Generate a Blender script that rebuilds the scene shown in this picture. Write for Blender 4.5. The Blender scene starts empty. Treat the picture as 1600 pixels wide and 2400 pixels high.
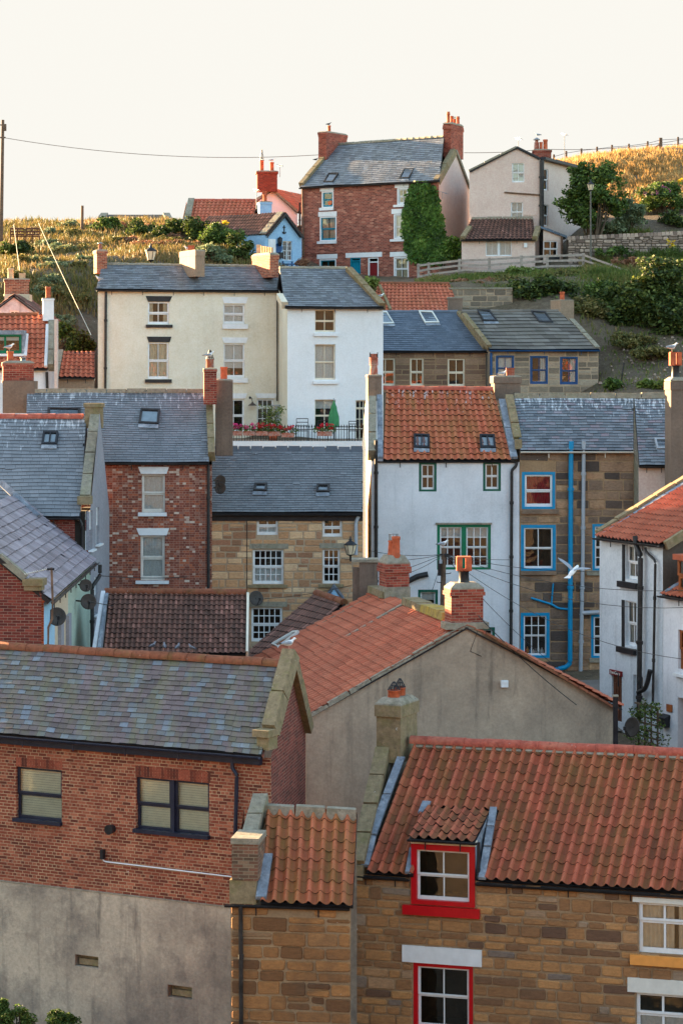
import bpy, math, random
import numpy as np
from mathutils import Vector, noise

SC = bpy.context.scene
COL = SC.collection
R = random.Random(7)
rad = math.radians
V = Vector

# ------------------------------------------------------------------ camera, world, sun, exposure
F, HZ, CX = 5600.0, 880.0, 800.0          # focal length, eye level and centre column in photo pixels (1600 x 2400)
cam = bpy.data.cameras.new('camera')
cam.sensor_fit = 'VERTICAL'
cam.sensor_height = 24.0
cam.lens = 24.0 * F / 2400.0
cam.shift_y = -(1200.0 - HZ) / 2400.0
cam.clip_start = 0.5
cam.clip_end = 9000.0
camo = bpy.data.objects.new('camera', cam)
COL.objects.link(camo)
camo.rotation_euler = (rad(90), 0, 0)
SC.camera = camo

SUN_AZ, SUN_EL = 52.0, 8.5                # degrees left of the view direction, above the horizon
w = bpy.data.worlds.new('World')
SC.world = w
w.use_nodes = True
nt = w.node_tree
sky = nt.nodes.new('ShaderNodeTexSky')
sky.sky_type = 'NISHITA'
sky.sun_disc = False
sky.sun_elevation = rad(SUN_EL)
sky.sun_rotation = rad(-SUN_AZ)
sky.altitude = 20
sky.air_density = 1.0
sky.dust_density = 2.2
sky.ozone_density = 1.1
bg = nt.nodes['Background']
bg.inputs['Strength'].default_value = 0.09
cap = nt.nodes.new('ShaderNodeMix')          # added brightness limit on the sky, tones down the glare ahead of the camera
cap.data_type = 'RGBA'
cap.blend_type = 'DARKEN'
cap.inputs[0].default_value = 1.0
tcw = nt.nodes.new('ShaderNodeTexCoord')
sep = nt.nodes.new('ShaderNodeSeparateXYZ')
nt.links.new(tcw.outputs['Generated'], sep.inputs[0])
mrw = nt.nodes.new('ShaderNodeMapRange')      # limit is loosest behind the camera, added for brighter fill on shaded fronts
mrw.interpolation_type = 'SMOOTHSTEP'
mrw.inputs['From Min'].default_value = 0.1
mrw.inputs['From Max'].default_value = 0.75
mrw.inputs['To Min'].default_value = 4.5
mrw.inputs['To Max'].default_value = 1.0
nt.links.new(sep.outputs['Y'], mrw.inputs['Value'])
cap_limit = nt.nodes.new('ShaderNodeVectorMath')
cap_limit.operation = 'SCALE'
cap_limit.inputs[0].default_value = (1.015, 1.005, 0.98)
nt.links.new(mrw.outputs[0], cap_limit.inputs['Scale'])
nt.links.new(cap_limit.outputs[0], cap.inputs[7])
nt.links.new(sky.outputs[0], cap.inputs[6])
warm = nt.nodes.new('ShaderNodeMix')
warm.data_type = 'RGBA'
warm.blend_type = 'MULTIPLY'
warm.inputs[0].default_value = 1.0
warm.inputs[7].default_value = (1.0, 0.985, 0.94, 1)
nt.links.new(cap.outputs[2], warm.inputs[6])
nt.links.new(warm.outputs[2], bg.inputs[0])

sl = bpy.data.lights.new('sun', 'SUN')
sl.energy = 5.0
sl.angle = rad(0.6)
sl.color = (1.0, 0.66, 0.34)
sun = bpy.data.objects.new('sun', sl)
COL.objects.link(sun)
_s = V((-math.sin(rad(SUN_AZ)) * math.cos(rad(SUN_EL)), math.cos(rad(SUN_AZ)) * math.cos(rad(SUN_EL)), math.sin(rad(SUN_EL))))
sun.rotation_euler = _s.to_track_quat('Z', 'Y').to_euler()
sun.location = _s * 200
SC.view_settings.view_transform = 'Standard'
SC.view_settings.look = 'None'
SC.view_settings.exposure = 3.4
SC.view_settings.gamma = 1.0
SC.render.engine = 'CYCLES'
SC.cycles.use_denoising = True
SC.cycles.max_bounces = 6
SC.cycles.transparent_max_bounces = 12

# ------------------------------------------------------------------ photo measurements
ZT = {'Z1': (0, 240, 1.96), 'Z2': (600, 240, 2.6133), 'Z3': (1050, 280, 2.851), 'Z4': (0, 540, 3.136), 'Z5': (400, 580, 3.0154),
      'Z6': (840, 640, 2.6133), 'Z7': (1300, 560, 5.2267), 'Y1': (0, 900, 2.8), 'Y2': (460, 900, 3.136), 'Y3': (840, 820, 3.4087),
      'Y4': (1180, 840, 3.7333), 'Y5': (0, 1120, 3.136), 'Y6': (440, 1180, 3.136), 'Y7': (840, 1200, 3.7333), 'Y8': (1180, 1180, 3.7333),
      'X1': (0, 1480, 2.0632), 'X2': (0, 1980, 2.0632), 'X3': (560, 1340, 2.6133), 'X4': (1000, 1440, 2.6133), 'X5': (520, 1800, 3.2667),
      'X6': (860, 1560, 2.1189), 'X7': (880, 1840, 4.2), 'X8': (1200, 2000, 3.92), 'A': (0, 600, 6.5333), 'B': (600, 480, 13.067),
      'C': (580, 560, 15.68), 'D': (960, 1250, 7.84), 'E': (80, 1300, 8.711), 'G': (320, 1080, 7.84), 'H': (530, 900, 4.7515),
      'K': (1380, 1560, 7.1273), 'N': (0, 0, 1.0)}


def q(k, x, y):
    o = ZT[k]
    return (o[0] + x / o[2], o[1] + y / o[2])


def P(px, py, Y):
    """the point at depth Y that the photo shows at pixel px, py"""
    return V(((px - CX) / F * Y, Y, (HZ - py) / F * Y))


def PX(p):
    return CX + p.x / p.y * F


def hit(px, py, o, n):
    d = V(((px - CX) / F, 1.0, (HZ - py) / F))
    return d * (o.dot(n) / d.dot(n))


def rise(E, px, py, pitch):
    """ridge point above eave point E that shows at px, py, for a slope of that pitch"""
    k = (HZ - py) / F
    r = (k * E.y - E.z) / (math.tan(rad(pitch)) - k)
    return P(px, py, E.y + r)


# ------------------------------------------------------------------ materials
def C(r, g, b, k=1.0):
    def l(c):
        c = c / 255.0
        return c / 12.92 if c <= 0.04045 else ((c + 0.055) / 1.055) ** 2.4
    return tuple(min(0.86, l(c) * k) for c in (r, g, b)) + (1.0,)


class NT:
    def __init__(s, name):
        s.m = bpy.data.materials.new(name)
        s.m.use_nodes = True
        s.t = s.m.node_tree
        s.p = s.t.nodes['Principled BSDF']
        s.out = s.t.nodes['Material Output']
        s.p.inputs['Specular IOR Level'].default_value = 0.3

    def n(s, ty, **kw):
        nd = s.t.nodes.new('ShaderNode' + ty)
        for k, v in kw.items():
            if isinstance(v, bpy.types.NodeSocket):
                s.t.links.new(v, nd.inputs[k])
            elif k in nd.inputs.keys():
                nd.inputs[k].default_value = v
            else:
                setattr(nd, k, v)
        return nd

    def link(s, a, b):
        s.t.links.new(a, b)

    def coord(s, kind, scale=(1, 1, 1)):
        tc = s.n('TexCoord')
        mp = s.n('Mapping', Vector=tc.outputs[kind])
        mp.inputs['Scale'].default_value = scale
        return mp.outputs[0]

    def noise(s, vec, scale, detail=4.0, rough=0.55, lo=None, hi=None):
        nz = s.n('TexNoise', Vector=vec, Scale=scale, Detail=detail, Roughness=rough)
        o = nz.outputs['Fac']
        if lo is not None:
            mr = s.n('MapRange')
            mr.inputs['From Min'].default_value = lo
            mr.inputs['From Max'].default_value = hi
            s.link(o, mr.inputs['Value'])
            o = mr.outputs[0]
        return o

    def ramp(s, fac, stops, interp='LINEAR'):
        rp = s.n('ValToRGB')
        rp.color_ramp.interpolation = interp
        el = rp.color_ramp.elements
        while len(el) < len(stops):
            el.new(0.5)
        for e, (p, c) in zip(el, stops):
            e.position = p
            e.color = c
        s.link(fac, rp.inputs[0])
        return rp.outputs[0]

    def mix(s, fac, a, b, mode='MIX'):
        mx = s.n('Mix', data_type='RGBA', blend_type=mode)
        for sock, v in ((mx.inputs[0], fac), (mx.inputs[6], a), (mx.inputs[7], b)):
            if isinstance(v, bpy.types.NodeSocket):
                s.link(v, sock)
            else:
                sock.default_value = v
        return mx.outputs[2]

    def math(s, op, a, b):
        m = s.n('Math', operation=op)
        for sock, v in ((m.inputs[0], a), (m.inputs[1], b)):
            if isinstance(v, bpy.types.NodeSocket):
                s.link(v, sock)
            else:
                sock.default_value = v
        return m.outputs[0]

    def attr(s, name):
        return s.n('Attribute', attribute_name=name).outputs['Fac']

    def bump(s, h, strength=0.3, dist=0.02):
        b = s.n('Bump', Height=h, Strength=strength, Distance=dist)
        s.link(b.outputs[0], s.p.inputs['Normal'])

    def done(s, col, rough=0.8):
        if isinstance(col, bpy.types.NodeSocket):
            s.link(col, s.p.inputs['Base Color'])
        else:
            s.p.inputs['Base Color'].default_value = col
        if isinstance(rough, bpy.types.NodeSocket):
            s.link(rough, s.p.inputs['Roughness'])
        else:
            s.p.inputs['Roughness'].default_value = rough
        return s.m


def mk(c, k):
    return tuple(min(0.9, x * k) for x in c[:3]) + (1.0,)


def m_plain(name, c, rough=0.6, var=0.12, metal=0.0, scale=6.0):
    a = NT(name)
    o = a.coord('Object')
    f = a.noise(o, scale, 5)
    col = a.ramp(f, [(0.3, mk(c, 1 - var * 1.6)), (0.7, mk(c, 1 + var))])
    a.p.inputs['Metallic'].default_value = metal
    return a.done(col, rough)


def m_render(name, c, dirt, amt=0.5, streak=0.5, scale=1.0, patch=None, bump=0.25, drops=0.0):
    """painted or cement render: blotches, vertical run marks, fine grain"""
    a = NT(name)
    o = a.coord('Object')
    big = a.noise(o, 0.55 * scale, 6, 0.62, 0.38, 0.72)
    col = a.mix(a.math('MULTIPLY', big, amt), c, dirt)
    sv = a.coord('Object', (5 * scale, 5 * scale, 0.35 * scale))
    st = a.noise(sv, 1.0, 5, 0.6, 0.55, 0.8)
    col = a.mix(a.math('MULTIPLY', st, streak), col, mk(dirt, 0.8))
    mid = a.noise(o, 3.2, 6, 0.7, 0.3, 0.7)
    col = a.mix(0.3, col, a.ramp(mid, [(0.0, (0.36, 0.35, 0.34, 1)), (1.0, (0.6, 0.6, 0.6, 1))]), 'OVERLAY')
    fine = a.noise(o, 14, 4, 0.6)
    col = a.mix(0.5, col, a.ramp(fine, [(0.3, (0.34, 0.34, 0.34, 1)), (0.7, (0.62, 0.62, 0.62, 1))]), 'OVERLAY')
    if drops:
        dv = a.noise(a.coord('Object', (9, 9, 1.1)), 1.0, 5, 0.7, 0.73, 0.76)
        col = a.mix(a.math('MULTIPLY', dv, drops), col, C(206, 202, 196))
        dk = a.noise(a.coord('Object', (2.2, 2.2, 0.3)), 1.0, 5, 0.65, 0.62, 0.74)
        col = a.mix(a.math('MULTIPLY', dk, drops), col, mk(dirt, 0.55))
    if patch:
        pf = a.noise(o, 1.7 * scale, 7, 0.75, 0.5, 0.7)
        col = a.mix(a.math('MULTIPLY', pf, 0.65), col, patch)
    h = a.math('ADD', a.noise(o, 22, 5, 0.7), a.math('MULTIPLY', a.noise(o, 2.5, 3), 2.0))
    a.bump(h, bump, 0.02)
    return a.done(col, 0.85)


def m_brick(name, stops, mortar, bw=0.225, rh=0.075, ms=0.006, sq=(1.0, 2), off=0.5, dirt=None, mort2=None, interp='LINEAR'):
    a = NT(name)
    uv = a.coord('UV')
    wob = a.n('TexNoise', Vector=uv, Scale=1.1, Detail=2.0)
    off2 = a.n('VectorMath', operation='MULTIPLY_ADD')
    a.link(wob.outputs['Color'], off2.inputs[0])
    off2.inputs[1].default_value = (0.03, 0.02, 0)
    a.link(uv, off2.inputs[2])
    b = a.n('TexBrick', Vector=off2.outputs[0])
    b.offset = off
    b.squash = sq[0]
    b.squash_frequency = sq[1]
    b.inputs['Color1'].default_value = (0, 0, 0, 1)
    b.inputs['Color2'].default_value = (1, 1, 1, 1)
    b.inputs['Mortar'].default_value = (0.5, 0.5, 0.5, 1)
    b.inputs['Scale'].default_value = 1.0
    b.inputs['Brick Width'].default_value = bw
    b.inputs['Row Height'].default_value = rh
    b.inputs['Mortar Size'].default_value = ms
    b.inputs['Mortar Smooth'].default_value = 0.3
    col = a.ramp(b.outputs['Color'], stops, interp)
    big = a.noise(uv, 0.9, 5, 0.6, 0.35, 0.7)
    col = a.mix(a.math('MULTIPLY', big, 0.4), col, dirt or mk(stops[0][1], 0.7))
    fine = a.noise(uv, 30, 4, 0.6)
    col = a.mix(0.6, col, a.ramp(fine, [(0.25, (0.3, 0.3, 0.3, 1)), (0.75, (0.68, 0.68, 0.68, 1))]), 'OVERLAY')
    mc = a.mix(a.noise(uv, 1.5, 4, 0.6, 0.35, 0.7), mortar, mort2 or mk(mortar, 0.55))
    col = a.mix(b.outputs['Fac'], col, mc)
    wsp = a.noise(uv, 7, 3, 0.5, 0.735, 0.76)
    col = a.mix(a.math('MULTIPLY', wsp, 0.7), col, C(200, 190, 175))
    h = a.math('SUBTRACT', a.math('MULTIPLY', fine, 0.5), b.outputs['Fac'])
    a.bump(h, 0.6, 0.012)
    return a.done(col, 0.85)


def m_tile(name, stops, moss=None, mamt=0.5, white=0.4, rough=0.7, wtop=0.5):
    """roof covering: per-tile tint, moss in runs down the slope, gull droppings thicker near the ridge"""
    a = NT(name)
    uv = a.coord('UV')
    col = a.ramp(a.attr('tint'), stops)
    big = a.noise(uv, 0.8, 5, 0.6, 0.35, 0.68)
    col = a.mix(a.math('MULTIPLY', big, 0.45), col, mk(stops[0][1], 0.7))
    fine = a.noise(uv, 28, 4, 0.65)
    col = a.mix(0.6, col, a.ramp(fine, [(0.25, (0.33, 0.33, 0.33, 1)), (0.75, (0.65, 0.65, 0.65, 1))]), 'OVERLAY')
    if moss:
        mv = a.coord('UV', (2.2, 0.5, 1))
        mo = a.noise(mv, 1.0, 7, 0.68, 0.44, 0.68)
        col = a.mix(a.math('MULTIPLY', mo, mamt), col, moss)
    sv = a.coord('UV', (5, 0.9, 1))
    d = a.noise(sv, 2.2, 6, 0.7)
    ht = a.attr('ht')
    th = a.math('ADD', d, a.math('MULTIPLY', a.math('POWER', ht, 2.5), 0.16 * wtop))
    mr = a.n('MapRange')
    mr.inputs['From Min'].default_value = 0.74 - 0.1 * white
    mr.inputs['From Max'].default_value = 0.80 - 0.1 * white
    a.link(th, mr.inputs['Value'])
    col = a.mix(a.math('MULTIPLY', mr.outputs[0], min(1, 0.45 + white * 0.5)), col, C(205, 208, 210))
    a.bump(a.math('ADD', fine, big), 0.35, 0.012)
    return a.done(col, rough)


def m_stone(name, stops, dark, damt=0.5, grain=9.0, mortar=False):
    a = NT(name)
    o = a.coord('Object')
    col = a.ramp(a.attr('tint'), stops)
    f = a.noise(a.coord('Object', (1, 1, 2.4)), grain, 6, 0.7)
    col = a.mix(0.75, col, a.ramp(f, [(0.25, (0.27, 0.27, 0.27, 1)), (0.75, (0.68, 0.68, 0.68, 1))]), 'OVERLAY')
    big = a.noise(o, 1.1, 6, 0.65, 0.48, 0.7)
    col = a.mix(a.math('MULTIPLY', big, damt), col, dark)
    sp = a.noise(o, 6.0, 3, 0.5, 0.76, 0.78)
    col = a.mix(sp, col, C(205, 200, 190))
    a.bump(a.math('ADD', f, a.noise(o, 30, 4, 0.7)), 0.7, 0.02)
    return a.done(col, 0.9)


def m_cope(name, c, lichen, amt=0.5):
    a = NT(name)
    o = a.coord('Object')
    f = a.noise(o, 7, 7, 0.72)
    col = a.ramp(f, [(0.3, mk(c, 0.55)), (0.7, mk(c, 1.15))])
    l = a.noise(o, 2.4, 6, 0.7, 0.5, 0.65)
    col = a.mix(a.math('MULTIPLY', l, amt), col, lichen)
    l2 = a.noise(o, 5.5, 5, 0.6, 0.62, 0.68)
    col = a.mix(a.math('MULTIPLY', l2, 0.5), col, mk(c, 0.3))
    sp = a.noise(o, 9, 4, 0.6, 0.70, 0.74)
    col = a.mix(a.math('MULTIPLY', sp, 0.6), col, C(200, 198, 190))
    a.bump(f, 0.6, 0.03)
    return a.done(col, 0.92)


def m_leaf(name, stops, trans=0.35):
    a = NT(name)
    col = a.ramp(a.attr('tint'), stops)
    a.done(col, 0.6)
    tr = a.n('BsdfTranslucent')
    a.link(col, tr.inputs[0])
    mx = a.n('MixShader')
    mx.inputs[0].default_value = trans
    a.link(a.p.outputs[0], mx.inputs[1])
    a.link(tr.outputs[0], mx.inputs[2])
    a.link(mx.outputs[0], a.out.inputs[0])
    return a.m


def m_glass(name):
    a = NT(name)
    tr = a.n('BsdfTransparent')
    tr.inputs[0].default_value = (0.94, 0.95, 0.94, 1)
    gl = a.n('BsdfGlossy')
    gl.inputs['Roughness'].default_value = 0.02
    o = a.coord('Object')
    b = a.n('Bump', Height=a.noise(o, 1.3, 2), Strength=0.25, Distance=0.05)
    a.link(b.outputs[0], gl.inputs['Normal'])
    fr = a.n('Fresnel', IOR=1.5)
    fac = a.math('MULTIPLY_ADD', fr.outputs[0], 1.7)
    fac.node.inputs[2].default_value = 0.05
    mx = a.n('MixShader')
    a.link(fac, mx.inputs[0])
    a.link(tr.outputs[0], mx.inputs[1])
    a.link(gl.outputs[0], mx.inputs[2])
    a.link(mx.outputs[0], a.out.inputs[0])
    return a.m


M = {}
GLASS = m_glass('window_glass')
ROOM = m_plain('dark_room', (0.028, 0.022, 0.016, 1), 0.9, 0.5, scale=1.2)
M['white'] = m_plain('white_paint', C(222, 224, 224), 0.45, 0.05)
M['offwhite'] = m_plain('off_white_paint', C(214, 212, 202), 0.5, 0.06)
M['cream_paint'] = m_plain('cream_sash_paint', C(226, 216, 194), 0.5, 0.06)
M['black'] = m_plain('black_paint', (0.018, 0.018, 0.021, 1), 0.4, 0.3)
M['navy'] = m_plain('navy_upvc', (0.02, 0.023, 0.042, 1), 0.35, 0.2)
M['red'] = m_plain('red_paint', C(190, 14, 26), 0.35, 0.06)
M['green'] = m_plain('green_paint', C(0, 108, 74), 0.4, 0.08)
M['dgreen'] = m_plain('dark_green_paint', C(0, 84, 66), 0.4, 0.08)
M['blue'] = m_plain('bright_blue_paint', C(0, 132, 178), 0.4, 0.08)
M['dblue'] = m_plain('dark_blue_paint', C(26, 74, 122), 0.4, 0.08)
M['teal'] = m_plain('teal_paint', C(0, 122, 146), 0.4, 0.08)
M['maroon'] = m_plain('maroon_paint', C(120, 24, 28), 0.4, 0.1)
M['orange'] = m_plain('orange_paint', C(226, 152, 76), 0.5, 0.06)
M['brownwood'] = m_plain('varnished_wood', C(150, 84, 44), 0.4, 0.2)
M['darkwood'] = m_plain('dark_door_wood', C(96, 56, 38), 0.5, 0.2)
M['pole'] = m_plain('weathered_pole_wood', C(104, 84, 68), 0.85, 0.25)
M['fence'] = m_plain('silvered_fence_wood', C(158, 146, 136), 0.85, 0.2)
M['grey'] = m_plain('grey_plastic', C(160, 166, 172), 0.45, 0.06)
M['pipe'] = m_plain('cast_iron_black', (0.03, 0.027, 0.026, 1), 0.45, 0.4)
M['lead'] = m_cope('lead_flashing', C(132, 140, 150), C(196, 200, 204), 0.5)
M['cope'] = m_cope('sandstone_coping', C(146, 128, 98), C(112, 110, 62), 0.5)
M['cope2'] = m_cope('grey_stone_coping', C(150, 142, 124), C(120, 118, 84), 0.4)
M['copey'] = m_cope('lichen_yellow_coping', C(168, 144, 84), C(190, 160, 50), 0.7)
M['cement'] = m_cope('cement_fillet', C(156, 146, 128), C(98, 92, 66), 0.4)
M['pot'] = m_plain('terracotta_pot', C(190, 96, 62), 0.8, 0.25)
M['pot2'] = m_cope('weathered_terracotta', C(160, 88, 66), C(196, 180, 168), 0.45)
M['potbuff'] = m_plain('buff_pot', C(206, 170, 132), 0.8, 0.15)
M['ridge'] = m_cope('clay_ridge_tile', C(180, 92, 74), C(196, 130, 104), 0.5)
M['ridgeb'] = m_cope('brown_ridge_tile', C(140, 84, 60), C(110, 88, 48), 0.5)
M['net'] = m_plain('net_curtain', C(206, 212, 212), 0.9, 0.1, scale=20)
M['drape'] = m_plain('cream_drape', C(214, 204, 182), 0.9, 0.1)
M['reddrape'] = m_plain('crimson_drape', C(158, 34, 58), 0.9, 0.15)
M['blind'] = m_plain('cream_blind', C(250, 238, 210), 0.7, 0.06)
M['dish'] = m_plain('brown_dish_mesh', C(72, 64, 58), 0.6, 0.2)
M['metal'] = m_plain('galvanised_steel', C(150, 150, 150), 0.4, 0.1, metal=0.8)
M['rust'] = m_plain('rusty_mast', C(116, 90, 72), 0.8, 0.3)

B_red = [(0.0, C(100, 50, 37)), (0.35, C(134, 66, 47)), (0.7, C(152, 80, 57)), (1.0, C(180, 108, 80))]
M['brick_near'] = m_brick('red_brick_near', B_red, C(192, 158, 124), sq=(0.5, 4), mort2=C(150, 112, 90), ms=0.009)
M['brick_side'] = m_brick('red_brick_side', [(0, C(92, 42, 36)), (0.5, C(124, 56, 46)), (1, C(146, 70, 56))], C(168, 142, 124), ms=0.006)
M['brick_old'] = m_brick('weathered_brick', [(0, C(92, 74, 58)), (.5, C(122, 84, 66)), (.8, C(140, 92, 72)), (1, C(150, 126, 100))], C(150, 134, 110), ms=.008)
M['brick_chim'] = m_brick('chimney_brick', [(0, C(112, 44, 34)), (0.5, C(150, 66, 50)), (1, C(172, 86, 66))], C(170, 140, 116), ms=0.007)
M['brick_top'] = m_brick('upper_house_brick', [(0, C(112, 58, 48)), (0.45, C(150, 82, 66)), (0.85, C(170, 98, 78)), (1.0, C(196, 134, 110))],
                         C(170, 146, 128), bw=0.23, rh=0.085, ms=0.007)
M['brick_chk'] = m_brick('chequered_brick', [(0, C(112, 62, 50)), (0.3, C(136, 72, 56)), (0.55, C(152, 88, 68)), (0.68, C(178, 98, 66)), (0.8, C(140, 88, 72)),
                                             (0.92, C(164, 120, 104)), (0.95, C(190, 164, 146)), (1, C(212, 192, 174))],
                         C(186, 150, 128), bw=0.17, rh=0.075, sq=(0.62, 2), ms=0.005)
M['brick_left'] = m_brick('gable_brick', [(0, C(112, 54, 40)), (0.5, C(150, 78, 58)), (1, C(184, 110, 80))], C(196, 172, 142), ms=0.008)

S_brown = [(0.0, C(104, 78, 62)), (0.14, C(138, 100, 68)), (0.5, C(162, 117, 76)), (0.8, C(184, 134, 84)), (0.92, C(158, 134, 110)), (1.0, C(124, 108, 96))]
M['stone_near'] = m_stone('brown_sandstone', S_brown, C(100, 80, 62), 0.45)
M['stone_wing'] = m_stone('rounded_brown_sandstone', [(0, C(104, 72, 48)), (0.3, C(138, 96, 60)), (0.8, C(166, 116, 70)), (1, C(140, 112, 84))], C(86, 70, 56), 0.5)
M['stone_gold'] = m_stone('golden_sandstone', [(0, C(148, 106, 80)), (0.3, C(188, 142, 102)), (0.65, C(202, 158, 116)), (0.88, C(218, 186, 146)), (1, C(166, 118, 90))],
                          C(138, 108, 82), 0.3)
M['stone_dark'] = m_stone('dark_sandstone', [(0, C(74, 66, 62)), (0.25, C(116, 98, 84)), (0.6, C(144, 118, 96)), (0.85, C(172, 136, 104)), (1, C(188, 154, 118))], C(72, 60, 52), 0.75)
M['stone_cot'] = m_stone('brown_cottage_stone', [(0, C(104, 80, 66)), (0.5, C(136, 106, 84)), (1, C(160, 130, 104))], C(96, 76, 64), 0.4)
M['stone_grey'] = m_stone('grey_cottage_stone', [(0, C(112, 100, 86)), (0.45, C(146, 130, 110)), (0.9, C(168, 152, 130)), (1, C(164, 116, 88))], C(96, 88, 80), 0.5)
M['stone_wall'] = m_stone('rubble_field_stone', [(0, C(108, 92, 82)), (0.5, C(152, 132, 118)), (1, C(186, 164, 146))], C(100, 84, 72), 0.4)
M['mortar'] = m_render('lime_mortar', C(160, 132, 100), C(104, 84, 66), 0.6, 0.3)
M['mortar2'] = m_render('pale_mortar', C(180, 156, 128), C(128, 108, 88), 0.6, 0.3)

T_red = [(0.0, C(132, 62, 46)), (0.4, C(166, 82, 62)), (0.75, C(182, 92, 70)), (1.0, C(196, 112, 86))]
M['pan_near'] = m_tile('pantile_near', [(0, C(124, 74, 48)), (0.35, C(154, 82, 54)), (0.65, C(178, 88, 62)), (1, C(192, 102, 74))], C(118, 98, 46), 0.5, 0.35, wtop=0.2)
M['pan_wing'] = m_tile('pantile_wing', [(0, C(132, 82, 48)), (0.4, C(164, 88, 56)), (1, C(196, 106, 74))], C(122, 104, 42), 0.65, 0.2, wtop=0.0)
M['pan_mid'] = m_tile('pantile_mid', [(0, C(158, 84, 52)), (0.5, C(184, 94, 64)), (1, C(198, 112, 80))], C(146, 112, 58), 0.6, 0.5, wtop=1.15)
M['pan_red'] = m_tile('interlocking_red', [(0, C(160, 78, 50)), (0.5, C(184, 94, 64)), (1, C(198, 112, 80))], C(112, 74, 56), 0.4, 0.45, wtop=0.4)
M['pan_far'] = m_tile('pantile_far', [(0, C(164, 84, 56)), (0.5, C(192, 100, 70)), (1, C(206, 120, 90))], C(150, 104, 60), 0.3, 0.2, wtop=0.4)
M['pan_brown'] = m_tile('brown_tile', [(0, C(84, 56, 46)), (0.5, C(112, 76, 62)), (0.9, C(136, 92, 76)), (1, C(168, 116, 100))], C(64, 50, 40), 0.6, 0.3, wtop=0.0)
M['sl_multi'] = m_tile('mixed_slate', [(0.0, C(88, 78, 76)), (0.3, C(112, 97, 98)), (0.55, C(122, 106, 107)), (0.72, C(104, 101, 101)), (0.86, C(108, 115, 124)), (1, C(128, 138, 150))],
                       C(112, 110, 74), 0.75, 0.3, 0.55, 0.3)
M['sl_blue'] = m_tile('blue_slate', [(0, C(112, 115, 119)), (0.5, C(122, 125, 129)), (1, C(133, 135, 139))], C(140, 146, 150), 0.2, 0.5, 0.5, 1.35)
M['sl_mid'] = m_tile('mid_grey_slate', [(0, C(106, 108, 111)), (0.5, C(116, 118, 121)), (1, C(126, 128, 131))], C(130, 138, 142), 0.2, 0.3, 0.5, 0.5)
M['sl_purple'] = m_tile('purple_slate', [(0, C(118, 108, 114)), (0.5, C(144, 132, 140)), (1, C(168, 156, 164))], C(176, 168, 174), 0.4, 0.25, 0.55, 0.2)
M['sl_dark'] = m_tile('dark_slate', [(0, C(84, 94, 106)), (0.5, C(94, 104, 117)), (1, C(105, 115, 128))], C(110, 118, 124), 0.2, 0.2, 0.45, 0.4)
M['sl_old'] = m_tile('old_slate', [(0, C(92, 98, 104)), (0.4, C(116, 122, 128)), (0.75, C(132, 138, 144)), (1, C(140, 126, 132))], C(128, 130, 128), 0.3, 0.7, 0.55, 1.6)
M['sl_top'] = m_tile('upper_slate', [(0, C(106, 107, 110)), (0.5, C(124, 126, 130)), (1, C(142, 145, 149))], C(116, 116, 104), 0.3, 0.3, 0.5, 0.5)
M['sl_conc'] = m_tile('concrete_tile', [(0, C(96, 90, 84)), (0.5, C(116, 110, 102)), (1, C(130, 124, 116))], C(92, 90, 74), 0.4, 0.3, 0.8, 0.3)

M['w_white'] = m_render('white_render', C(222, 223, 226), C(178, 180, 182), 0.6, 0.3)
M['w_white2'] = m_render('white_brick_paint', C(206, 212, 216), C(160, 164, 168), 0.5, 0.4)
M['w_cream'] = m_render('cream_render', C(224, 217, 198), C(196, 186, 164), 0.5, 0.22)
M['w_cool'] = m_render('smooth_white_render', C(226, 226, 226), C(204, 204, 202), 0.4, 0.15)
M['w_pink'] = m_render('pale_pink_render', C(216, 192, 178), C(194, 170, 156), 0.5, 0.2)
M['w_blue'] = m_render('sky_blue_render', C(150, 188, 216), C(136, 170, 196), 0.4, 0.1)
M['w_grey'] = m_render('grey_cement_render', C(176, 156, 134), C(116, 104, 92), 0.8, 0.75, 0.8, bump=0.4, drops=0.6)
M['w_rough'] = m_render('rough_cement', C(192, 176, 154), C(108, 98, 90), 1.0, 0.7, 0.7, C(100, 92, 86), bump=0.5, drops=0.7)
M['w_slate'] = m_render('bluish_grey_render', C(150, 150, 156), C(130, 128, 134), 0.5, 0.3)
M['w_stack'] = m_render('stained_stack_render', C(124, 106, 92), C(84, 72, 64), 0.7, 0.5)
M['w_tan'] = m_render('tan_render', C(150, 128, 106), C(122, 102, 86), 0.6, 0.3)
M['w_stain'] = m_render('stained_white_render', C(214, 210, 208), C(140, 124, 114), 1.0, 0.5, 1.2, C(126, 108, 98))
M['w_beige'] = m_render('beige_render', C(206, 188, 160), C(188, 170, 146), 0.4, 0.2)
M['w_mint'] = m_render('pale_green_boards', C(172, 188, 170), C(150, 166, 150), 0.4, 0.2)
M['w_sky'] = m_render('pale_blue_boards', C(160, 200, 222), C(140, 178, 200), 0.4, 0.2)
M['w_brown'] = m_render('brown_side_render', C(96, 84, 72), C(70, 62, 54), 0.6, 0.5)

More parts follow.
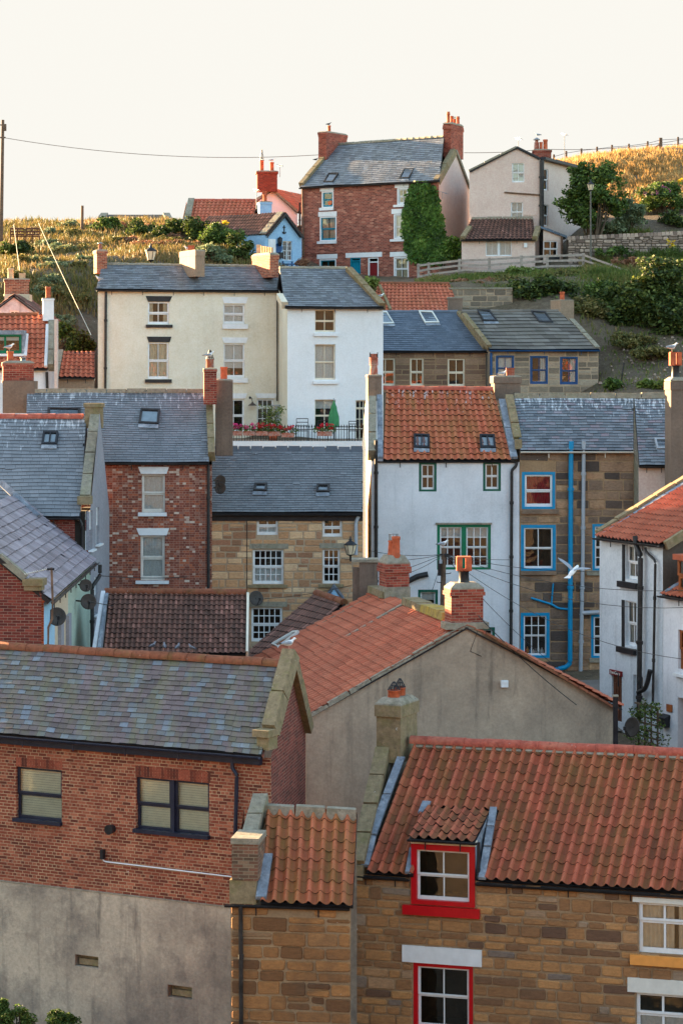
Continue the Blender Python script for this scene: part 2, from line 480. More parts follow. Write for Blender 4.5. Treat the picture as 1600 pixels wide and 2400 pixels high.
# ------------------------------------------------------------------ mesh building
class MB:
    def __init__(s):
        s.v, s.f, s.uv, s.mi, s.ti, s.ht, s.sm = [], [], [], [], [], [], []

    def poly(s, pts, uv=None, m=0, t=0.5, h=0.5, sm=False):
        i = len(s.v)
        s.v += [tuple(p) for p in pts]
        s.f.append(tuple(range(i, i + len(pts))))
        if uv is None:
            a = V(pts[0]); b = V(pts[1]); c = V(pts[2])
            n = (b - a).cross(c - a)
            if abs(n.z) > 0.9 * (n.length or 1):
                uv = [(p[0], p[1]) for p in pts]
            else:
                hx = V((-n.y, n.x, 0)); hx = hx.normalized() if hx.length > 1e-9 else V((1, 0, 0))
                uv = [(V(p).dot(hx), p[2]) for p in pts]
        s.uv += uv
        s.mi.append(m); s.ti.append(t); s.ht.append(h); s.sm.append(sm)

    def grid(s, rows, uvs, m=0, tf=None, hf=None, sm=True, skip=None):
        """rows of points sharing vertices"""
        n = len(rows[0]); i0 = len(s.v)
        for r in rows:
            s.v += [tuple(p) for p in r]
        for j in range(len(rows) - 1):
            for k in range(n - 1):
                if skip and skip(j, k):
                    continue
                a = i0 + j * n + k
                s.f.append((a, a + 1, a + 1 + n, a + n))
                s.uv += [uvs[j][k], uvs[j][k + 1], uvs[j + 1][k + 1], uvs[j + 1][k]]
                s.mi.append(m); s.ti.append(tf(j, k) if tf else 0.5); s.ht.append(hf(j, k) if hf else 0.5); s.sm.append(sm)

    def hexa(s, b, t, m=0, ti=0.5):
        """solid between two quads, both listed in the same turn"""
        n = len(b)
        s.poly(list(reversed(b)), None, m, ti); s.poly(t, None, m, ti)
        for i in range(n):
            j = (i + 1) % n
            s.poly([b[i], b[j], t[j], t[i]], None, m, ti)

    def box(s, o, ex, ey, ez, m=0, ti=0.5):
        o, ex, ey, ez = V(o), V(ex), V(ey), V(ez)
        b = [o, o + ex, o + ex + ey, o + ey]
        s.hexa(b, [p + ez for p in b], m, ti)

    def cbox(s, c, sx, sy, sz, m=0):
        s.box((c[0] - sx / 2, c[1] - sy / 2, c[2] - sz / 2), (sx, 0, 0), (0, sy, 0), (0, 0, sz), m)

    def tube(s, path, r, seg=8, m=0, cap=True):
        path = [V(p) for p in path]
        rs = r if isinstance(r, (list, tuple)) else [r] * len(path)
        rings = []
        for i, p in enumerate(path):
            d = (path[min(i + 1, len(path) - 1)] - path[max(i - 1, 0)]).normalized()
            a = d.cross(V((0, 0, 1)))
            if a.length < 0.05:
                a = d.cross(V((0, 1, 0)))
            a.normalize(); b = d.cross(a)
            rings.append([p + (a * math.cos(2 * math.pi * k / seg) + b * math.sin(2 * math.pi * k / seg)) * rs[i] for k in range(seg + 1)])
        s.grid(rings, [[(k / seg, i) for k in range(seg + 1)] for i in range(len(path))], m)
        if cap:
            s.poly(rings[0][:-1], [(0, 0)] * seg, m); s.poly(list(reversed(rings[-1][:-1])), [(0, 0)] * seg, m)

    def lathe(s, c, prof, seg=14, m=0, sq=1.0):
        c = V(c)
        rows = [[c + V((r * math.cos(2 * math.pi * k / seg), r * sq * math.sin(2 * math.pi * k / seg), z)) for k in range(seg + 1)] for r, z in prof]
        s.grid(rows, [[(k / seg, z) for k in range(seg + 1)] for r, z in prof], m)

    def ell(s, c, r, m=0, seg=10, rings=7, rot=None):
        c = V(c); rows = []
        for j in range(rings + 1):
            a = math.pi * j / rings - math.pi / 2
            row = []
            for k in range(seg + 1):
                b = 2 * math.pi * k / seg
                p = V((r[0] * math.cos(a) * math.cos(b), r[1] * math.cos(a) * math.sin(b), r[2] * math.sin(a)))
                row.append(c + (rot @ p if rot else p))
            rows.append(row)
        s.grid(rows, [[(k / seg, j / rings) for k in range(seg + 1)] for j in range(rings + 1)], m)

    def build(s, name, mats, parent=None, loc=None):
        if not isinstance(mats, (list, tuple)):
            mats = [mats]
        base = V(parent.get('_b', (0, 0, 0))) if parent is not None else V(loc if loc is not None else (0, 0, 0))
        me = bpy.data.meshes.new(name)
        arr = np.array(s.v, dtype=float).reshape(-1, 3) - np.array(base)
        me.from_pydata(arr.tolist(), [], s.f)
        for mm in mats:
            me.materials.append(M[mm] if isinstance(mm, str) else mm)
        uvl = me.uv_layers.new(name='UVMap')
        uvl.data.foreach_set('uv', np.array(s.uv, dtype=np.float32).ravel())
        me.polygons.foreach_set('material_index', np.array(s.mi, dtype=np.int32))
        me.polygons.foreach_set('use_smooth', np.array(s.sm, dtype=bool))
        for nm, dat in (('tint', s.ti), ('ht', s.ht)):
            at = me.attributes.new(nm, 'FLOAT', 'FACE')
            at.data.foreach_set('value', np.array(dat, dtype=np.float32))
        me.update()
        o = bpy.data.objects.new(name, me)
        COL.objects.link(o)
        o['_b'] = tuple(base)
        if parent is not None:
            o.parent = parent
        else:
            o.location = base
        return o


def thing(name, label, cat, loc, group=None):
    o = bpy.data.objects.new(name, None)
    COL.objects.link(o)
    o.empty_display_size = 0.5
    o.location = loc
    o['_b'] = tuple(loc)
    return tag(o, label, cat, group)


def tag(o, label, cat, group=None):
    o['label'] = label
    o['category'] = cat
    if group:
        o['group'] = group
    return o


def kind(o, k):
    o['kind'] = k
    return o


# ------------------------------------------------------------------ walls and windows
class Facade:
    """a vertical wall plane through two photo columns at known depths"""

    def __init__(s, A, B, house, wall):
        s.o = V(((A[0] - CX) / F * A[1], A[1], 0))
        e = V(((B[0] - CX) / F * B[1], B[1], 0))
        s.u = (e - s.o).normalized()
        s.W = (e - s.o).length
        s.n = V((s.u.y, -s.u.x, 0))
        s.h, s.wall, s.holes = house, wall, []

    def uz(s, px, py):
        p = hit(px, py, s.o, s.n)
        return (p - s.o).dot(s.u), p.z

    def pt(s, u, z, d=0.0):
        return s.o + s.u * u + s.n * d + V((0, 0, z))

    def rect(s, x0, y0, x1, y1):
        ym, xm = (y0 + y1) / 2, (x0 + x1) / 2
        return s.uz(x0, ym)[0], s.uz(xm, y1)[1], s.uz(x1, ym)[0], s.uz(xm, y0)[1]

    def fb(s, mb, u0, u1, z0, z1, d0, d1, m=0):
        mb.box(s.pt(u0, z0, d0), s.u * (u1 - u0), s.n * (d1 - d0), V((0, 0, z1 - z0)), m)

    def win(s, x0, y0, x1, y1, sash='white', outer=None, ow=0.09, cols=2, rows=(1, 1), rec=0.10, cur=None, sill=None, lint=None,
            bar=0.03, fr=0.05, name='window', deep=0.5, split=0.5, mid=None, proud=0.0, part=None):
        u0, z0, u1, z1 = s.rect(x0, y0, x1, y1)
        s.holes.append((u0, z0, u1, z1, rec + 0.05))
        mb = MB()
        fb = s.fb
        a0, b0, a1, b1 = u0, z0, u1, z1
        if outer:
            for r in ((u0, u0 + ow, z0, z1), (u1 - ow, u1, z0, z1), (u0 + ow, u1 - ow, z1 - ow, z1), (u0 + ow, u1 - ow, z0, z0 + ow * 0.8)):
                fb(mb, *r, -rec - 0.06, -rec + 0.05 + proud, 2)
            a0, a1, b0, b1 = u0 + ow, u1 - ow, z0 + ow * 0.8, z1 - ow
        zm = b0 + (b1 - b0) * (1 - split)
        halves = [(a0, a1)]
        if mid:
            c = (a0 + a1) / 2
            halves = [(a0, c - mid / 2), (c + mid / 2, a1)]
            fb(mb, c - mid / 2, c + mid / 2, b0, b1, -rec - 0.06, -rec + 0.05 + proud, 2 if outer else 0)
        glass = MB()
        for (h0, h1) in halves:
            for (s0, s1, nr, dd) in ((zm, b1, rows[0], 0.0), (b0, zm, rows[1], -0.035)):
                if nr == 0:
                    continue
                d0, d1 = -rec - 0.05 + dd, -rec - 0.005 + dd
                bb = fr * (1.5 if s0 == b0 else 1.0)
                for r in ((h0, h0 + fr, s0, s1), (h1 - fr, h1, s0, s1), (h0 + fr, h1 - fr, s1 - fr * 0.8, s1), (h0 + fr, h1 - fr, s0, s0 + bb * (1.0 if s0 == b0 else 0.7))):
                    fb(mb, *r, d0, d1, 0)
                for k in range(1, cols):
                    x = h0 + fr + (h1 - h0 - 2 * fr) * k / cols
                    fb(mb, x - bar / 2, x + bar / 2, s0 + bb * 0.7, s1 - fr * 0.8, d0 + 0.008, d1 - 0.008, 0)
                for k in range(1, nr):
                    z = s0 + bb + (s1 - s0 - bb - fr) * k / nr
                    fb(mb, h0 + fr, h1 - fr, z - bar / 2, z + bar / 2, d0 + 0.012, d1 - 0.012, 0)
                gd = (d0 + d1) / 2
                glass.poly([s.pt(h0 + fr * .5, s0, gd), s.pt(h1 - fr * .5, s0, gd), s.pt(h1 - fr * .5, s1, gd), s.pt(h0 + fr * .5, s1, gd)])
        # the room behind
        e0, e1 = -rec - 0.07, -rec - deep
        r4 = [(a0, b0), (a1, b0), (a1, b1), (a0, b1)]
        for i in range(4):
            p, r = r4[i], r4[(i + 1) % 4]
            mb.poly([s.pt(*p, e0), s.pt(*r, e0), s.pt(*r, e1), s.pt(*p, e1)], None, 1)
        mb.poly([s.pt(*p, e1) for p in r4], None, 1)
        w = mb.build(name, [sash, ROOM] + ([outer] if outer else []), s.h)
        glass.build('pane', GLASS, w)
        if cur:
            s.curtain(w, cur, a0, b0, a1, b1, -rec - 0.13)
        if sill:
            mat, l, r, t, b = sill
            su0, sz0, su1, sz1 = s.rect(l, t, r, b)
            k = MB(); fb(k, su0, su1, sz0, sz1, -0.02, 0.12); k.build('sill', mat, w)
        if lint:
            s.lintel(w, *lint)
        return w

    def lintel(s, w, mat, tl, tr, bl, br, yt, yb, d=0.025):
        k = MB()
        c = [s.uz(bl, yb)[0], s.uz(br, yb)[0], s.uz(tr, yt)[0], s.uz(tl, yt)[0]]
        zb, zt = s.uz((bl + br) / 2, yb)[1], s.uz((tl + tr) / 2, yt)[1]
        q4 = list(zip(c, (zb, zb, zt, zt)))
        k.hexa([s.pt(u, z, -0.03) for u, z in q4], [s.pt(u, z, d) for u, z in q4])
        k.build('lintel', mat, w)

    def curtain(s, w, spec, u0, z0, u1, z1, d):
        for kindc in spec.split('+'):
            k = MB()
            m = 'net'
            W = u1 - u0

            def fold(a, b, za, zb, amp=0.02, n=7):
                N = 28
                rows = [[], []]
                for i in range(N + 1):
                    u = a + (b - a) * i / N
                    dd = d + amp * math.sin(i / N * n * 2 * math.pi + za)
                    rows[0].append(s.pt(u, za, dd)); rows[1].append(s.pt(u, zb, dd))
                k.grid(rows, [[(i / N, j) for i in range(N + 1)] for j in (0, 1)])
            if kindc == 'net':
                fold(u0, u1, z0, z1, 0.012, 9)
            elif kindc == 'half':
                fold(u0, u1, z0, z0 + (z1 - z0) * 0.5, 0.012, 9)
            elif kindc == 'top':
                fold(u0, u1, z0 + (z1 - z0) * 0.72, z1, 0.004, 2)
            elif kindc == 'most':
                fold(u0, u1, z0 + (z1 - z0) * 0.28, z1, 0.004, 2)
            elif kindc == 'drapes':
                m = 'drape'
                fold(u0, u0 + W * 0.26, z0, z1, 0.03, 3); fold(u1 - W * 0.26, u1, z0, z1, 0.03, 3)
            elif kindc == 'full':
                m = 'drape'
                fold(u0, u0 + W * 0.47, z0, z1, 0.035, 4); fold(u1 - W * 0.47, u1, z0, z1, 0.035, 4)
            elif kindc == 'right':
                fold(u1 - W * 0.42, u1, z0, z1, 0.03, 3)
            elif kindc == 'red':
                m = 'reddrape'
                fold(u0, (u0 + u1) / 2 + 0.01, z0, z1, 0.03, 5); fold((u0 + u1) / 2 - 0.01, u1, z0, z1, 0.03, 5)
            elif kindc == 'blind':
                m = 'blind'
                n = int((z1 - z0) / 0.055)
                for i in range(n):
                    z = z0 + (z1 - z0) * i / n
                    k.poly([s.pt(u0, z, d + 0.03), s.pt(u1, z, d + 0.03), s.pt(u1, z + 0.047, d), s.pt(u0, z + 0.047, d)])
            k.build('blind' if kindc in ('blind', 'top', 'most') else 'curtain', m, w)

    def finish(s, outline, mat=None, name='wall', uvs=True, extra=None, d=0.0):
        """the wall itself: outline in (u, z), convex, cut by every opening, with reveals"""
        mb = MB()
        us = sorted({p[0] for p in outline} | {h[0] for h in s.holes} | {h[2] for h in s.holes})
        zs = sorted({p[1] for p in outline} | {h[1] for h in s.holes} | {h[3] for h in s.holes})
        umin, umax = min(p[0] for p in outline), max(p[0] for p in outline)
        zmin, zmax = min(p[1] for p in outline), max(p[1] for p in outline)
        us = [u for u in us if umin <= u <= umax]; zs = [z for z in zs if zmin <= z <= zmax]
        for i in range(len(us) - 1):
            for j in range(len(zs) - 1):
                cu, cz = (us[i] + us[i + 1]) / 2, (zs[j] + zs[j + 1]) / 2
                if any(h[0] < cu < h[2] and h[1] < cz < h[3] for h in s.holes):
                    continue
                c = clip([(us[i], zs[j]), (us[i + 1], zs[j]), (us[i + 1], zs[j + 1]), (us[i], zs[j + 1])], outline)
                if len(c) > 2:
                    mb.poly([s.pt(u, z, d) for u, z in c], c)
        for (a, b, c, e, dep) in s.holes:
            r4 = [(a, b), (c, b), (c, e), (a, e)]
            for i in range(4):
                p, r = r4[i], r4[(i + 1) % 4]
                mb.poly([s.pt(*r, d), s.pt(*p, d), s.pt(*p, -dep), s.pt(*r, -dep)])
        return mb.build(name, mat or s.wall, s.h)

    def stones(s, outline, mat, mort, hmin=0.18, hmax=0.32, lmin=0.28, lmax=0.75, proud=0.02, seed=1, gap=0.014, jit=0.012, rnd=0.03):
        """coursed stone blocks over a mortar plane"""
        rr = random.Random(seed)
        mb = MB()
        umin, umax = min(p[0] for p in outline), max(p[0] for p in outline)
        zmin, zmax = min(p[1] for p in outline), max(p[1] for p in outline)
        z = zmax
        while z > zmin + 0.05:
            h = rr.uniform(hmin, hmax)
            zb = max(zmin, z - h)
            segs = [(umin, umax)]
            for H in s.holes:
                if H[1] < z - 0.01 and H[3] > zb + 0.01:
                    nw = []
                    for a, b in segs:
                        if H[2] <= a or H[0] >= b:
                            nw.append((a, b)); continue
                        if H[0] - a > 0.06:
                            nw.append((a, H[0] - 0.01))
                        if b - H[2] > 0.06:
                            nw.append((H[2] + 0.01, b))
                    segs = nw
            for a, b in segs:
                x = a
                while x < b - 0.02:
                    L = rr.uniform(lmin, lmax) * rr.choice((1, 1, 0.7, 1.2))
                    if b - (x + L) < lmin * 0.6:
                        L = b - x
                    sub = [(zb, z)]
                    if h > hmax * 0.85 and rr.random() < 0.25:
                        m_ = zb + h * rr.uniform(0.4, 0.6); sub = [(zb, m_), (m_, z)]
                    for (c0, c1) in sub:
                        g = gap / 2
                        crn = [(x + g, c0 + g), (x + L - g, c0 + g), (x + L - g, c1 - g), (x + g, c1 - g)]
                        crn = [(u + rr.uniform(-jit, jit) * 0.6, zz + rr.uniform(-jit, jit)) for u, zz in crn]
                        cp = clip(crn, outline)
                        if len(cp) == 4 and L > 0.08:
                            cu = sum(p[0] for p in cp) / 4; cz = sum(p[1] for p in cp) / 4
                            pr = proud * rr.uniform(0.5, 1.3)
                            # outer ring cut at the corners, then a smaller face: soft worn arrises
                            ring = []
                            for i in range(4):
                                p, n_, pv = cp[i], cp[(i + 1) % 4], cp[i - 1]
                                for o_ in (pv, n_):
                                    dl = math.hypot(o_[0] - p[0], o_[1] - p[1]) or 1
                                    k = min(rnd, dl * 0.3) / dl
                                    ring.append((p[0] + (o_[0] - p[0]) * k, p[1] + (o_[1] - p[1]) * k))
                            ins = [(cu + (u - cu) * (1 - min(0.35, 0.022 / max(0.05, L / 2))), cz + (zz - cz) * (1 - 0.022 / max(0.06, (c1 - c0) / 2))) for u, zz in ring]
                            t = rr.random()
                            O = [s.pt(u, zz, 0.0) for u, zz in ring]; I = [s.pt(u, zz, pr) for u, zz in ins]
                            mb.poly(I, ins, 0, t)
                            for i in range(8):
                                j = (i + 1) % 8
                                mb.poly([O[i], O[j], I[j], I[i]], None, 0, t)
                    x += L
            z = zb
        m2 = s.finish(outline, mort, name='wall', d=0.006)
        st = mb.build('stonework', mat, m2)
        return m2


def clip(poly, conv):
    """Sutherland-Hodgman against a convex outline"""
    ar = sum(conv[i][0] * conv[(i + 1) % len(conv)][1] - conv[(i + 1) % len(conv)][0] * conv[i][1] for i in range(len(conv)))
    cv = conv if ar > 0 else list(reversed(conv))
    out = poly
    for i in range(len(cv)):
        a, b = cv[i], cv[(i + 1) % len(cv)]
        inp, out = out, []
        if not inp:
            break
        f = lambda p: (b[0] - a[0]) * (p[1] - a[1]) - (b[1] - a[1]) * (p[0] - a[0])
        for j in range(len(inp)):
            p, r = inp[j - 1], inp[j]
            fp, fr_ = f(p), f(r)
            if (fp >= -1e-9) != (fr_ >= -1e-9):
                t = fp / (fp - fr_)
                out.append((p[0] + (r[0] - p[0]) * t, p[1] + (r[1] - p[1]) * t))
            if fr_ >= -1e-9:
                out.append(r)
    return out


# ------------------------------------------------------------------ roofs
class Slope:
    def __init__(s, EL, ER, RL, RR):
        s.c = (EL, ER, RL, RR)
        s.W = ((ER - EL).length + (RR - RL).length) / 2
        s.L = ((RL - EL).length + (RR - ER).length) / 2
        s.n = (ER - EL).cross(RL - EL).normalized()
        if s.n.z < 0:
            s.n = -s.n

    def at(s, a, t, h=0.0):
        EL, ER, RL, RR = s.c
        return (EL * (1 - a) + ER * a) * (1 - t) + (RL * (1 - a) + RR * a) * t + s.n * (h + s.sag(a, t))

    def sag(s, a, t):
        # old roofs dip and swell a little between the rafters
        return 0.05 * noise.noise(V((a * s.W * 0.45 + s.c[0].x, t * s.L * 0.6, s.c[0].y))) * min(1.0, 8 * a * (1 - a) + .2)

    def hit(s, px, py, h=0.0):
        return hit(px, py, s.c[0] + s.n * h, s.n)


def pantiles(mb, sl, pitch=0.225, gauge=0.29, amp=0.035, lift=0.028, K=8, seed=3, jit=0.006, cut=None):
    rr = random.Random(seed)
    nc = max(2, round(sl.W / pitch)); nr = max(2, round(sl.L / gauge))

    def prof(x):
        x = x % 1.0
        return amp * math.sin(math.pi * x / 0.42) if x < 0.42 else -0.7 * amp * math.sin(math.pi * (x - 0.42) / 0.58)
    for j in range(nr):
        t0, t1 = j / nr, min(1.0, (j + 1) / nr + 0.02 / nr)
        tin = [rr.random() for _ in range(nc + 1)]
        dz = [rr.uniform(-jit, jit) for _ in range(nc + 1)]
        dt = [rr.uniform(-0.03, 0.03) / nr for _ in range(nc + 1)]
        rows = [[], [], []]; uvs = [[], [], []]
        for i in range(nc * K + 1):
            c = min(i // K, nc - 1)
            a = i / (nc * K); p = prof(i / K) + dz[c]
            for r, (t, h) in enumerate(((t0 + dt[c], p + lift * 0.1), (t0 + dt[c], p + lift), (t1, p))):
                rows[r].append(sl.at(a, t, h)); uvs[r].append((a * sl.W, t * sl.L))
        for g0, mi_ in (([0, 1], 1), ([1, 2], 0)):  # lower lips in black: shadow line under each course put into the colour
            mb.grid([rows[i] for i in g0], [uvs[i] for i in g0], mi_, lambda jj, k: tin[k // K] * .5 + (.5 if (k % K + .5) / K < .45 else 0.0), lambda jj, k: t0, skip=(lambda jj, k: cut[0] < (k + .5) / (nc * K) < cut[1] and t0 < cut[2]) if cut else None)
    return nc, nr


def slates(mb, sl, width=0.3, gauge=0.17, seed=3, jit=0.006, thick=0.012, gap=0.006, shuffle=0.25):
    rr = random.Random(seed)
    nr = max(2, round(sl.L / gauge)); nc = max(2, round(sl.W / width))
    for j in range(nr):
        t0, t1 = j / nr, min(1.0, (j + 1.35) / nr)
        x = -(0.5 if j % 2 else 0.0) / nc
        while x < 1.0 - 1e-4:
            wd = 1.0 / nc * (1 + rr.uniform(-shuffle, shuffle) * 0.5)
            a0, a1 = max(0.0, x) + gap / sl.W / 2, min(1.0, x + wd) - gap / sl.W / 2
            x += wd
            if a1 - a0 < 0.15 / nc:
                continue
            h0 = thick * 2.0 + rr.uniform(0, jit); ta = t0 + rr.uniform(-jit, jit) / sl.L; tb = t0 + rr.uniform(-jit, jit) / sl.L
            t = rr.random()
            if rr.random() < 0.012 and j > 1:
                sk_ = gauge * rr.uniform(.2, .5) / sl.L; ta -= sk_; tb -= sk_ * rr.uniform(.6, 1.2); h0 += .012
            A, B = sl.at(a0, ta, h0), sl.at(a1, tb, h0 + rr.uniform(-jit, jit) * 0.5)
            Cc, D = sl.at(a1, t1, 0.002), sl.at(a0, t1, 0.002)
            uv = [(a0 * sl.W, t0 * sl.L), (a1 * sl.W, t0 * sl.L), (a1 * sl.W, t1 * sl.L), (a0 * sl.W, t1 * sl.L)]
            mb.poly([A, B, Cc, D], uv, 0, t, t0)
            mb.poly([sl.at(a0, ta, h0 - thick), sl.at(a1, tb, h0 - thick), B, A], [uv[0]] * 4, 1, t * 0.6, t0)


def roof(h, kindr, EL, ER, RL, RR, mat, back=True, name='roof', under=0.10, **kw):
    sl = Slope(EL, ER, RL, RR)
    mb = MB()
    if kindr == 'pan':
        pantiles(mb, sl, **kw)
    else:
        slates(mb, sl, **kw)
    cut = kw.get('cut')
    top = -0.06 if kindr == 'pan' else -0.006
    na, ntt = (60, 24) if cut else (10, 6)

    def deck(ss, ct):
        for hh in (top, -under - 0.02):
            mb.grid([[ss.at(i / na, j / ntt, hh) for i in range(na + 1)] for j in range(ntt + 1)], [[(0, 0)] * (na + 1)] * (ntt + 1), 1,
                    skip=(lambda j, i: ct[0] < (i + .5) / na < ct[1] and j / ntt < ct[2]) if ct else None)
        for a, b in (((0, 0), (0, 1)), ((1, 1), (1, 0)), ((0, 1), (1, 1)), ((0, 0), (1, 0))):
            if ct and a[1] == 0 and b[1] == 0:
                for x0, x1 in ((0, ct[0]), (ct[1], 1)):
                    mb.poly([ss.at(x0, 0, -under - .02), ss.at(x1, 0, -under - .02), ss.at(x1, 0, top), ss.at(x0, 0, top)], None, 1)
            else:
                mb.poly([ss.at(*a, -under - .02), ss.at(*b, -under - .02), ss.at(*b, top), ss.at(*a, top)], None, 1)
    deck(sl, cut)
    kw.pop('cut', None)
    if back:
        BL = V((2 * RL.x - EL.x, 2 * RL.y - EL.y, EL.z)); BR = V((2 * RR.x - ER.x, 2 * RR.y - ER.y, ER.z))
        bs = Slope(BR, BL, RR, RL)
        if kindr == 'pan':
            pantiles(mb, bs, **dict(kw, K=4))
        else:
            slates(mb, bs, **kw)
        deck(bs, None)
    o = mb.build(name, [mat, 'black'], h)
    return o, sl


def shell(h, f, z0, EL, ER, RL, RR, mat, back=True, left=None, right=None, lname='gable_wall', dz=0.06):
    """gable ends and back wall under a roof"""
    FL, FR = f.pt(0, 0), f.pt(f.W, 0)
    dl = V((RL.x - EL.x, RL.y - EL.y, 0)); dr = V((RR.x - ER.x, RR.y - ER.y, 0))
    for side, fp, d, E, Rg, mm in (('l', FL, dl, EL, RL, left), ('r', FR, dr, ER, RR, right)):
        if mm == 'none':
            continue
        mb = MB()
        L = d.length
        pts = [fp + V((0, 0, z0)), fp + V((0, 0, E.z - dz)), fp + d + V((0, 0, Rg.z - dz)), fp + 2 * d + V((0, 0, E.z - dz)), fp + 2 * d + V((0, 0, z0))]
        uv = [(0, z0), (0, E.z - dz), (L, Rg.z - dz), (2 * L, E.z - dz), (2 * L, z0)]
        if side == 'r':
            pts.reverse(); uv.reverse()
        mb.poly(pts, uv)
        mb.build(lname, mm or mat, h)
    if back:
        mb = MB()
        a, b = FL + 2 * dl, FR + 2 * dr
        mb.poly([b + V((0, 0, z0)), a + V((0, 0, z0)), a + V((0, 0, EL.z - dz)), b + V((0, 0, ER.z - dz))], [(0, z0), (f.W, z0), (f.W, EL.z), (0, ER.z)])
        mb.build('back_wall', mat, h)


def strip(h, name, mat, pts, w, up=0.16, down=0.1, n=None, seg=0.9, gapf=0.012, seed=1, tilt=None):
    """a run of coping stones, ridge or flashing along pts: width vector w, rising up above and down below"""
    rr = random.Random(seed)
    mb = MB()
    w = V(w)
    for a, b in zip(pts[:-1], pts[1:]):
        a, b = V(a), V(b)
        L = (b - a).length; k = max(1, round(L / seg)); d = (b - a) / k
        nn = n or (b - a).cross(w).normalized()
        if nn.z < 0:
            nn = -nn
        for i in range(k):
            s0 = a + d * i + d * (gapf / 2); s1 = a + d * (i + 1) - d * (gapf / 2)
            j = rr.uniform(-0.015, 0.015)
            lo = [s0 - w / 2 - nn * down, s1 - w / 2 - nn * down, s1 + w / 2 - nn * down, s0 + w / 2 - nn * down]
            e = (s1 - s0).normalized() * 0.02
            hi = [s0 - w / 2 * 0.92 + nn * (up + j) + e, s1 - w / 2 * 0.92 + nn * (up + j) - e, s1 + w / 2 * 0.92 + nn * (up + j) - e, s0 + w / 2 * 0.92 + nn * (up + j) + e]
            mb.hexa(lo, hi, 0, rr.random())
    return mb.build(name, mat, h)


def ridge_tiles(h, a, b, mat='ridge', r=0.13, seg=0.45, name='ridge', sink=0.04):
    mb = MB()
    a, b = V(a), V(b)
    L = (b - a).length; k = max(1, round(L / seg)); d = (b - a) / k
    side = d.cross(V((0, 0, 1))).normalized()
    rr = random.Random(5)
    for i in range(k):
        rows = []
        z = rr.uniform(-0.008, 0.008)
        for s_, sc in ((0.0, 1.0), (0.04, 1.0), (0.96, 1.0), (0.985, 1.06), (1.0, 1.06)):
            p = a + d * (i + s_ * 0.995)
            rows.append([p + side * (r * sc * math.cos(t)) + V((0, 0, r * sc * math.sin(t) * 0.9 - sink + z)) for t in [math.pi * m_ / 10 for m_ in range(-1, 12)]])
        t = rr.random()
        mb.grid(rows, [[(0, 0)] * 13] * 5, 0, lambda jj, kk: t)
        mb.poly(rows[0]); mb.poly(list(reversed(rows[-1])))
    return mb.build(name, mat, h)


def gutter(h, a, b, mat='pipe', r=0.07, drop=0.06, out=None, name='gutter'):
    mb = MB()
    a, b = V(a), V(b)
    o = out or (b - a).cross(V((0, 0, 1))).normalized()
    if o.y > 0 and out is None:
        o = -o
    rows = []
    for p in (a, b):
        c = p + o * r * 0.9 - V((0, 0, drop))
        rows.append([c + o * (r * math.cos(t)) + V((0, 0, -r * math.sin(t))) for t in [math.pi * k / 8 for k in range(9)]] +
                    [c + o * ((r - 0.012) * math.cos(t)) + V((0, 0, -(r - 0.012) * math.sin(t))) for t in [math.pi * k / 8 for k in range(8, -1, -1)]])
    rows[0].append(rows[0][0]); rows[1].append(rows[1][0])
    mb.grid(rows, [[(0, 0)] * 19] * 2, 0, sm=False)
    mb.poly(rows[0][:-1]); mb.poly(list(reversed(rows[1][:-1])))
    L = (b - a).length
    for i in range(max(2, int(L / 1.4))):
        p = a + (b - a) * ((i + 0.5) / max(2, int(L / 1.4)))
        mb.tube([p + o * 0.01 - V((0, 0, drop)), p + o * 0.01 - V((0, 0, drop + 0.22))], 0.015, 5)
    return mb.build(name, mat, h)


def pipe(h, pts, r=0.05, mat='pipe', name='downpipe', collars=1.8):
    mb = MB()
    pts = [V(p) for p in pts]
    sm = [pts[0]]
    for i in range(1, len(pts) - 1):
        a, b, c = pts[i - 1], pts[i], pts[i + 1]
        k = min(0.1, (a - b).length / 3, (c - b).length / 3)
        p0, p2 = b + (a - b).normalized() * k, b + (c - b).normalized() * k
        for t in (0, 0.33, 0.67, 1.0):
            sm.append(p0.lerp(b, t).lerp(b.lerp(p2, t), t))
    sm.append(pts[-1])
    mb.tube(sm, r, 10)
    if collars:
        for a, b in zip(pts[:-1], pts[1:]):
            L = (b - a).length
            for i in range(int(L / collars)):
                p = a + (b - a) * ((i + 0.6) * collars / L)
                d = (b - a).normalized() * 0.05
                mb.tube([p - d, p + d], r * 1.35, 10)
    return mb.build(name, mat, h)


def fpipe(f, pts, r=0.05, mat='pipe', d=0.1, **kw):
    return pipe(f.h, [f.pt(*f.uz(x, y), d) for x, y in pts], r, mat, **kw)


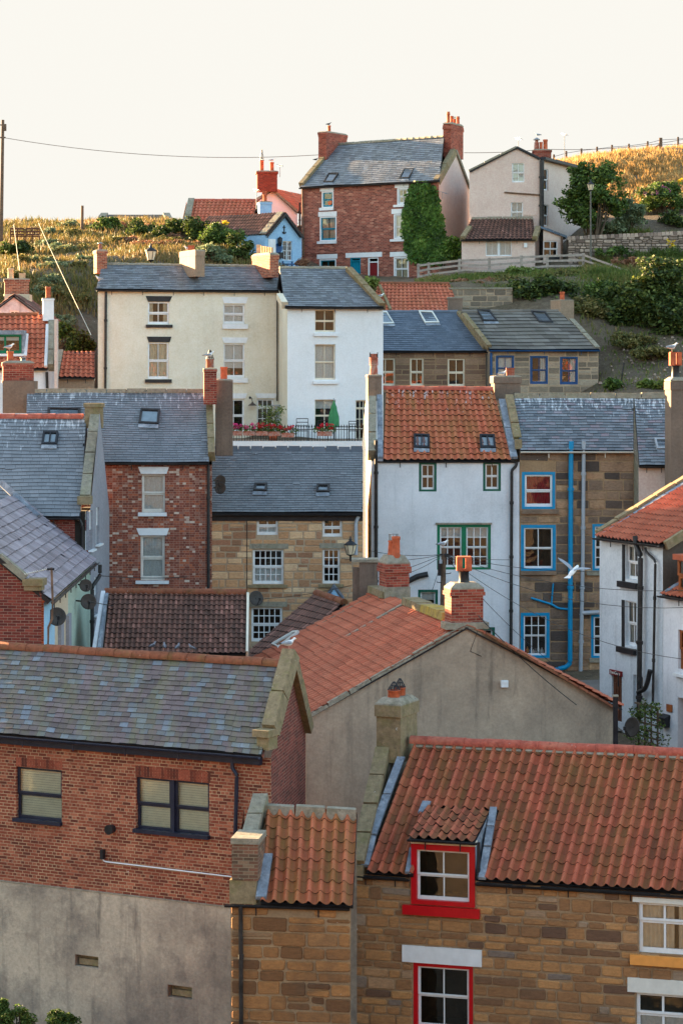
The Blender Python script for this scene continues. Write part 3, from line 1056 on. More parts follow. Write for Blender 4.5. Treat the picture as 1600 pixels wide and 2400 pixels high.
def skylight(rf, sl, quad, mat='black', up=0.07, bars=0, blind=None, fw=0.07, flash=True):
    """roof window over the four photo corners (top-left, top-right, bottom-right, bottom-left)"""
    c = [sl.hit(*p, 0.04) for p in quad]
    mid = sum(c, V()) / 4
    mb = MB()
    inn = []
    for p in c:
        d = mid - p
        inn.append(p + d * min(0.4, fw * 1.5 / d.length))
    n = sl.n
    for i in range(4):
        j = (i + 1) % 4
        mb.hexa([c[i] - n * .06, c[j] - n * .06, inn[j] - n * .06, inn[i] - n * .06], [c[i] + n * up, c[j] + n * up, inn[j] + n * up, inn[i] + n * up])
    for b in range(bars):
        k = (b + 1) / (bars + 1)
        p, r = inn[0].lerp(inn[1], k), inn[3].lerp(inn[2], k)
        s_ = (inn[1] - inn[0]).normalized() * 0.02
        mb.hexa([p - s_ + n * .02, p + s_ + n * .02, r + s_ + n * .02, r - s_ + n * .02], [p - s_ + n * (up + .005), p + s_ + n * (up + .005), r + s_ + n * (up + .005), r - s_ + n * (up + .005)])
    o = mb.build('skylight', mat, rf)
    g = MB()
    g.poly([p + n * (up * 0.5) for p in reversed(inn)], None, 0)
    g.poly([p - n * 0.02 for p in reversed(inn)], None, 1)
    g.build('pane', [GLASS, M['net'] if blind else M['skyreflect']], rf)
    if flash:
        k = MB()
        dn = (c[3] - c[0]).normalized()
        a, b = c[3], c[2]
        k.hexa([a + dn * .01 - n * .02, b + dn * .01 - n * .02, b + dn * .16 - n * .02, a + dn * .16 - n * .02],
               [a + dn * .01 + n * .03, b + dn * .01 + n * .03, b + dn * .16 + n * .0, a + dn * .16 + n * .0])
        k.build('flashing', 'lead', rf)
    return o


# ------------------------------------------------------------------ chimneys
def pot_mesh(mb, c, r, hgt, style='plain'):
    c = V(c)
    if style == 'plain':
        mb.lathe(c, [(r * 1.08, -0.05), (r * 1.05, hgt * 0.05), (r * 0.95, hgt * 0.12), (r * 0.88, hgt * 0.8), (r * 1.02, hgt * 0.84), (r * 1.04, hgt * 0.97), (r * 0.98, hgt), (r * 0.74, hgt), (r * 0.72, hgt * 0.5)])
        mb.lathe(c, [(r * 0.72, hgt * 0.5), (0.001, hgt * 0.5)], m=1)
    elif style == 'tall':
        mb.lathe(c, [(r * 1.1, -0.05), (r * 1.05, hgt * 0.05), (r * 0.9, hgt * 0.1), (r * 0.8, hgt * 0.72), (r * 1.05, hgt * 0.76), (r * 1.05, hgt * 0.82), (r * 0.85, hgt * 0.84), (r * 0.9, hgt), (r * 0.68, hgt), (r * 0.66, hgt * 0.6)])
        mb.lathe(c, [(r * 0.66, hgt * 0.6), (0.001, hgt * 0.6)], m=1)
    elif style == 'square':
        mb.cbox(c + V((0, 0, hgt / 2 - 0.02)), r * 2, r * 2, hgt + 0.04)
        mb.cbox(c + V((0, 0, hgt)), r * 2.2, r * 2.2, 0.06)
    elif style == 'slot':
        # stained neck carrying a square louvred terracotta box
        mb.lathe(c, [(r * 0.85, -0.05), (r * 0.72, hgt * 0.1), (r * 0.66, hgt * 0.4), (r * 0.85, hgt * 0.48)], m=1)
        for k in range(4):
            a = math.pi / 4 + k * math.pi / 2
            mb.cbox(c + V((r * 0.92 * math.cos(a), r * 0.92 * math.sin(a), hgt * 0.73)), r * 0.78, r * 0.78, hgt * 0.5)
        mb.cbox(c + V((0, 0, hgt * 0.5)), r * 1.6, r * 1.6, 0.05)
        mb.cbox(c + V((0, 0, hgt * 0.98)), r * 1.9, r * 1.9, 0.03)
    elif style == 'ribbed':
        pr = [(r * 1.1, -0.05), (r * 0.95, hgt * 0.06), (r * 0.78, hgt * 0.42)]
        for k in range(6):
            z = hgt * (0.46 + 0.065 * k)
            pr += [(r * 0.8, z), (r * 1.0, z + hgt * 0.012), (r * 1.0, z + hgt * 0.045), (r * 0.8, z + hgt * 0.055)]
        pr += [(r * 0.85, hgt * 0.88), (r * 0.85, hgt), (0.001, hgt)]
        mb.lathe(c, pr)
        for sx in (-1, 1):
            mb.cbox(c + V((sx * r * 0.85, 0, hgt * 0.95)), r * 0.2, r * 1.2, hgt * 0.22, 1)
    elif style == 'guard':
        mb.lathe(c, [(r, -0.05), (r * 0.98, hgt * 0.9), (r * 1.08, hgt * 0.92), (r * 1.08, hgt), (r * 0.8, hgt), (r * 0.78, hgt * 0.4)])
        mb.lathe(c, [(r * 0.78, hgt * 0.4), (0.001, hgt * 0.4)], m=1)
        for k in range(12):
            a = 2 * math.pi * k / 12
            mb.tube([c + V((r * 1.02 * math.cos(a), r * 1.02 * math.sin(a), hgt)), c + V((r * 0.75 * math.cos(a), r * 0.75 * math.sin(a), hgt * 1.35)), c + V((r * 0.16 * math.cos(a), r * 0.16 * math.sin(a), hgt * 2.0))], 0.009, 4, 1)
        for rz, zz in ((1.02, 1.02), (0.86, 1.2), (0.6, 1.5)):
            mb.tube([c + V((r * rz * math.cos(2 * math.pi * k / 16), r * rz * math.sin(2 * math.pi * k / 16), hgt * zz)) for k in range(17)], 0.009, 4, 1, False)
    elif style == 'roll':
        mb.lathe(c, [(r * 1.05, -0.05), (r * 0.95, hgt * 0.1), (r * 0.8, hgt * 0.62), (r * 0.95, hgt * 0.66), (r * 0.8, hgt * 0.7), (r * 0.6, hgt * 0.7)])
        for k in range(8):
            a = 2 * math.pi * k / 8
            mb.tube([c + V((r * 0.7 * math.cos(a), r * 0.7 * math.sin(a), hgt * 0.7)), c + V((r * 0.7 * math.cos(a), r * 0.7 * math.sin(a), hgt))], 0.012, 4, 2)
        mb.lathe(c, [(0.001, hgt * 1.02), (r * 0.85, hgt), (r * 0.85, hgt * 0.97), (0.001, hgt * 0.97)], m=2)
    elif style == 'cowl':
        mb.lathe(c, [(r * 0.95, -0.05), (r * 0.85, hgt * 0.6), (r * 0.6, hgt * 0.62), (r * 0.55, hgt * 0.78)])
        mb.lathe(c, [(0.001, hgt), (r * 1.2, hgt * 0.86), (r * 1.2, hgt * 0.78), (0.001, hgt * 0.8)], m=2)


def chimney(h, l, c, r, yt, yb, Y, D, mat, side='L', bands=((0.0, 0.08, 0.05),), flaunch=0.12, pots=(), base=None, cap='cement', potmat='pot', name='chimney'):
    """stack whose near corner shows at column c and depth Y, one flank of depth D and the front"""
    cz = P(c, yt, Y)
    Cn = V((cz.x, Y, 0))
    lo, hi = 0.0, 1.4
    for _ in range(40):
        th = (lo + hi) / 2
        if side == 'L':
            x = PX(Cn + V((-math.sin(th), math.cos(th), 0)) * D); less = x > l
        else:
            x = PX(Cn + V((math.sin(th), math.cos(th), 0)) * D); less = x < r
        lo, hi = (th, hi) if less else (lo, th)
    if side == 'L':
        fd = V((math.cos(th), math.sin(th), 0)); sd = V((-math.sin(th), math.cos(th), 0)); tgt = r
    else:
        fd = V((-math.cos(th), math.sin(th), 0)); sd = V((math.sin(th), math.cos(th), 0)); tgt = l
    lo, hi = 0.05, 9.0
    for _ in range(40):
        wd = (lo + hi) / 2
        x = PX(Cn + fd * wd)
        lo, hi = (wd, hi) if (x < tgt if side == 'L' else x > tgt) else (lo, wd)
    if side == 'L':
        pl = [Cn, Cn + fd * wd, Cn + fd * wd + sd * D, Cn + sd * D]
    else:
        pl = [Cn + fd * wd, Cn, Cn + sd * D, Cn + fd * wd + sd * D]
    ctr = sum(pl, V()) / 4
    zt, zb = cz.z, P(c, yb, Y).z
    mb = MB()

    def ring(z, g):
        return [p + (p - ctr).normalized() * g * 1.3 + V((0, 0, z)) for p in pl]

    def pris(z0, z1, g, m=0, g1=None):
        a, b = ring(z0, g), ring(z1, g if g1 is None else g1)
        uo = 0.0
        for i in range(4):
            j = (i + 1) % 4
            L = (pl[j] - pl[i]).length
            mb.poly([a[i], a[j], b[j], b[i]], [(uo, z0), (uo + L, z0), (uo + L, z1), (uo, z1)], m)
            uo += L + 0.11
        mb.poly(b, None, m); mb.poly(list(reversed(a)), None, m)
    pris(zb, zt, 0.0)
    for (d0, d1, g) in bands:
        pris(zt - d1, zt - d0 + 0.004, g)
    if base:
        pris(zb - 0.05, zb + base[0], 0.03, 2)
    if flaunch:
        g = bands[0][2] if bands else 0
        pris(zt + 0.004, zt + 0.04, g * 0.9, 1, g * 0.7)
        pris(zt + 0.04, zt + flaunch, g * 0.6, 1, -0.12)
    o = mb.build(name, [mat, cap, base[1] if base else mat], h)
    ax = (pl[2] - pl[1]).normalized() if D > wd else (pl[1] - pl[0]).normalized()
    for pt in pots:
        px, pyt, pyb, rp, style = pt[:5]
        # the pot stands on the stack's long centre line where the photo shows it
        nrm = V((ax.y, -ax.x, 0))
        g = hit(px, 0, V((ctr.x, ctr.y, 0)), nrm) if abs(nrm.dot(V(((px - CX) / F, 1, 0)).normalized())) > 0.15 else V((ctr.x, ctr.y, 0))
        off = max(-max(D, wd) / 2 + 0.12, min(max(D, wd) / 2 - 0.12, (V((g.x, g.y, 0)) - ctr).dot(ax)))
        if len(pt) > 5:
            off = pt[5] * max(D, wd) / 2
        c0 = V((ctr.x, ctr.y, 0)) + ax * off
        z0 = zt + flaunch
        ztop = (HZ - pyt) / F * c0.y
        k = MB()
        pot_mesh(k, (c0.x, c0.y, z0 - 0.03), rp / F * c0.y, max(0.15, ztop - z0 + 0.03), style)
        k.build('chimney_pot', [pt[6] if len(pt) > 6 else potmat, 'black', 'metal'], o)
    return o, zt + flaunch
M['skyreflect'] = m_plain('skylight_painted_reflection', C(196, 202, 206), 0.5, 0.1)  # pale backing under the glass: sky reflection put into the colour

# ================================================================== HOUSES
def rw(f, z0, z1, a=0.0, b=None):
    b = f.W if b is None else b
    return [(a, z0), (b, z0), (b, z1), (a, z1)]


def flat(f, name, mat, x0, y0, x1, y1, d0=0.0, d1=0.03, parent=None):
    u0, z0, u1, z1 = f.rect(x0, y0, x1, y1)
    mb = MB(); f.fb(mb, u0, u1, z0, z1, d0, d1)
    return mb.build(name, mat, parent or f.h)


M['soldier'] = m_stone('soldier_brick', [(0, C(84, 48, 40)), (0.4, C(134, 68, 50)), (1, C(162, 88, 66))], C(80, 50, 40), 0.4)

# ---- brick building with the mixed slate roof, bottom left
h1 = thing('brick_house', 'red brick building with mauve and blue slate roof over a bare cement wall', 'house', P(300, 2400, 57))
f1 = Facade((-160, 58.47), (635, 54.2), h1, 'brick_near')
ER = P(613, 1770, 54.0); EL = ER - f1.u * 8.6
RR = rise(ER, 656, 1553, 42); RL = RR + (EL - ER)
rf, sl = roof(h1, 'slate', EL, ER, RL, RR, 'sl_multi', width=0.235, gauge=0.155, jit=0.012, seed=11, thick=0.011)
ridge_tiles(h1, RL, RR + f1.u * 0.1, 'ridgeb', 0.15, 0.5)
RIDGE_A = RR.copy(); RIDGE_N = V(((RR - RL).y, -(RR - RL).x, 0)).normalized()
cp = [sl.hit(679, 1524, 0.08), sl.hit(652, 1625, 0.08), sl.hit(631, 1708, 0.08)]
strip(h1, 'coping', 'cope', cp, f1.u * 0.36, 0.10, 0.25, seg=1.05)
zE = ER.z - 0.1
zR = f1.uz(540, 2124)[1]
sol = lambda f, w, x0, y0, x1, y1: None


def soldier(f, w, x0, y0, x1, y1, step=0.078, seed=2):
    rr = random.Random(seed)
    u0, z0, u1, z1 = f.rect(x0, y0, x1, y1)
    mb = MB(); u = u0
    while u < u1 - 0.02:
        b = [f.pt(u, z0, -.02), f.pt(u + step - .01, z0, -.02), f.pt(u + step - .01, z1, -.02), f.pt(u, z1, -.02)]
        mb.hexa(b, [p + f.n * 0.024 for p in b], 0, rr.random()); u += step
    mb.build('brick_arch', 'soldier', w)


w1 = f1.win(38.8, 1801, 145.4, 1925, 'navy', cols=1, rec=0.05, cur='blind', fr=0.065, sill=('navy', 36, 147, 1921, 1929))
soldier(f1, w1, 38.8, 1779, 145.4, 1800)
w2 = f1.win(319, 1828, 490.5, 1954, 'navy', cols=1, rec=0.05, cur='blind', fr=0.065, mid=0.09, sill=('navy', 317, 493, 1949, 1958))
soldier(f1, w2, 318, 1802, 492, 1827, seed=4)
f1.finish(rw(f1, zR, zE))
fas = MB(); f1.fb(fas, 0, f1.W - 0.22, zE - 0.16, zE + 0.06, 0.003, 0.13); fas.build('fascia', 'navy', h1)
gutter(h1, EL + f1.n * 0.05, ER + f1.n * 0.05, 'navy', 0.06, 0.03, out=f1.n)
fpipe(f1, [(548, 1786), (549, 1800), (559, 1814), (555, 1975)], 0.045, 'navy', 0.08)
b2 = Facade((-160, 58.47), (635, 54.2), h1, 'w_rough')
for x0, y0, x1, y1 in ((178, 2239, 233, 2266), (395, 2310, 452, 2339)):
    u0, z0, u1, z1 = b2.rect(x0, y0, x1, y1)
    b2.holes.append((u0, z0, u1, z1, 0.16))
    k = MB(); b2.fb(k, u0, u1, z0, z1, -0.3, -0.15); b2.fb(k, u0 + .06, u1 - .05, z0 + .03, z0 + .17, -0.15, -0.06); k.build('niche_stone', 'cope', h1)
b2.finish(rw(b2, -19, zR), d=0.035, name='lower_wall')
k = MB(); f1.fb(k, 0, f1.W, zR - 0.03, zR, 0.0, 0.05); k.build('render_edge', 'cement', h1)
c = f1.pt(*f1.uz(264, 1942), 0.0)
k = MB()
k.tube([c - f1.n * .05, c + f1.n * 0.16], 0.10, 16); k.tube([c + f1.n * 0.15, c + f1.n * 0.18], 0.115, 16)
k.build('flue_vent', 'black', h1)
pipe(h1, [f1.pt(*f1.uz(244, 1990), 0.05), f1.pt(*f1.uz(244, 2018), 0.05), f1.pt(*f1.uz(545, 2054), 0.05)], 0.017, 'white', 'overflow_pipe', 0)
k = MB(); f1.fb(k, *f1.uz(241, 2012)[:1], f1.uz(248, 2012)[0], f1.uz(244, 2012)[1], f1.uz(244, 1990)[1], 0.01, 0.12); k.build('pipe_bracket', 'black', h1)
# gable to the right, brick, seen aslant
FR = f1.pt(f1.W, 0); BK = P(716, 0, 58.5); BK.z = 0
MD = (FR + BK) / 2
zA = sl.hit(668, 1540, 0).z - 0.05
mb = MB()
dv = (BK - FR); L = dv.length
pts = [FR + V((0, 0, -19)), FR + V((0, 0, zE)), MD + V((0, 0, zA)), BK + V((0, 0, zE)), BK + V((0, 0, -19))]
mb.poly(list(reversed(pts)), list(reversed([(0, -19), (0, zE), (L / 2, zA), (L, zE), (L, -19)])))
mb.build('gable_wall', 'brick_side', h1)
strip(h1, 'coping', 'cope', [MD + V((0, 0, zA)), BK + V((0, 0, zE))], f1.u * 0.4, 0.14, 0.1, seg=1.1)
k = MB()
u0, z0, u1, z1 = f1.rect(607, 1708, 646, 1726)
f1.fb(k, f1.W - 0.38, f1.W + 0.04, z0, z1 - 0.02, -0.3, 0.20)
k.build('kneeler', 'cope', h1); k = MB()
f1.fb(k, f1.W - 0.30, f1.W + 0.005, z0 - 0.3, z0, -0.3, 0.12)
k.build('kneeler', 'cope', h1)

# ---- stone house with the red dormer, bottom right
h2 = thing('stone_house', 'brown stone house with red pantile roof and red framed dormer window at bottom right', 'house', P(1150, 2400, 54))
f2 = Facade((818, 55.0), (1700, 52.6), h2, 'mortar')
EL, ER = P(858, 2040, 54.75), P(1705, 2097, 52.4)
zz = (EL.z + ER.z) / 2; EL.z = ER.z = zz
RL = rise(EL, 972, 1735, 45); RR = ER + V((0.95, 2.66, RL.z - zz))
tx = Slope(EL, ER, RL, RR); dt_ = tx.hit(1070, 1900)
CUT = ((P(966, 2060, 54.5) - EL).length / tx.W, (P(1116, 2068, 54.05) - EL).length / tx.W, ((dt_ - EL).dot((RL - EL).normalized()) - (ER - EL).normalized().dot(dt_ - EL) * (ER - EL).normalized().dot((RL - EL).normalized())) / tx.L * .93)
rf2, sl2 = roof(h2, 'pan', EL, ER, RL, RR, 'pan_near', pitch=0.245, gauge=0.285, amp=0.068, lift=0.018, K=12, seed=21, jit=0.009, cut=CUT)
ridge_tiles(h2, RL + V((-0.1, 0, 0.02)), RR + V((0, 0, 0.02)), 'ridge', 0.15, 0.46)
k = strip(h2, 'mortar_bed', 'cement', [RL.lerp(EL, 0.035) + V((0, -.02, .0)), RR.lerp(ER, 0.035) + V((0, -.02, 0))], (0, -0.10, -0.10), 0.035, 0.04, seg=2.4)
cpt = [sl2.hit(897, 1755, 0.08), sl2.hit(868, 1890, 0.08), sl2.hit(836, 2026, 0.08)]
strip(h2, 'coping', 'cope', cpt, V((0.36, -0.06, 0)), 0.12, 0.3, seg=0.95)
strip(h2, 'flashing', 'lead', [sl2.hit(940, 1772, 0.03), sl2.hit(906, 1862, 0.03), sl2.hit(872, 1958, 0.03), sl2.hit(855, 2030, 0.03)], V((0.2, -0.03, 0)), 0.03, 0.05, seg=1.6)
dw = f2.win(964, 1980, 1113, 2122, 'white', 'red', 0.13, 2, (1, 1), 0.02, proud=0.02, bar=0.028, fr=0.055, cur=None, deep=0.9,
            sill=('red', 945, 1125, 2124, 2146))
w = f2.win(968, 2258, 1108, 2420, 'white', 'red', 0.10, 2, (1, 1), 0.06, bar=0.028, fr=0.055, deep=0.9, split=0.47,
           lint=('white', 943, 1129, 943, 1129, 2220, 2259, 0.06))
w = f2.win(1496, 2119, 1668, 2238, 'white', None, 0.1, 3, (1, 1), 0.04, bar=0.05, fr=0.075, cur='full', split=0.36,
           sill=('orange', 1477, 1690, 2242, 2265), lint=('offwhite', 1482, 1690, 1482, 1690, 2107, 2119, 0.05))
w = f2.win(1490, 2332, 1668, 2440, 'white', None, 0.1, 3, (1, 1), 0.05, bar=0.05, fr=0.075, split=0.45, cur='half',
           lint=('offwhite', 1470, 1690, 1470, 1690, 2297, 2331, 0.05))
zE = zz - 0.09
f2.stones(rw(f2, -18, zE), 'stone_near', 'mortar', 0.16, 0.32, 0.28, 0.7, 0.038, 5, 0.03, 0.014, 0.025)
shell(h2, f2, -18, EL, ER, RL, RR, 'w_rough')
gutter(h2, f2.pt(0.05, zE, 0.03), f2.pt(f2.uz(961, 2055)[0], zE, 0.03), 'black', 0.075, 0.02, out=f2.n)
gutter(h2, f2.pt(f2.uz(1116, 2070)[0], zE, 0.03), f2.pt(f2.W, zE, 0.03), 'black', 0.075, 0.02, out=f2.n)
fpipe(f2, [(822, 2068), (824, 2420)], 0.05, 'pipe', 0.1)
k = MB(); f2.fb(k, -0.03, 0.36, zE - 0.12, zE + 0.22, -0.3, 0.16); k.build('kneeler', 'cope', h2)
# dormer: cheeks, roof, gutter, flashing
dm = MB()
dEL, dER = f2.pt(*f2.uz(959, 1962), 0.14), f2.pt(*f2.uz(1114, 1967), 0.14)
zd = (dEL.z + dER.z) / 2; dEL.z = dER.z = zd
dRL, dRR = sl2.hit(1000, 1889, 0.03), sl2.hit(1148, 1897, 0.03)
u0, z0, u1, z1 = f2.rect(964, 1980, 1113, 2122)
head = MB(); f2.fb(head, u0 - 0.01, u1 + 0.01, z1, zd - 0.03, -0.2, 0.045)
head.build('dormer_head', 'cream_paint', h2)
drf, dsl = roof(h2, 'pan', dEL, dER, dRL, dRR, 'pan_near', back=False, name='dormer_roof', under=0.05, pitch=0.235, gauge=0.27, amp=0.052, lift=0.024, K=10, seed=31, jit=0.014)
for uu, e, r in ((u0, dEL, dRL), (u1, dER, dRR)):
    a = f2.pt(uu, zd - 0.05, -0.01); b = f2.pt(uu, zz - 0.25, -0.01)
    rr_ = V((r.x, r.y, r.z - 0.03)); bb = sl2.hit(PX(b) + (rr_.x - a.x) * 60, HZ - b.z / b.y * F + 2, -0.02)
    ck = MB(); ck.poly([a, b, rr_]); ck.build('dormer_cheek', 'lead', h2)
gutter(h2, dEL + f2.n * 0.0, dER + f2.n * 0.0 + f2.u * 0.08, 'black', 0.055, 0.03, out=f2.n, name='dormer_gutter')
dp = f2.pt(u1 + 0.1, zd, 0.1)
pipe(h2, [dp + V((0, 0, -0.03)), dp + V((0, 0, -0.75)), dp + V((-0.02, -0.02, -0.85))], 0.04, 'black', 'dormer_pipe', 0)
strip(h2, 'flashing', 'lead', [sl2.hit(1156, 1890, 0.06), sl2.hit(1141, 1985, 0.06), sl2.hit(1128, 2060, 0.05)], V((0.17, -0.04, 0)), 0.03, 0.04, seg=0.6)
strip(h2, 'flashing', 'lead', [sl2.hit(1000, 1876, 0.06), sl2.hit(988, 1905, 0.06)], V((0.2, -0.04, 0)), 0.03, 0.04, seg=0.6)
strip(h2, 'flashing', 'lead', [sl2.hit(966, 1985, 0.05), sl2.hit(955, 2046, 0.05)], V((0.13, -0.03, 0)), 0.03, 0.04, seg=0.6)
ch, zt = chimney(h2, 882, 938, 977, 1655, 1790, 57.0, 1.05, 'cope', 'R', bands=((0.0, 0.27, 0.05),), flaunch=0.16, cap='cement', potmat='pot',
                 pots=((921, 1617, 1640, 14.5, 'guard', -0.35), (940, 1611, 1632, 13, 'guard', 0.35)))

# ---- low wing between the two
h3 = thing('stone_wing', 'small stone wing with mossy orange pantile roof squeezed between brick wall and dormer house', 'house', P(690, 2400, 53.4))
f3 = Facade((541, 51.5), (822, 51.15), h3, 'mortar')
EL, ER = P(610, 2112, 51.27), P(826, 2123, 50.95)
zz3 = (EL.z + ER.z) / 2; EL.z = ER.z = zz3
RL = rise(EL, 625, 1891, 40); RR = rise(ER, 836, 1903, 40)
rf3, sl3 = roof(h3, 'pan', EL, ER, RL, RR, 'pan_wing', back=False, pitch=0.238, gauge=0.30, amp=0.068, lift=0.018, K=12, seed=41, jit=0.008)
f3.stones(rw(f3, -18, zz3 - 0.1), 'stone_wing', 'mortar', 0.2, 0.34, 0.4, 0.85, 0.04, 8, 0.03, 0.02, 0.03)
gutter(h3, f3.pt(-0.12, zz3 - 0.08, 0.03), f3.pt(f3.W - 0.02, zz3 - 0.08, 0.03), 'black', 0.055, 0.02, out=f3.n)
fpipe(f3, [(566, 2122), (567, 2430)], 0.045, 'pipe', 0.09)
strip(h3, 'ridge_coping', 'cement', [RL + V((-0.05, 0, 0.02)), RR + V((0, 0, 0.02))], V((0, 0.3, 0)), 0.05, 0.25, seg=0.8)
strip(h3, 'coping', 'cope2', [sl3.hit(611, 1866, 0.12), sl3.hit(597, 1915, 0.12), sl3.hit(582, 1972, 0.12)], V((0.36, 0, 0)), 0.14, 0.35, seg=0.9)
bk = MB()
u0, z0, u1, z1 = f3.rect(545, 1977, 606, 2062)
f3.fb(bk, u0, u1, z0, z1, -0.85, 0.08); bk.build('verge_pier', 'brick_old', h3)
bk = MB(); f3.fb(bk, u0 - 0.02, u1 + 0.02, z1, z1 + 0.13, -0.9, 0.11); bk.build('pier_cap', 'cement', h3); bk = MB(); f3.fb(bk, -0.02, f3.uz(601, 2090)[0], f3.uz(560, 2117)[1], z0, -0.6, 0.06); bk.build('kneeler', 'cope', h3)
strip(h3, 'flashing', 'lead', [sl3.hit(627, 2000, 0.06), sl3.hit(611, 2106, 0.06)], V((0.24, 0, 0)), 0.05, 0.05, seg=2)
bw = MB()
a, b = V((RL.x - 0.3, RL.y, 0)), V((RR.x, RR.y, 0))
bw.poly([a + V((0, .1, -18)), b + V((0, .1, -18)), b + V((0, .1, RR.z)), a + V((0, .1, RL.z))]); bw.build('back_wall', 'w_rough', h3)
bw = MB(); bw.poly([f3.pt(0, -18), f3.pt(0, zz3 - .1), a + V((-.2, 0, RL.z)), a + V((-.2, 0, -18))]); bw.build('gable_wall', 'brick_side', h3)

# ---- grey rendered gable with the red interlocking tiles
h4 = thing('gable_house', 'low house with broad grey cement gable and long red interlocking tile roof', 'house', P(1080, 1740, 62))
f4 = Facade((718, 61.2), (1446, 62.8), h4, 'w_grey')
ap = f4.uz(1092, 1464)
el, er = f4.uz(718, 1677), f4.uz(1446, 1663)
ax = V((-2.1, 9.9, 0))
E0 = f4.pt(el[0] - 0.02, el[1], 0.06); A0 = f4.pt(ap[0], ap[1], 0.06)
lean = -ax.normalized()
ms = 0.62
roof_l = Slope(E0 + ax * ms, E0, A0 + ax * ms, A0)
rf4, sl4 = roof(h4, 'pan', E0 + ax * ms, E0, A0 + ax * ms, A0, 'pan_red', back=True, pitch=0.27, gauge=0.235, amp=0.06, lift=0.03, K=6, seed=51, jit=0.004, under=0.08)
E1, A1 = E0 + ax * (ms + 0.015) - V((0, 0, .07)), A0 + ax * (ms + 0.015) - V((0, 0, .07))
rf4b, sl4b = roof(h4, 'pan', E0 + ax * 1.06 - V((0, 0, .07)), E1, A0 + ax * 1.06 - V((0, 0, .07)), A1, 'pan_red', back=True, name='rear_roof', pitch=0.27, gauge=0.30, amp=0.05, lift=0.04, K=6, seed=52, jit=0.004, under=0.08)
f4.finish([(0, -13), (f4.W, -13), (f4.W, er[1] - .02), (ap[0] + .3, ap[1] - 0.12), (ap[0] - .3, ap[1] - 0.12), (0, el[1] - .04)], name='gable_wall')
for fp, zt_ in ((f4.pt(0, 0), el[1]), (f4.pt(f4.W, 0), er[1])):
    k = MB(); k.poly([fp + V((0, 0, -13)), fp + ax + V((0, 0, -13)), fp + ax + V((0, 0, zt_ - .1)), fp + V((0, 0, zt_ - .1))]); k.build('wall', 'w_grey', h4)
k = MB(); b_ = ax; k.poly([f4.pt(0, -13) + b_, f4.pt(f4.W, -13) + b_, f4.pt(f4.W, er[1]) + b_, f4.pt(*ap) + b_, f4.pt(0, el[1]) + b_]); k.build('back_wall', 'w_grey', h4)
strip(h4, 'ridge', 'copey', [A0 + ax * 0.16 + V((0, 0, .03)), A0 + ax * 0.40 + V((0, 0, .03))], V((0.5, 0.1, 0)), 0.14, 0.08, seg=0.5)
strip(h4, 'ridge', 'cope', [A0 + ax * 0.40 + V((0, 0, .03)), A0 + ax * 0.62 + V((0, 0, .03))], V((0.5, 0.1, 0)), 0.12, 0.08, seg=0.5)
strip(h4, 'ridge', 'cope', [A0 + ax * 0.86 + V((0, 0, -.02)), A0 + ax * 1.06 + V((0, 0, -.02))], V((0.5, 0.1, 0)), 0.12, 0.08, seg=0.5)
strip(h4, 'flashing', 'cement', [sl4.at(0.0, 0.55, 0.02), sl4.at(0.0, 1.0, 0.02)], ax.normalized() * 0.2, 0.05, 0.02, seg=1.2)
strip(h4, 'verge', 'cement', [E0 + lean * -.06 + V((0, 0, -.03)), A0 + lean * -.06 + V((-.3, 0, -.15))], ax.normalized() * 0.16, 0.03, 0.07, seg=0.6)
rv = f4.pt(er[0], er[1], 0.0)
strip(h4, 'verge', 'ridgeb', [A0 + V((0.5, 0.1, -.2)), rv + V((0, 0, .03))], ax.normalized() * 0.3, 0.015, 0.05, seg=0.33, seed=9)
sk = [(588 + 0, 1483 + 6), (694, 1484), (700, 1490), (640, 1522)]
skylight(rf4b, sl4b, [q('X3', 335, 375), q('X3', 372, 372), q('X3', 240, 470), q('X3', 203, 452)], 'offwhite', 0.08, flash=False, fw=0.05)
k = MB(); u0, z0, u1, z1 = f4.rect(1172, 1594, 1188, 1610); f4.fb(k, u0, u1, z0, z1, 0, 0.1); f4.fb(k, u0 + .03, u1 - .03, z0 + .12, z1 - .02, 0.1, 0.115); k.build('alarm_box', 'white', h4)
k = MB(); k.tube([f4.pt(*f4.uz(x, y), 0.01) for x, y in ((1118, 1480), (1101, 1526), (1127, 1538))], 0.008, 5); k.build('cable', 'pipe', h4)
chimney(h4, 1041.6, 1057, 1131.6, 1382, 1492, 62.0, 0.62, 'brick_chim', 'L', bands=((0.0, 0.08, 0.02), (0.08, 0.17, 0.045)), flaunch=0.16,
        pots=((1090, 1304, 1370, 17, 'slot', 0.0),), potmat='pot')
k = MB(); f4.fb(k, ap[0] - 0.55, ap[0] + 0.6, ap[1] - 0.12, ap[1] + 0.05, -0.55, 0.035); k.build('chimney_shoulder', 'cement', h4)
chimney(h4, 888, 905.6, 958.5, 1322, 1405, 70.3, 0.75, 'brick_chim', 'L', bands=((0.0, 0.09, 0.03), (0.09, 0.27, 0.06)), flaunch=0.24, base=(0.36, 'cope2'),
        pots=((926, 1251, 1291, 14, 'roll', 0.2), (915, 1257, 1291, 10, 'plain', -0.5)))

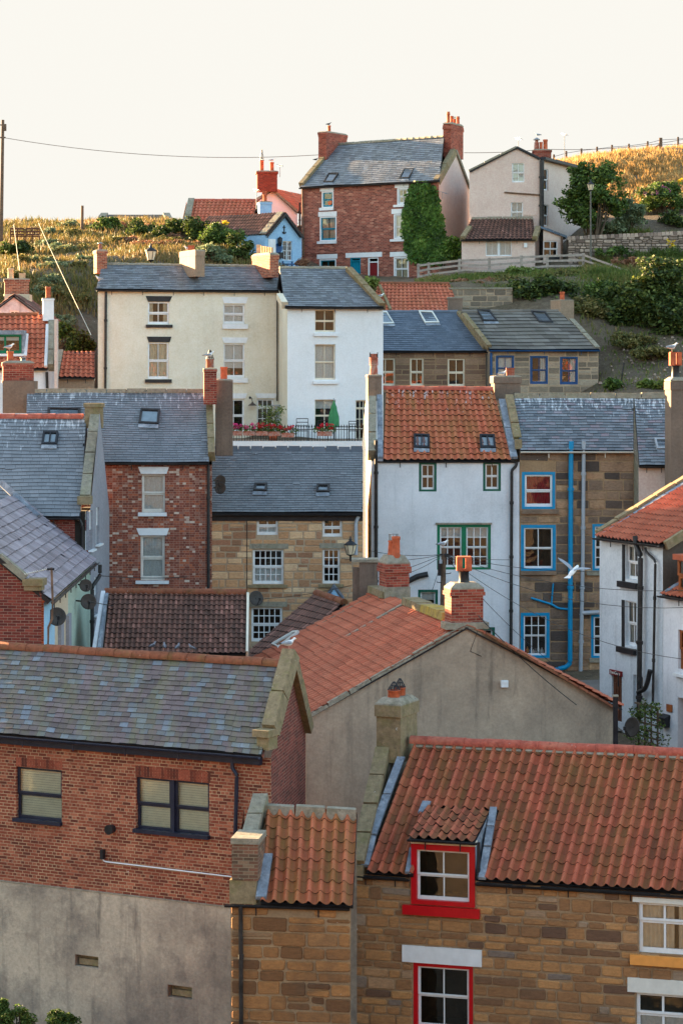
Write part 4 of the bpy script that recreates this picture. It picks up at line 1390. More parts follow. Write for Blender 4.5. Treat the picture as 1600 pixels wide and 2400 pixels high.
# ---- rendered stack block and brown roof behind the red one
h5b = thing('outbuilding', 'low outbuilding with mossy brown tile roof tucked behind the red tiled house', 'house', P(720, 1500, 74))
fb_ = Facade((575, 76.0), (800, 74.5), h5b, 'w_tan')
EL, ER = P(562, 1545, 73.2), P(660, 1548, 71.9)
RL, RR = P(742, 1388, 75.6), P(806, 1410, 73.9)
rfb, slb = roof(h5b, 'pan', EL, ER, RL, RR, 'pan_brown', back=False, pitch=0.16, gauge=0.3, amp=0.02, K=6, seed=55)
ridge_tiles(h5b, RL, RR, 'ridgeb', 0.14, 0.45)
k = MB(); k.poly([EL + V((0, .1, -4)), ER + V((0, .1, -4)), ER + V((0, .1, -.1)), EL + V((0, .1, -.1))]); k.poly([EL + V((0, .1, -4)), RL + V((0, 0, -5)), RL + V((0, 0, -.1)), EL + V((0, 0, -.1))])
k.build('wall', 'w_tan', h5b)
hb2 = thing('rendered_stack', 'squat brown rendered chimney stack without pots beside the red brick chimney', 'chimney', P(850, 1390, 72.5))
k = MB(); a = P(826, 1400, 72.5); b = P(884, 1400, 72.5); zt_ = P(850, 1318, 72.5).z
k.box((a.x + .2, 72.5, a.z - .6), (b.x - a.x - .2, 0, 0), (0, 0.7, 0), (0, 0, zt_ - a.z + .6)); k.box((a.x, 72.6, a.z - .6), (.2, 0, 0), (0, .6, 0), (0, 0, zt_ - a.z + .4))
k.build('stack', 'w_stack', hb2)
k = MB(); k.box((a.x - .03, 72.45, zt_), (b.x - a.x + .06, 0, 0), (0, 0.8, 0), (0, 0, 0.09)); k.build('cap', 'cement', hb2)

# ---- brown pantile roof in front of the chequered house
h13 = thing('brown_roof_house', 'low house showing only its dark mossy brown tile roof below the chequered brick house', 'house', P(410, 1550, 69.5))
f13 = Facade((240, 69.4), (582, 69.4), h13, 'w_tan')
EL, ER = P(243, 1528, 69.2), P(575, 1533, 69.2)
EL.z = ER.z = (EL.z + ER.z) / 2
RL, RR = rise(EL, 258, 1384, 42), rise(ER, 577, 1386, 42)
r13, s13 = roof(h13, 'pan', EL, ER, RL, RR, 'pan_brown', pitch=0.15, gauge=0.19, amp=0.03, lift=0.03, K=6, seed=61, jit=0.008)
ridge_tiles(h13, RL + V((-.15, 0, 0)), RR, 'ridgeb', 0.13, 0.42)
f13.finish(rw(f13, -13, EL.z - .1)); shell(h13, f13, -13, EL, ER, RL, RR, 'w_tan')
strip(h13, 'verge', 'lead', [s13.hit(251, 1392, 0.05), s13.hit(232, 1526, 0.05)], V((0.1, 0, 0)), 0.1, 0.05, seg=2.2)
strip(h13, 'verge', 'w_white', [s13.hit(243, 1385, 0.05), s13.hit(221, 1526, 0.05)], V((0.13, 0, 0)), 0.06, 0.15, seg=2.2)
strip(h13, 'verge', 'cream_paint', [s13.hit(581, 1388, 0.03), s13.hit(579, 1530, 0.03)], V((0.07, 0, 0)), 0.05, 0.2, seg=3)

# ---- terrace of narrow cottages with the purple slate roof and its brick gable
h12 = thing('cottage_row', 'row of blue, cream and mint cottages under a purple slate roof at left', 'house', P(150, 1520, 64))
E0, E1 = P(120, 1408, 61.5), P(226, 1313, 74.8)
E0.z = E1.z = (E0.z + E1.z) / 2
up = V((-2.5, 0.06, 2.1))
r12, s12 = roof(h12, 'slate', E1, E0, E1 + up, E0 + up, 'sl_purple', back=True, width=0.36, gauge=0.27, thick=0.02, jit=0.012, seed=71, shuffle=0.5)
dv = (E1 - E0); wl = V((-0.18, 0, 0))
for (t0, t1, m_) in ((0.0, 0.2, 'w_sky'), (0.2, 0.47, 'w_beige'), (0.47, 1.0, 'w_mint')):
    a, b = E0 + dv * t0 + wl, E0 + dv * t1 + wl
    k = MB(); k.poly([V((a.x, a.y, -12)), V((b.x, b.y, -12)), V((b.x, b.y, E0.z - .05)), V((a.x, a.y, E0.z - .05))]); k.build('cottage_front', m_, h12)
gutter(h12, E0, E1, 'pipe', 0.06, 0.05, out=V((1, 0, 0)))
for t, zz_ in ((0.10, -1.9), (0.26, -1.0), (0.42, -1.1)):
    a = E0 + dv * t + wl; b = a + dv.normalized() * 0.75
    k = MB(); k.box(V((a.x + .005, a.y, E0.z + zz_ - 1.1)), V((.09, 0, 0)), b - a, (0, 0, 1.25)); k.build('window', 'w_slate', h12)
    k = MB(); k.box(V((a.x + .1, a.y - .05, E0.z + zz_ - 1.16)), V((.16, 0, 0)), (b - a) * 1.1, (0, 0, .07)); k.build('sill', 'offwhite', h12)
pp = E0 + dv * 0.955 + V((0.05, 0, 0))
pipe(h12, [pp + V((.1, .2, -.1)), pp + V((.1, .2, -.45)), pp + V((-.1, -.2, -.75)), V((pp.x - .1, pp.y - .2, -12))], 0.06, 'pipe')
fg = Facade((-70, 61.7), (98, 61.5), h12, 'brick_side')
zk = fg.uz(98, 1384)[1]
zt0 = fg.uz(0, 1308)[1]; u_0 = fg.uz(0, 1308)[0]; u_k = fg.uz(60, 1358)[0]; zk2 = fg.uz(60, 1358)[1]
sl_ = (zk2 - zt0) / (u_k - u_0)
fg.finish([(0, -13), (fg.W, -13), (fg.W, zk), (u_k, zk2 - .03), (0, zk2 - .03 - sl_ * u_k)], name='gable_wall')
strip(h12, 'coping', 'cope2', [fg.pt(0, zk2 - sl_ * u_k + .02, -.1), fg.pt(u_k, zk2 + .02, -.1)], V((0, 0.35, 0)), 0.08, 0.08, seg=1.0)
k = MB(); fg.fb(k, u_k - .05, fg.W + .05, zk2 - .16, zk2 + .02, -.4, .12); fg.fb(k, u_k - .02, fg.W + .01, zk, zk2 - .16, -.3, .08); k.build('kneeler', 'cope', h12)
strip(h12, 'flashing', 'lead', [s12.hit(0, 1128, 0.03), s12.hit(90, 1212, 0.03)], V((0.2, 0, 0.1)), 0.08, 0.05, seg=2)

# ---- grey slate house behind it
h11 = thing('slate_house', 'house with blue grey slate roof, red ridge and tall grey side gable', 'house', P(120, 1300, 74))
f11 = Facade((-60, 75.0), (210, 74.8), h11, 'brick_side')
EL, ER = P(-60, 1210, 74.8), P(189, 1211, 74.6)
EL.z = ER.z = (EL.z + ER.z) / 2
RL, RR = rise(EL, -60, 976, 41), rise(ER, 203, 976, 41)
r11, s11 = roof(h11, 'slate', EL, ER, RL, RR, 'sl_blue', width=0.30, gauge=0.165, seed=81, jit=0.004)
ridge_tiles(h11, RL, RR - V((.1, 0, 0)), 'ridge', 0.14, 0.45)
f11.finish(rw(f11, -12, EL.z - .1))
FR = f11.pt(f11.W, 0); BK = P(257, 0, 78.95); BK.z = 0; MD = FR.lerp(BK, 0.5)
fS = Facade((210, 74.8), (257, 78.95), h11, 'w_slate')
zA = s11.hit(229, 966, 0).z
for x0, y0, x1, y1 in ((210, 1197, 217.5, 1288), (225.5, 1189, 233.5, 1275), (222, 1352, 229, 1440)):
    fS.win(x0, y0, x1, y1, 'white', None, cols=2, rows=(1, 1), rec=0.06, cur='net', fr=0.09, sill=('white', x0 - 1, x1 + 1.5, y1, y1 + 4), deep=0.4)
fS.finish([(0, -12), (fS.W, -12), (fS.W, ER.z - .05), (fS.W / 2, zA), (0, ER.z - .05)], name='gable_wall')
k = MB(); k.poly([BK + V((0, 0, -12)), f11.pt(0, -12) + (BK - FR), f11.pt(0, EL.z) + (BK - FR), BK + V((0, 0, EL.z))]); k.build('back_wall', 'w_slate', h11)
strip(h11, 'coping', 'cope2', [s11.hit(224, 968, 0.12), s11.hit(200, 1166, 0.12)], V((0.34, 0, 0)), 0.1, 0.35, seg=1.0)
k = MB(); f11.fb(k, f11.W - .36, f11.W + .04, f11.uz(200, 1182)[1], f11.uz(200, 1163)[1], -.4, .16); k.build('kneeler', 'cope', h11)
k = MB(); a = s11.hit(220, 978, 0)
k.box((a.x - .27, a.y - .2, a.z - .35), (.56, 0, 0), (0, .5, 0), (0, 0, .68)); k.box((a.x - .31, a.y - .24, a.z + .33), (.64, 0, 0), (0, .58, 0), (0, 0, .13)); k.build('apex_block', 'cope', h11)
gutter(h11, EL, ER, 'pipe', 0.06, 0.04)
fpipe(f11, [(186, 1214), (194, 1228), (195, 1300)], 0.045, 'pipe', 0.08)
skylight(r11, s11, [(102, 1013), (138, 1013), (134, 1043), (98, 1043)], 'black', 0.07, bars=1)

# ---- chequered brick house
h6 = thing('chequered_house', 'tall red brick house chequered with pale headers and a dark slate roof, white wedge lintels', 'house', P(370, 1380, 79))
f6 = Facade((60, 79.0), (497, 79.0), h6, 'brick_chk')
EL, ER = P(60, 1083, 78.85), P(490, 1083, 78.85)
RL, RR = rise(EL, 64, 915, 41), rise(ER, 484, 915, 41)
r6, s6 = roof(h6, 'slate', EL, ER, RL, RR, 'sl_blue', width=0.25, gauge=0.115, seed=91, jit=0.003, thick=0.012)
strip(h6, 'ridge', 'cope2', [RL, RR], V((0, 0.3, 0)), 0.06, 0.08, seg=0.7)
f6.win(332.8, 1111, 387, 1201, 'offwhite', None, cols=1, rows=(1, 1), rec=0.09, cur='net', fr=0.075, sill=('white', 324.5, 391.4, 1201, 1209.5), lint=('white', 324, 396.5, 331, 391, 1094, 1110.6, 0.035))
f6.win(329.6, 1255, 386.5, 1360, 'offwhite', None, cols=1, rows=(1, 1), rec=0.09, cur='net', fr=0.085, sill=('white', 319, 396.5, 1360.6, 1368), lint=('white', 320, 397, 327, 391, 1238, 1254.5, 0.035))
f6.finish(rw(f6, -12, EL.z - .1)); shell(h6, f6, -12, EL, ER, RL, RR, 'w_tan', right='w_pink')
gutter(h6, P(248, 1083, 78.85), ER, 'pipe', 0.06, 0.04)
strip(h6, 'coping', 'cope', [s6.hit(490, 930, 0.08), s6.hit(496, 1066, 0.08)], V((0.24, 0, 0)), 0.1, 0.3, seg=0.7)
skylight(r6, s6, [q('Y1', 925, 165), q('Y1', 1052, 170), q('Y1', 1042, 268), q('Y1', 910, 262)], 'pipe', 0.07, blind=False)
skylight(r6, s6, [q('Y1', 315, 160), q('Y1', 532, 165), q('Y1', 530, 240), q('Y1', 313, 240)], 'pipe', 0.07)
fpipe(f6, [(489, 1090), (489, 1385)], 0.05, 'pipe', 0.08)
chimney(h6, 477, 478.5, 508, 866, 948, 79.8, 0.9, 'brick_chim', 'L', bands=((0.0, 0.08, 0.03),), flaunch=0.06, pots=((493, 842, 862, 9, 'guard', 0.0, 'pot2'),))
chimney(h6, 6, 8, 80, 852, 894, 81.5, 0.7, 'brick_chim', 'L', bands=((0.0, 0.09, 0.03),), flaunch=0.1, base=(0.02, 'w_stack'),
        pots=((26, 823, 848, 8, 'plain', -0.5, 'pot'), (54, 840, 848, 7, 'cowl', 0.35, 'metal')))
k = MB(); a, b = P(7, 893, 81.4), P(82, 893, 81.4); k.box((a.x, 81.4, a.z - 1.1), (b.x - a.x, 0, 0), (0, 0.85, 0), (0, 0, 1.1)); k.build('chimney_base', 'w_stack', h6)

# ---- golden stone house
h5 = thing('golden_stone_house', 'golden sandstone house with dark slate roof and white many paned windows in the centre', 'house', P(660, 1500, 81))
f5 = Facade((490, 81.0), (850, 81.0), h5, 'mortar2')
EL, ER = P(490, 1199, 80.85), P(850, 1202, 80.85)
EL.z = ER.z = (EL.z + ER.z) / 2
RL, RR = rise(EL, 500, 1053, 37), rise(ER, 850, 1054, 37)
r5, s5 = roof(h5, 'slate', EL, ER, RL, RR, 'sl_mid', width=0.24, gauge=0.125, seed=101, jit=0.004, thick=0.012)
strip(h5, 'ridge', 'sl_dark', [RL, RR], V((0, 0.24, 0)), 0.12, 0.1, seg=0.45)
for x0, y0, x1, y1, c_, rws, fr in ((602, 1211, 651, 1254, 2, (1, 1), .07), (755.7, 1215, 801, 1258, 2, (1, 1), .07), (592.4, 1288, 664, 1369, 5, (2, 2), .07),
                                   (756, 1287, 795.5, 1368, 3, (2, 2), .06), (589, 1424, 661, 1504, 5, (2, 2), .07)):
    sl_s = ('cope', x0 - 10, x1 + 10, y1 + 1, y1 + 8) if y0 in (1288, 1287) else None
    li = ('cope2', x0 - 8, x1 + 12, x0 - 8, x1 + 12, y0 - 14, y0 - 2, 0.03) if y0 > 1260 else None
    f5.win(x0, y0, x1, y1, 'white', None, cols=c_, rows=rws, rec=0.07, cur=('half' if y0 in (1288, 1211) else None), fr=fr, bar=0.028, sill=sl_s, lint=li, split=0.5)
f5.stones(rw(f5, -11, EL.z - .1), 'stone_gold', 'mortar2', 0.17, 0.3, 0.28, 0.65, 0.02, 15, 0.03, 0.012, 0.02)
shell(h5, f5, -11, EL, ER, RL, RR, 'w_tan')
gutter(h5, EL, ER, 'black', 0.075, 0.05)
k = MB(); f5.fb(k, 0, f5.W, EL.z - .3, EL.z - .05, 0.03, .06); k.build('fascia', 'black', h5)
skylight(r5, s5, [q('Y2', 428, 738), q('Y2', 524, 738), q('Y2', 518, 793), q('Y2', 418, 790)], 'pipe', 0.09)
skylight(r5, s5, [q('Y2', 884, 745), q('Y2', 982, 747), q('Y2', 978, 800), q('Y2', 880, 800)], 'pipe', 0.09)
fpipe(f5, [(840, 1210), (834, 1222), (834, 1300)], 0.06, 'grey', 0.1)
fpipe(f5, [(579, 1212), (579, 1400)], 0.012, 'pipe', 0.03, collars=0)
chimney(h5, 505, 507, 546, 893, 1068, 80.9, 0.8, 'w_stack', 'L', bands=(), flaunch=0.07, pots=((531, 862, 890, 7.5, 'square', 0.45),))
po = MB()
pz = f5.uz(780, 1402)[1]; pt_ = f5.uz(780, 1372)[1]; u0, u1 = f5.uz(760, 1400)[0], f5.uz(806, 1400)[0]; um = (u0 + u1) / 2
for s_ in (u0, u1):
    po.hexa([f5.pt(s_, pz, 0), f5.pt(um, pt_, 0), f5.pt(um, pt_, 1.0), f5.pt(s_, pz, 1.0)], [p + V((0, 0, .08)) for p in (f5.pt(s_, pz, 0), f5.pt(um, pt_, 0), f5.pt(um, pt_, 1.0), f5.pt(s_, pz, 1.0))])
po.build('porch_roof', 'sl_dark', h5)
po = MB(); po.poly([f5.pt(u0 + .06, pz, .96), f5.pt(u1 - .06, pz, .96), f5.pt(um, pt_ - .03, .96)]); po.build('porch_gable', 'w_blue', h5)
po = MB()
for s_ in (u0 + .05, u1 - .12):
    f5.fb(po, s_, s_ + .07, -11, pz, .88, .95)
po.build('porch_post', 'white', h5)

# ---- white rendered house with the orange pantiles
h7 = thing('white_house', 'white rendered house with orange pantile roof and green framed windows right of centre', 'house', P(1040, 1500, 84))
f7 = Facade((870, 84.0), (1216, 84.0), h7, 'w_white')
EL, ER = P(897, 1078, 83.8), P(1197, 1078, 83.8)
RL, RR = rise(EL, 904, 910, 45), rise(ER, 1155, 911, 45)
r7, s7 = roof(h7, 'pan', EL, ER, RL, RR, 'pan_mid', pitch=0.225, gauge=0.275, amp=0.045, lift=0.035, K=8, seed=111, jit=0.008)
ridge_tiles(h7, RL + V((-.1, 0, .02)), RR, 'ridge', 0.13, 0.5)
f7.win(981, 1083, 1022.5, 1152, 'white', 'dgreen', 0.085, 2, (1, 1), 0.06, split=0.48)
f7.win(1131, 1082, 1173, 1151, 'white', 'dgreen', 0.085, 2, (1, 1), 0.06, split=0.48)
f7.win(1023.5, 1229, 1149.5, 1335, 'white', 'green', 0.10, 3, (2, 2), 0.06, mid=0.16, cur='top')
f7.win(979, 1382, 1025.6, 1462, 'white', 'dgreen', 0.085, 1, (0, 1), 0.06, split=0.0, cur='top')
f7.win(1117, 1470, 1159, 1545, 'white', 'dgreen', 0.085, 1, (0, 1), 0.06, split=0.0)
f7.finish(rw(f7, -11.5, EL.z - .08))
k = MB(); a = f7.rect(1020, 1225, 1152, 1229); f7.fb(k, a[0], a[2], a[1], a[3], -.02, .07); k.build('window_hood', 'cement', h7)
dl = V((-0.31, 6.0, 0)); FL = f7.pt(0, 0); FRr = f7.pt(f7.W, 0)
zE7, zR7 = EL.z, RL.z
mb = MB(); mb.poly([FL + V((0, 0, -11.5)), FL + V((0, 0, zE7 - .05)), FL + dl * .43 + V((0, 0, zR7 - .03)), FL + dl + V((0, 0, zE7 - .05)), FL + dl + V((0, 0, -11.5))]); mb.build('gable_wall', 'w_cream', h7)
mb = MB(); mb.poly([FRr + V((0, 5.2, -11.5)), FRr + V((0, 5.2, zE7 - .05)), FRr + V((0, 2.6, zR7)), FRr + V((0, 0, zE7 - .05)), FRr + V((0, 0, -11.5))]); mb.build('gable_wall', 'w_tan', h7)
mb = MB(); mb.poly([FL + dl + V((0, 0, -11.5)), FRr + V((0, 5.2, -11.5)), FRr + V((0, 5.2, zE7)), FL + dl + V((0, 0, zE7))]); mb.build('back_wall', 'w_white', h7)
strip(h7, 'coping', 'cope2', [s7.hit(872, 931, 0.1), s7.hit(871, 1062, 0.1)], V((0.30, 0, 0)), 0.12, 0.4, seg=0.8)
strip(h7, 'flashing', 'lead', [s7.hit(889, 925, 0.05), s7.hit(891, 1074, 0.05)], V((0.2, 0, 0)), 0.05, 0.05, seg=1.5)
strip(h7, 'coping', 'cope', [s7.hit(1192, 928, 0.12), s7.hit(1212, 1030, 0.12)], V((0.30, 0, 0)), 0.12, 0.4, seg=0.7)
strip(h7, 'flashing', 'lead', [s7.hit(1176, 935, 0.04), s7.hit(1204, 1074, 0.04)], V((0.26, 0, 0)), 0.05, 0.05, seg=1.5)
k = MB(); f7.fb(k, f7.uz(1206, 1040)[0], f7.uz(1222, 1040)[0], f7.uz(1212, 1052)[1], f7.uz(1212, 1030)[1], -.3, .12); k.build('kneeler', 'cope', h7)
gutter(h7, f7.pt(.2, EL.z - .02, .02), f7.pt(f7.W - .15, EL.z - .02, .02), 'pipe', 0.055, 0.03)
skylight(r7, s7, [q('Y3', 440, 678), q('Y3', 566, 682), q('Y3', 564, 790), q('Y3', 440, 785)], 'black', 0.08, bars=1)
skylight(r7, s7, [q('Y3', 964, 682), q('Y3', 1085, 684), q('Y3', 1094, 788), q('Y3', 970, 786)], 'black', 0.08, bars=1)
fpipe(f7, [(881, 1032), (881, 1500)], 0.06, 'pipe', 0.1, collars=1.9)
fpipe(f7, [(1210, 1082), (1208, 1092), (1198, 1102), (1196, 1520)], 0.055, 'pipe', 0.1, collars=1.9)
fpipe(f7, [(955, 1362), (978, 1350), (1002, 1345)], 0.10, 'pipe', 0.12, name='soil_pipe', collars=0)
chimney(h7, 857, 862, 894, 881, 940, 86.0, 0.75, 'w_stack', 'L', bands=((0, .05, .02),), flaunch=0.05, pots=((876, 829, 878, 10.5, 'ribbed', 0.0, 'pot2'),))
chimney(h7, 1150, 1158, 1219, 884, 938, 86.4, 0.7, 'w_stack', 'L', bands=((0.0, 0.22, 0.04),), flaunch=0.06, cap='cement', pots=((1199, 864, 881, 9, 'square', 0.35, 'pot2'),))

# ---- brown stone house with bright blue windows
h9 = thing('dark_stone_house', 'dark brown stone house with bright blue window frames and white streaked slate roof', 'house', P(1340, 1580, 84))
f9 = Facade((1217, 84.0), (1484, 84.0), h9, 'mortar')
EL, ER = P(1219, 1056, 83.8), P(1483, 1056, 83.8)
RL, RR = rise(EL, 1203, 927, 40), rise(ER, 1483, 927, 40)
r9, s9 = roof(h9, 'slate', EL, ER, RL, RR, 'sl_old', back=True, width=0.30, gauge=0.15, seed=121, jit=0.010, thick=0.014)
EL2 = s9.hit(1497, 1091, 0); ER2 = s9.hit(1566, 1091, 0); RR2 = s9.hit(1560, 927, 0)
r9b, s9b = roof(h9, 'slate', EL2, ER2, RR + V((.02, 0, 0)), RR2, 'sl_old', back=False, name='catslide_roof', width=0.30, gauge=0.15, seed=122, jit=0.010, thick=0.014)
strip(h9, 'ridge', 'cope2', [RL, RR2], V((0, 0.34, 0)), 0.10, 0.1, seg=0.95)
f9.win(1222, 1106, 1300, 1193, 'white', 'blue', 0.10, 1, (1, 1), 0.04, cur='red', fr=.07, sill=('stone_dark', 1222, 1308, 1194, 1204))
f9.win(1219.6, 1230, 1301.5, 1338, 'white', 'blue', 0.11, 2, (1, 1), 0.04, cur=None, fr=.05, sill=('stone_dark', 1219, 1303, 1338, 1347))
w = f9.win(1219, 1436, 1287, 1542, 'white', 'blue', 0.11, 3, (2, 1), 0.04, fr=.045)
f9.win(1387, 1228, 1452, 1337, 'white', 'blue', 0.09, 2, (1, 2), 0.04, fr=.05, sill=('cope2', 1373, 1455, 1337, 1348))
f9.win(1384, 1440, 1448, 1542, 'white', 'blue', 0.09, 2, (2, 2), 0.04, fr=.05, sill=('cope2', 1380, 1450, 1543, 1552))
f9.stones(rw(f9, -11.5, EL.z - .08), 'stone_dark', 'mortar', 0.22, 0.42, 0.4, 1.05, 0.025, 25, 0.03, 0.015, 0.02)
shell(h9, f9, -11.5, EL, ER, RL, RR, 'w_tan', right='none')
mb = MB(); a = EL2.copy(); b = ER2.copy()
mb.poly([V((a.x, a.y + .2, -11)), V((b.x, b.y + .2, -11)), V((b.x, b.y + .2, b.z - .06)), V((a.x, a.y + .2, a.z - .06))]); mb.build('side_wall', 'w_pink', h9)
mb = MB(); mb.poly([f9.pt(f9.W, -11), V((a.x, a.y + .2, -11)), V((a.x, a.y + .2, a.z - .06)), f9.pt(f9.W, ER.z - .08)]); mb.build('side_wall', 'cope2', h9)
gutter(h9, EL, ER, 'offwhite', 0.06, 0.03)
gutter(h9, EL2, ER2, 'pipe', 0.06, 0.03)
fpipe(f9, [(1508, 1098), (1512, 1186)], 0.05, 'pipe', 0.25)
fpipe(f9, [(1337, 1034), (1336, 1070), (1335, 1300), (1334, 1553), (1325, 1562), (1290, 1572)], 0.085, 'blue', 0.14, name='soil_pipe', collars=1.9)
fpipe(f9, [(1366, 1034), (1364, 1300), (1358, 1612)], 0.068, 'grey', 0.13, name='soil_pipe', collars=1.9)
fpipe(f9, [(1362, 1436), (1402, 1434)], 0.08, 'grey', 0.13, name='soil_pipe', collars=0)
fpipe(f9, [(1243, 1401), (1292, 1416), (1306, 1425), (1334, 1428)], 0.04, 'blue', 0.08, name='waste_pipe', collars=0)
fpipe(f9, [(1295, 1367), (1291, 1414)], 0.03, 'blue', 0.08, name='waste_pipe', collars=0)
skylight(r9b, s9b, [(1532, 1029), (1562, 1029), (1567, 1054), (1538, 1054)], 'grey', 0.08)
# bottles on the sill inside the lowest window
rr = random.Random(3)
for i, (x, hh, m_) in enumerate(((1231, .22, 'red'), (1236, .26, 'orange'), (1243, .2, 'blue'), (1250, .16, 'white'), (1255, .18, 'grey'), (1262, .3, 'net'), (1270, .22, 'white'))):
    u, z = f9.uz(x, 1534); p = f9.pt(u, z, -0.2)
    k = MB(); k.lathe(p, [(0.001, 0), (.055, 0), (.055, hh * .6), (.02, hh * .78), (.02, hh), (.001, hh)], 8)
    b_ = k.build('bottle', m_, None, p); tag(b_, ['orange red bottle first in the row inside the lowest blue window', 'amber bottle second in the row inside the lowest blue window', 'blue bottle beside the amber one inside the lowest blue window', 'short white bottle in the middle of the lowest blue window', 'grey bottle right of the middle in the lowest blue window', 'tall pale spray bottle inside the lowest blue window', 'white bottle last in the row inside the lowest blue window'][i], 'bottle', 'bottles inside the lowest blue window')
# tall stack at the right edge
h9c = thing('tall_chimney', 'tall brown rendered chimney stack lit yellow on its left flank at the right edge', 'chimney', P(1580, 1180, 82))
chimney(h9c, 1557, 1571, 1632, 893, 1230, 82, 0.9, 'w_stack', 'L', bands=((0.03, 0.3, 0.03),), flaunch=0.14, pots=((1583, 825, 885, 13, 'slot', -0.42),), name='stack')

# ---- white painted brick cottage at the right edge, seen aslant, and its neighbour
h10 = thing('white_cottage', 'narrow white painted brick cottage with orange pantiles and black drainpipes at right', 'house', P(1480, 1740, 70))
f10 = Facade((1404, 72.0), (1552, 68.7), h10, 'w_white2')
bk = -f10.n
E0, E1 = P(1402, 1258, 71.9), P(1553, 1274, 68.6)
E0.z = E1.z = (E0.z + E1.z) / 2
upv = bk * 3.4 + V((0, 0, 1.75))
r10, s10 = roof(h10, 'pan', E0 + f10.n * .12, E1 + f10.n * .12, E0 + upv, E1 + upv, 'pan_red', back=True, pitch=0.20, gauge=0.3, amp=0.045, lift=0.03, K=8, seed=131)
b1_ = dict(rec=0.08, fr=.06, cols=2)
f10.win(1465, 1278, 1493, 1358, 'white', None, rows=(1, 1), cur='drapes', sill=('black', 1452, 1496, 1364, 1378), **b1_)
f10.win(1464, 1409, 1490, 1514, 'white', None, rows=(1, 1), cur='drapes', sill=('black', 1450, 1491, 1518, 1531), **b1_)
f10.win(1483, 1583, 1505, 1668, 'white', None, rows=(1, 1), cur='drapes', **b1_)
for x0, y0, x1, y1 in ((1457, 1276, 1464, 1364), (1456, 1406, 1463, 1518)):
    flat(f10, 'painted_jamb', 'black', x0, y0, x1, y1, 0, .012)
u0, z0, u1, z1 = f10.rect(1433, 1578, 1456, 1690)
f10.holes.append((u0, z0, u1, z1, 0.08))
k = MB(); f10.fb(k, u0, u1, z0, z1, -.1, -.05)
for i in range(3):
    a = u0 + (u1 - u0) * (.12 + .28 * i)
    f10.fb(k, a, a + (u1 - u0) * .2, z0 + .15 + (z1 - z0) * .45, z1 - .3, -.05, -.03); f10.fb(k, a, a + (u1 - u0) * .2, z0 + .1, z0 + (z1 - z0) * .4, -.05, -.03)
door = k.build('door', 'darkwood', h10)
k = MB(); us, zs, ue, ze = f10.rect(1432, 1571, 1456, 1583); f10.fb(k, us - .05, ue + .05, zs, ze, 0, .05); board = k.build('name_board', 'maroon', h10)
tc = bpy.data.curves.new('lettering', 'FONT'); tc.body = 'EwoGenu'; tc.size = (ze - zs) * 0.95; tc.extrude = 0.004; tc.align_x = 'CENTER'; tc.align_y = 'CENTER'
tc.materials.append(M['offwhite'])
to = bpy.data.objects.new('lettering_curve', tc); COL.objects.link(to)
from mathutils import Matrix
bpy.context.view_layer.update()
lm = bpy.data.meshes.new_from_object(to.evaluated_get(bpy.context.evaluated_depsgraph_get()))
bpy.data.objects.remove(to)
to = bpy.data.objects.new('lettering', lm); COL.objects.link(to)
mt = Matrix((f10.u, V((0, 0, 1)), f10.n)).transposed().to_4x4()
pc = f10.pt((us + ue) / 2, (zs + ze) / 2, .056)
to.parent = board
to.matrix_local = Matrix.Translation(pc - V(h10['_b'])) @ mt
f10.finish(rw(f10, -12.5, E0.z - .1))
A_, B_ = f10.pt(0, 0), f10.pt(f10.W, 0)
pk = bk * 3.4
for o_, nm, mm in ((A_, 'gable_wall', 'w_tan'), (B_, 'gable_wall', 'w_brown')):
    k = MB(); k.poly([o_ + V((0, 0, -12.5)), o_ + V((0, 0, E0.z - .1)), o_ + pk + V((0, 0, E0.z + 1.68)), o_ + pk * 2 + V((0, 0, E0.z - .1)), o_ + pk * 2 + V((0, 0, -12.5))]); k.build(nm, mm, h10)
strip(h10, 'coping', 'cope', [E0 + V((0, 0, .08)) - f10.u * .1, E0 + upv + V((0, 0, .08)) - f10.u * .1], f10.u * .26, .1, .3, seg=.8)
strip(h10, 'flashing', 'lead', [E0 + V((0, 0, .05)) + f10.u * .16, E0 + upv + V((0, 0, .05)) + f10.u * .16], f10.u * .2, .04, .1, seg=1.2)
strip(h10, 'coping', 'cope', [E1 + V((0, 0, .02)) + f10.u * .05, E1 + upv + V((0, 0, .02)) + f10.u * .05], f10.u * .16, .06, .2, seg=.8)
gutter(h10, E0 + f10.n * .12, E1 + f10.n * .12, 'pipe', .06, .04, out=f10.n)
fpipe(f10, [(1498, 1256), (1500, 1276), (1511, 1300), (1507, 1690)], .075, 'pipe', .16, name='soil_pipe', collars=1.6)
fpipe(f10, [(1519, 1283), (1521, 1293), (1543, 1314), (1537, 1648)], .038, 'pipe', .12)
fpipe(f10, [(1508, 1622), (1524, 1614), (1531, 1596), (1536, 1570)], .07, 'pipe', .2, name='waste_pipe', collars=.5)
fpipe(f10, [(1458, 1575), (1465, 1575), (1465, 1608)], .02, 'black', .25, name='sign_bracket', collars=0)

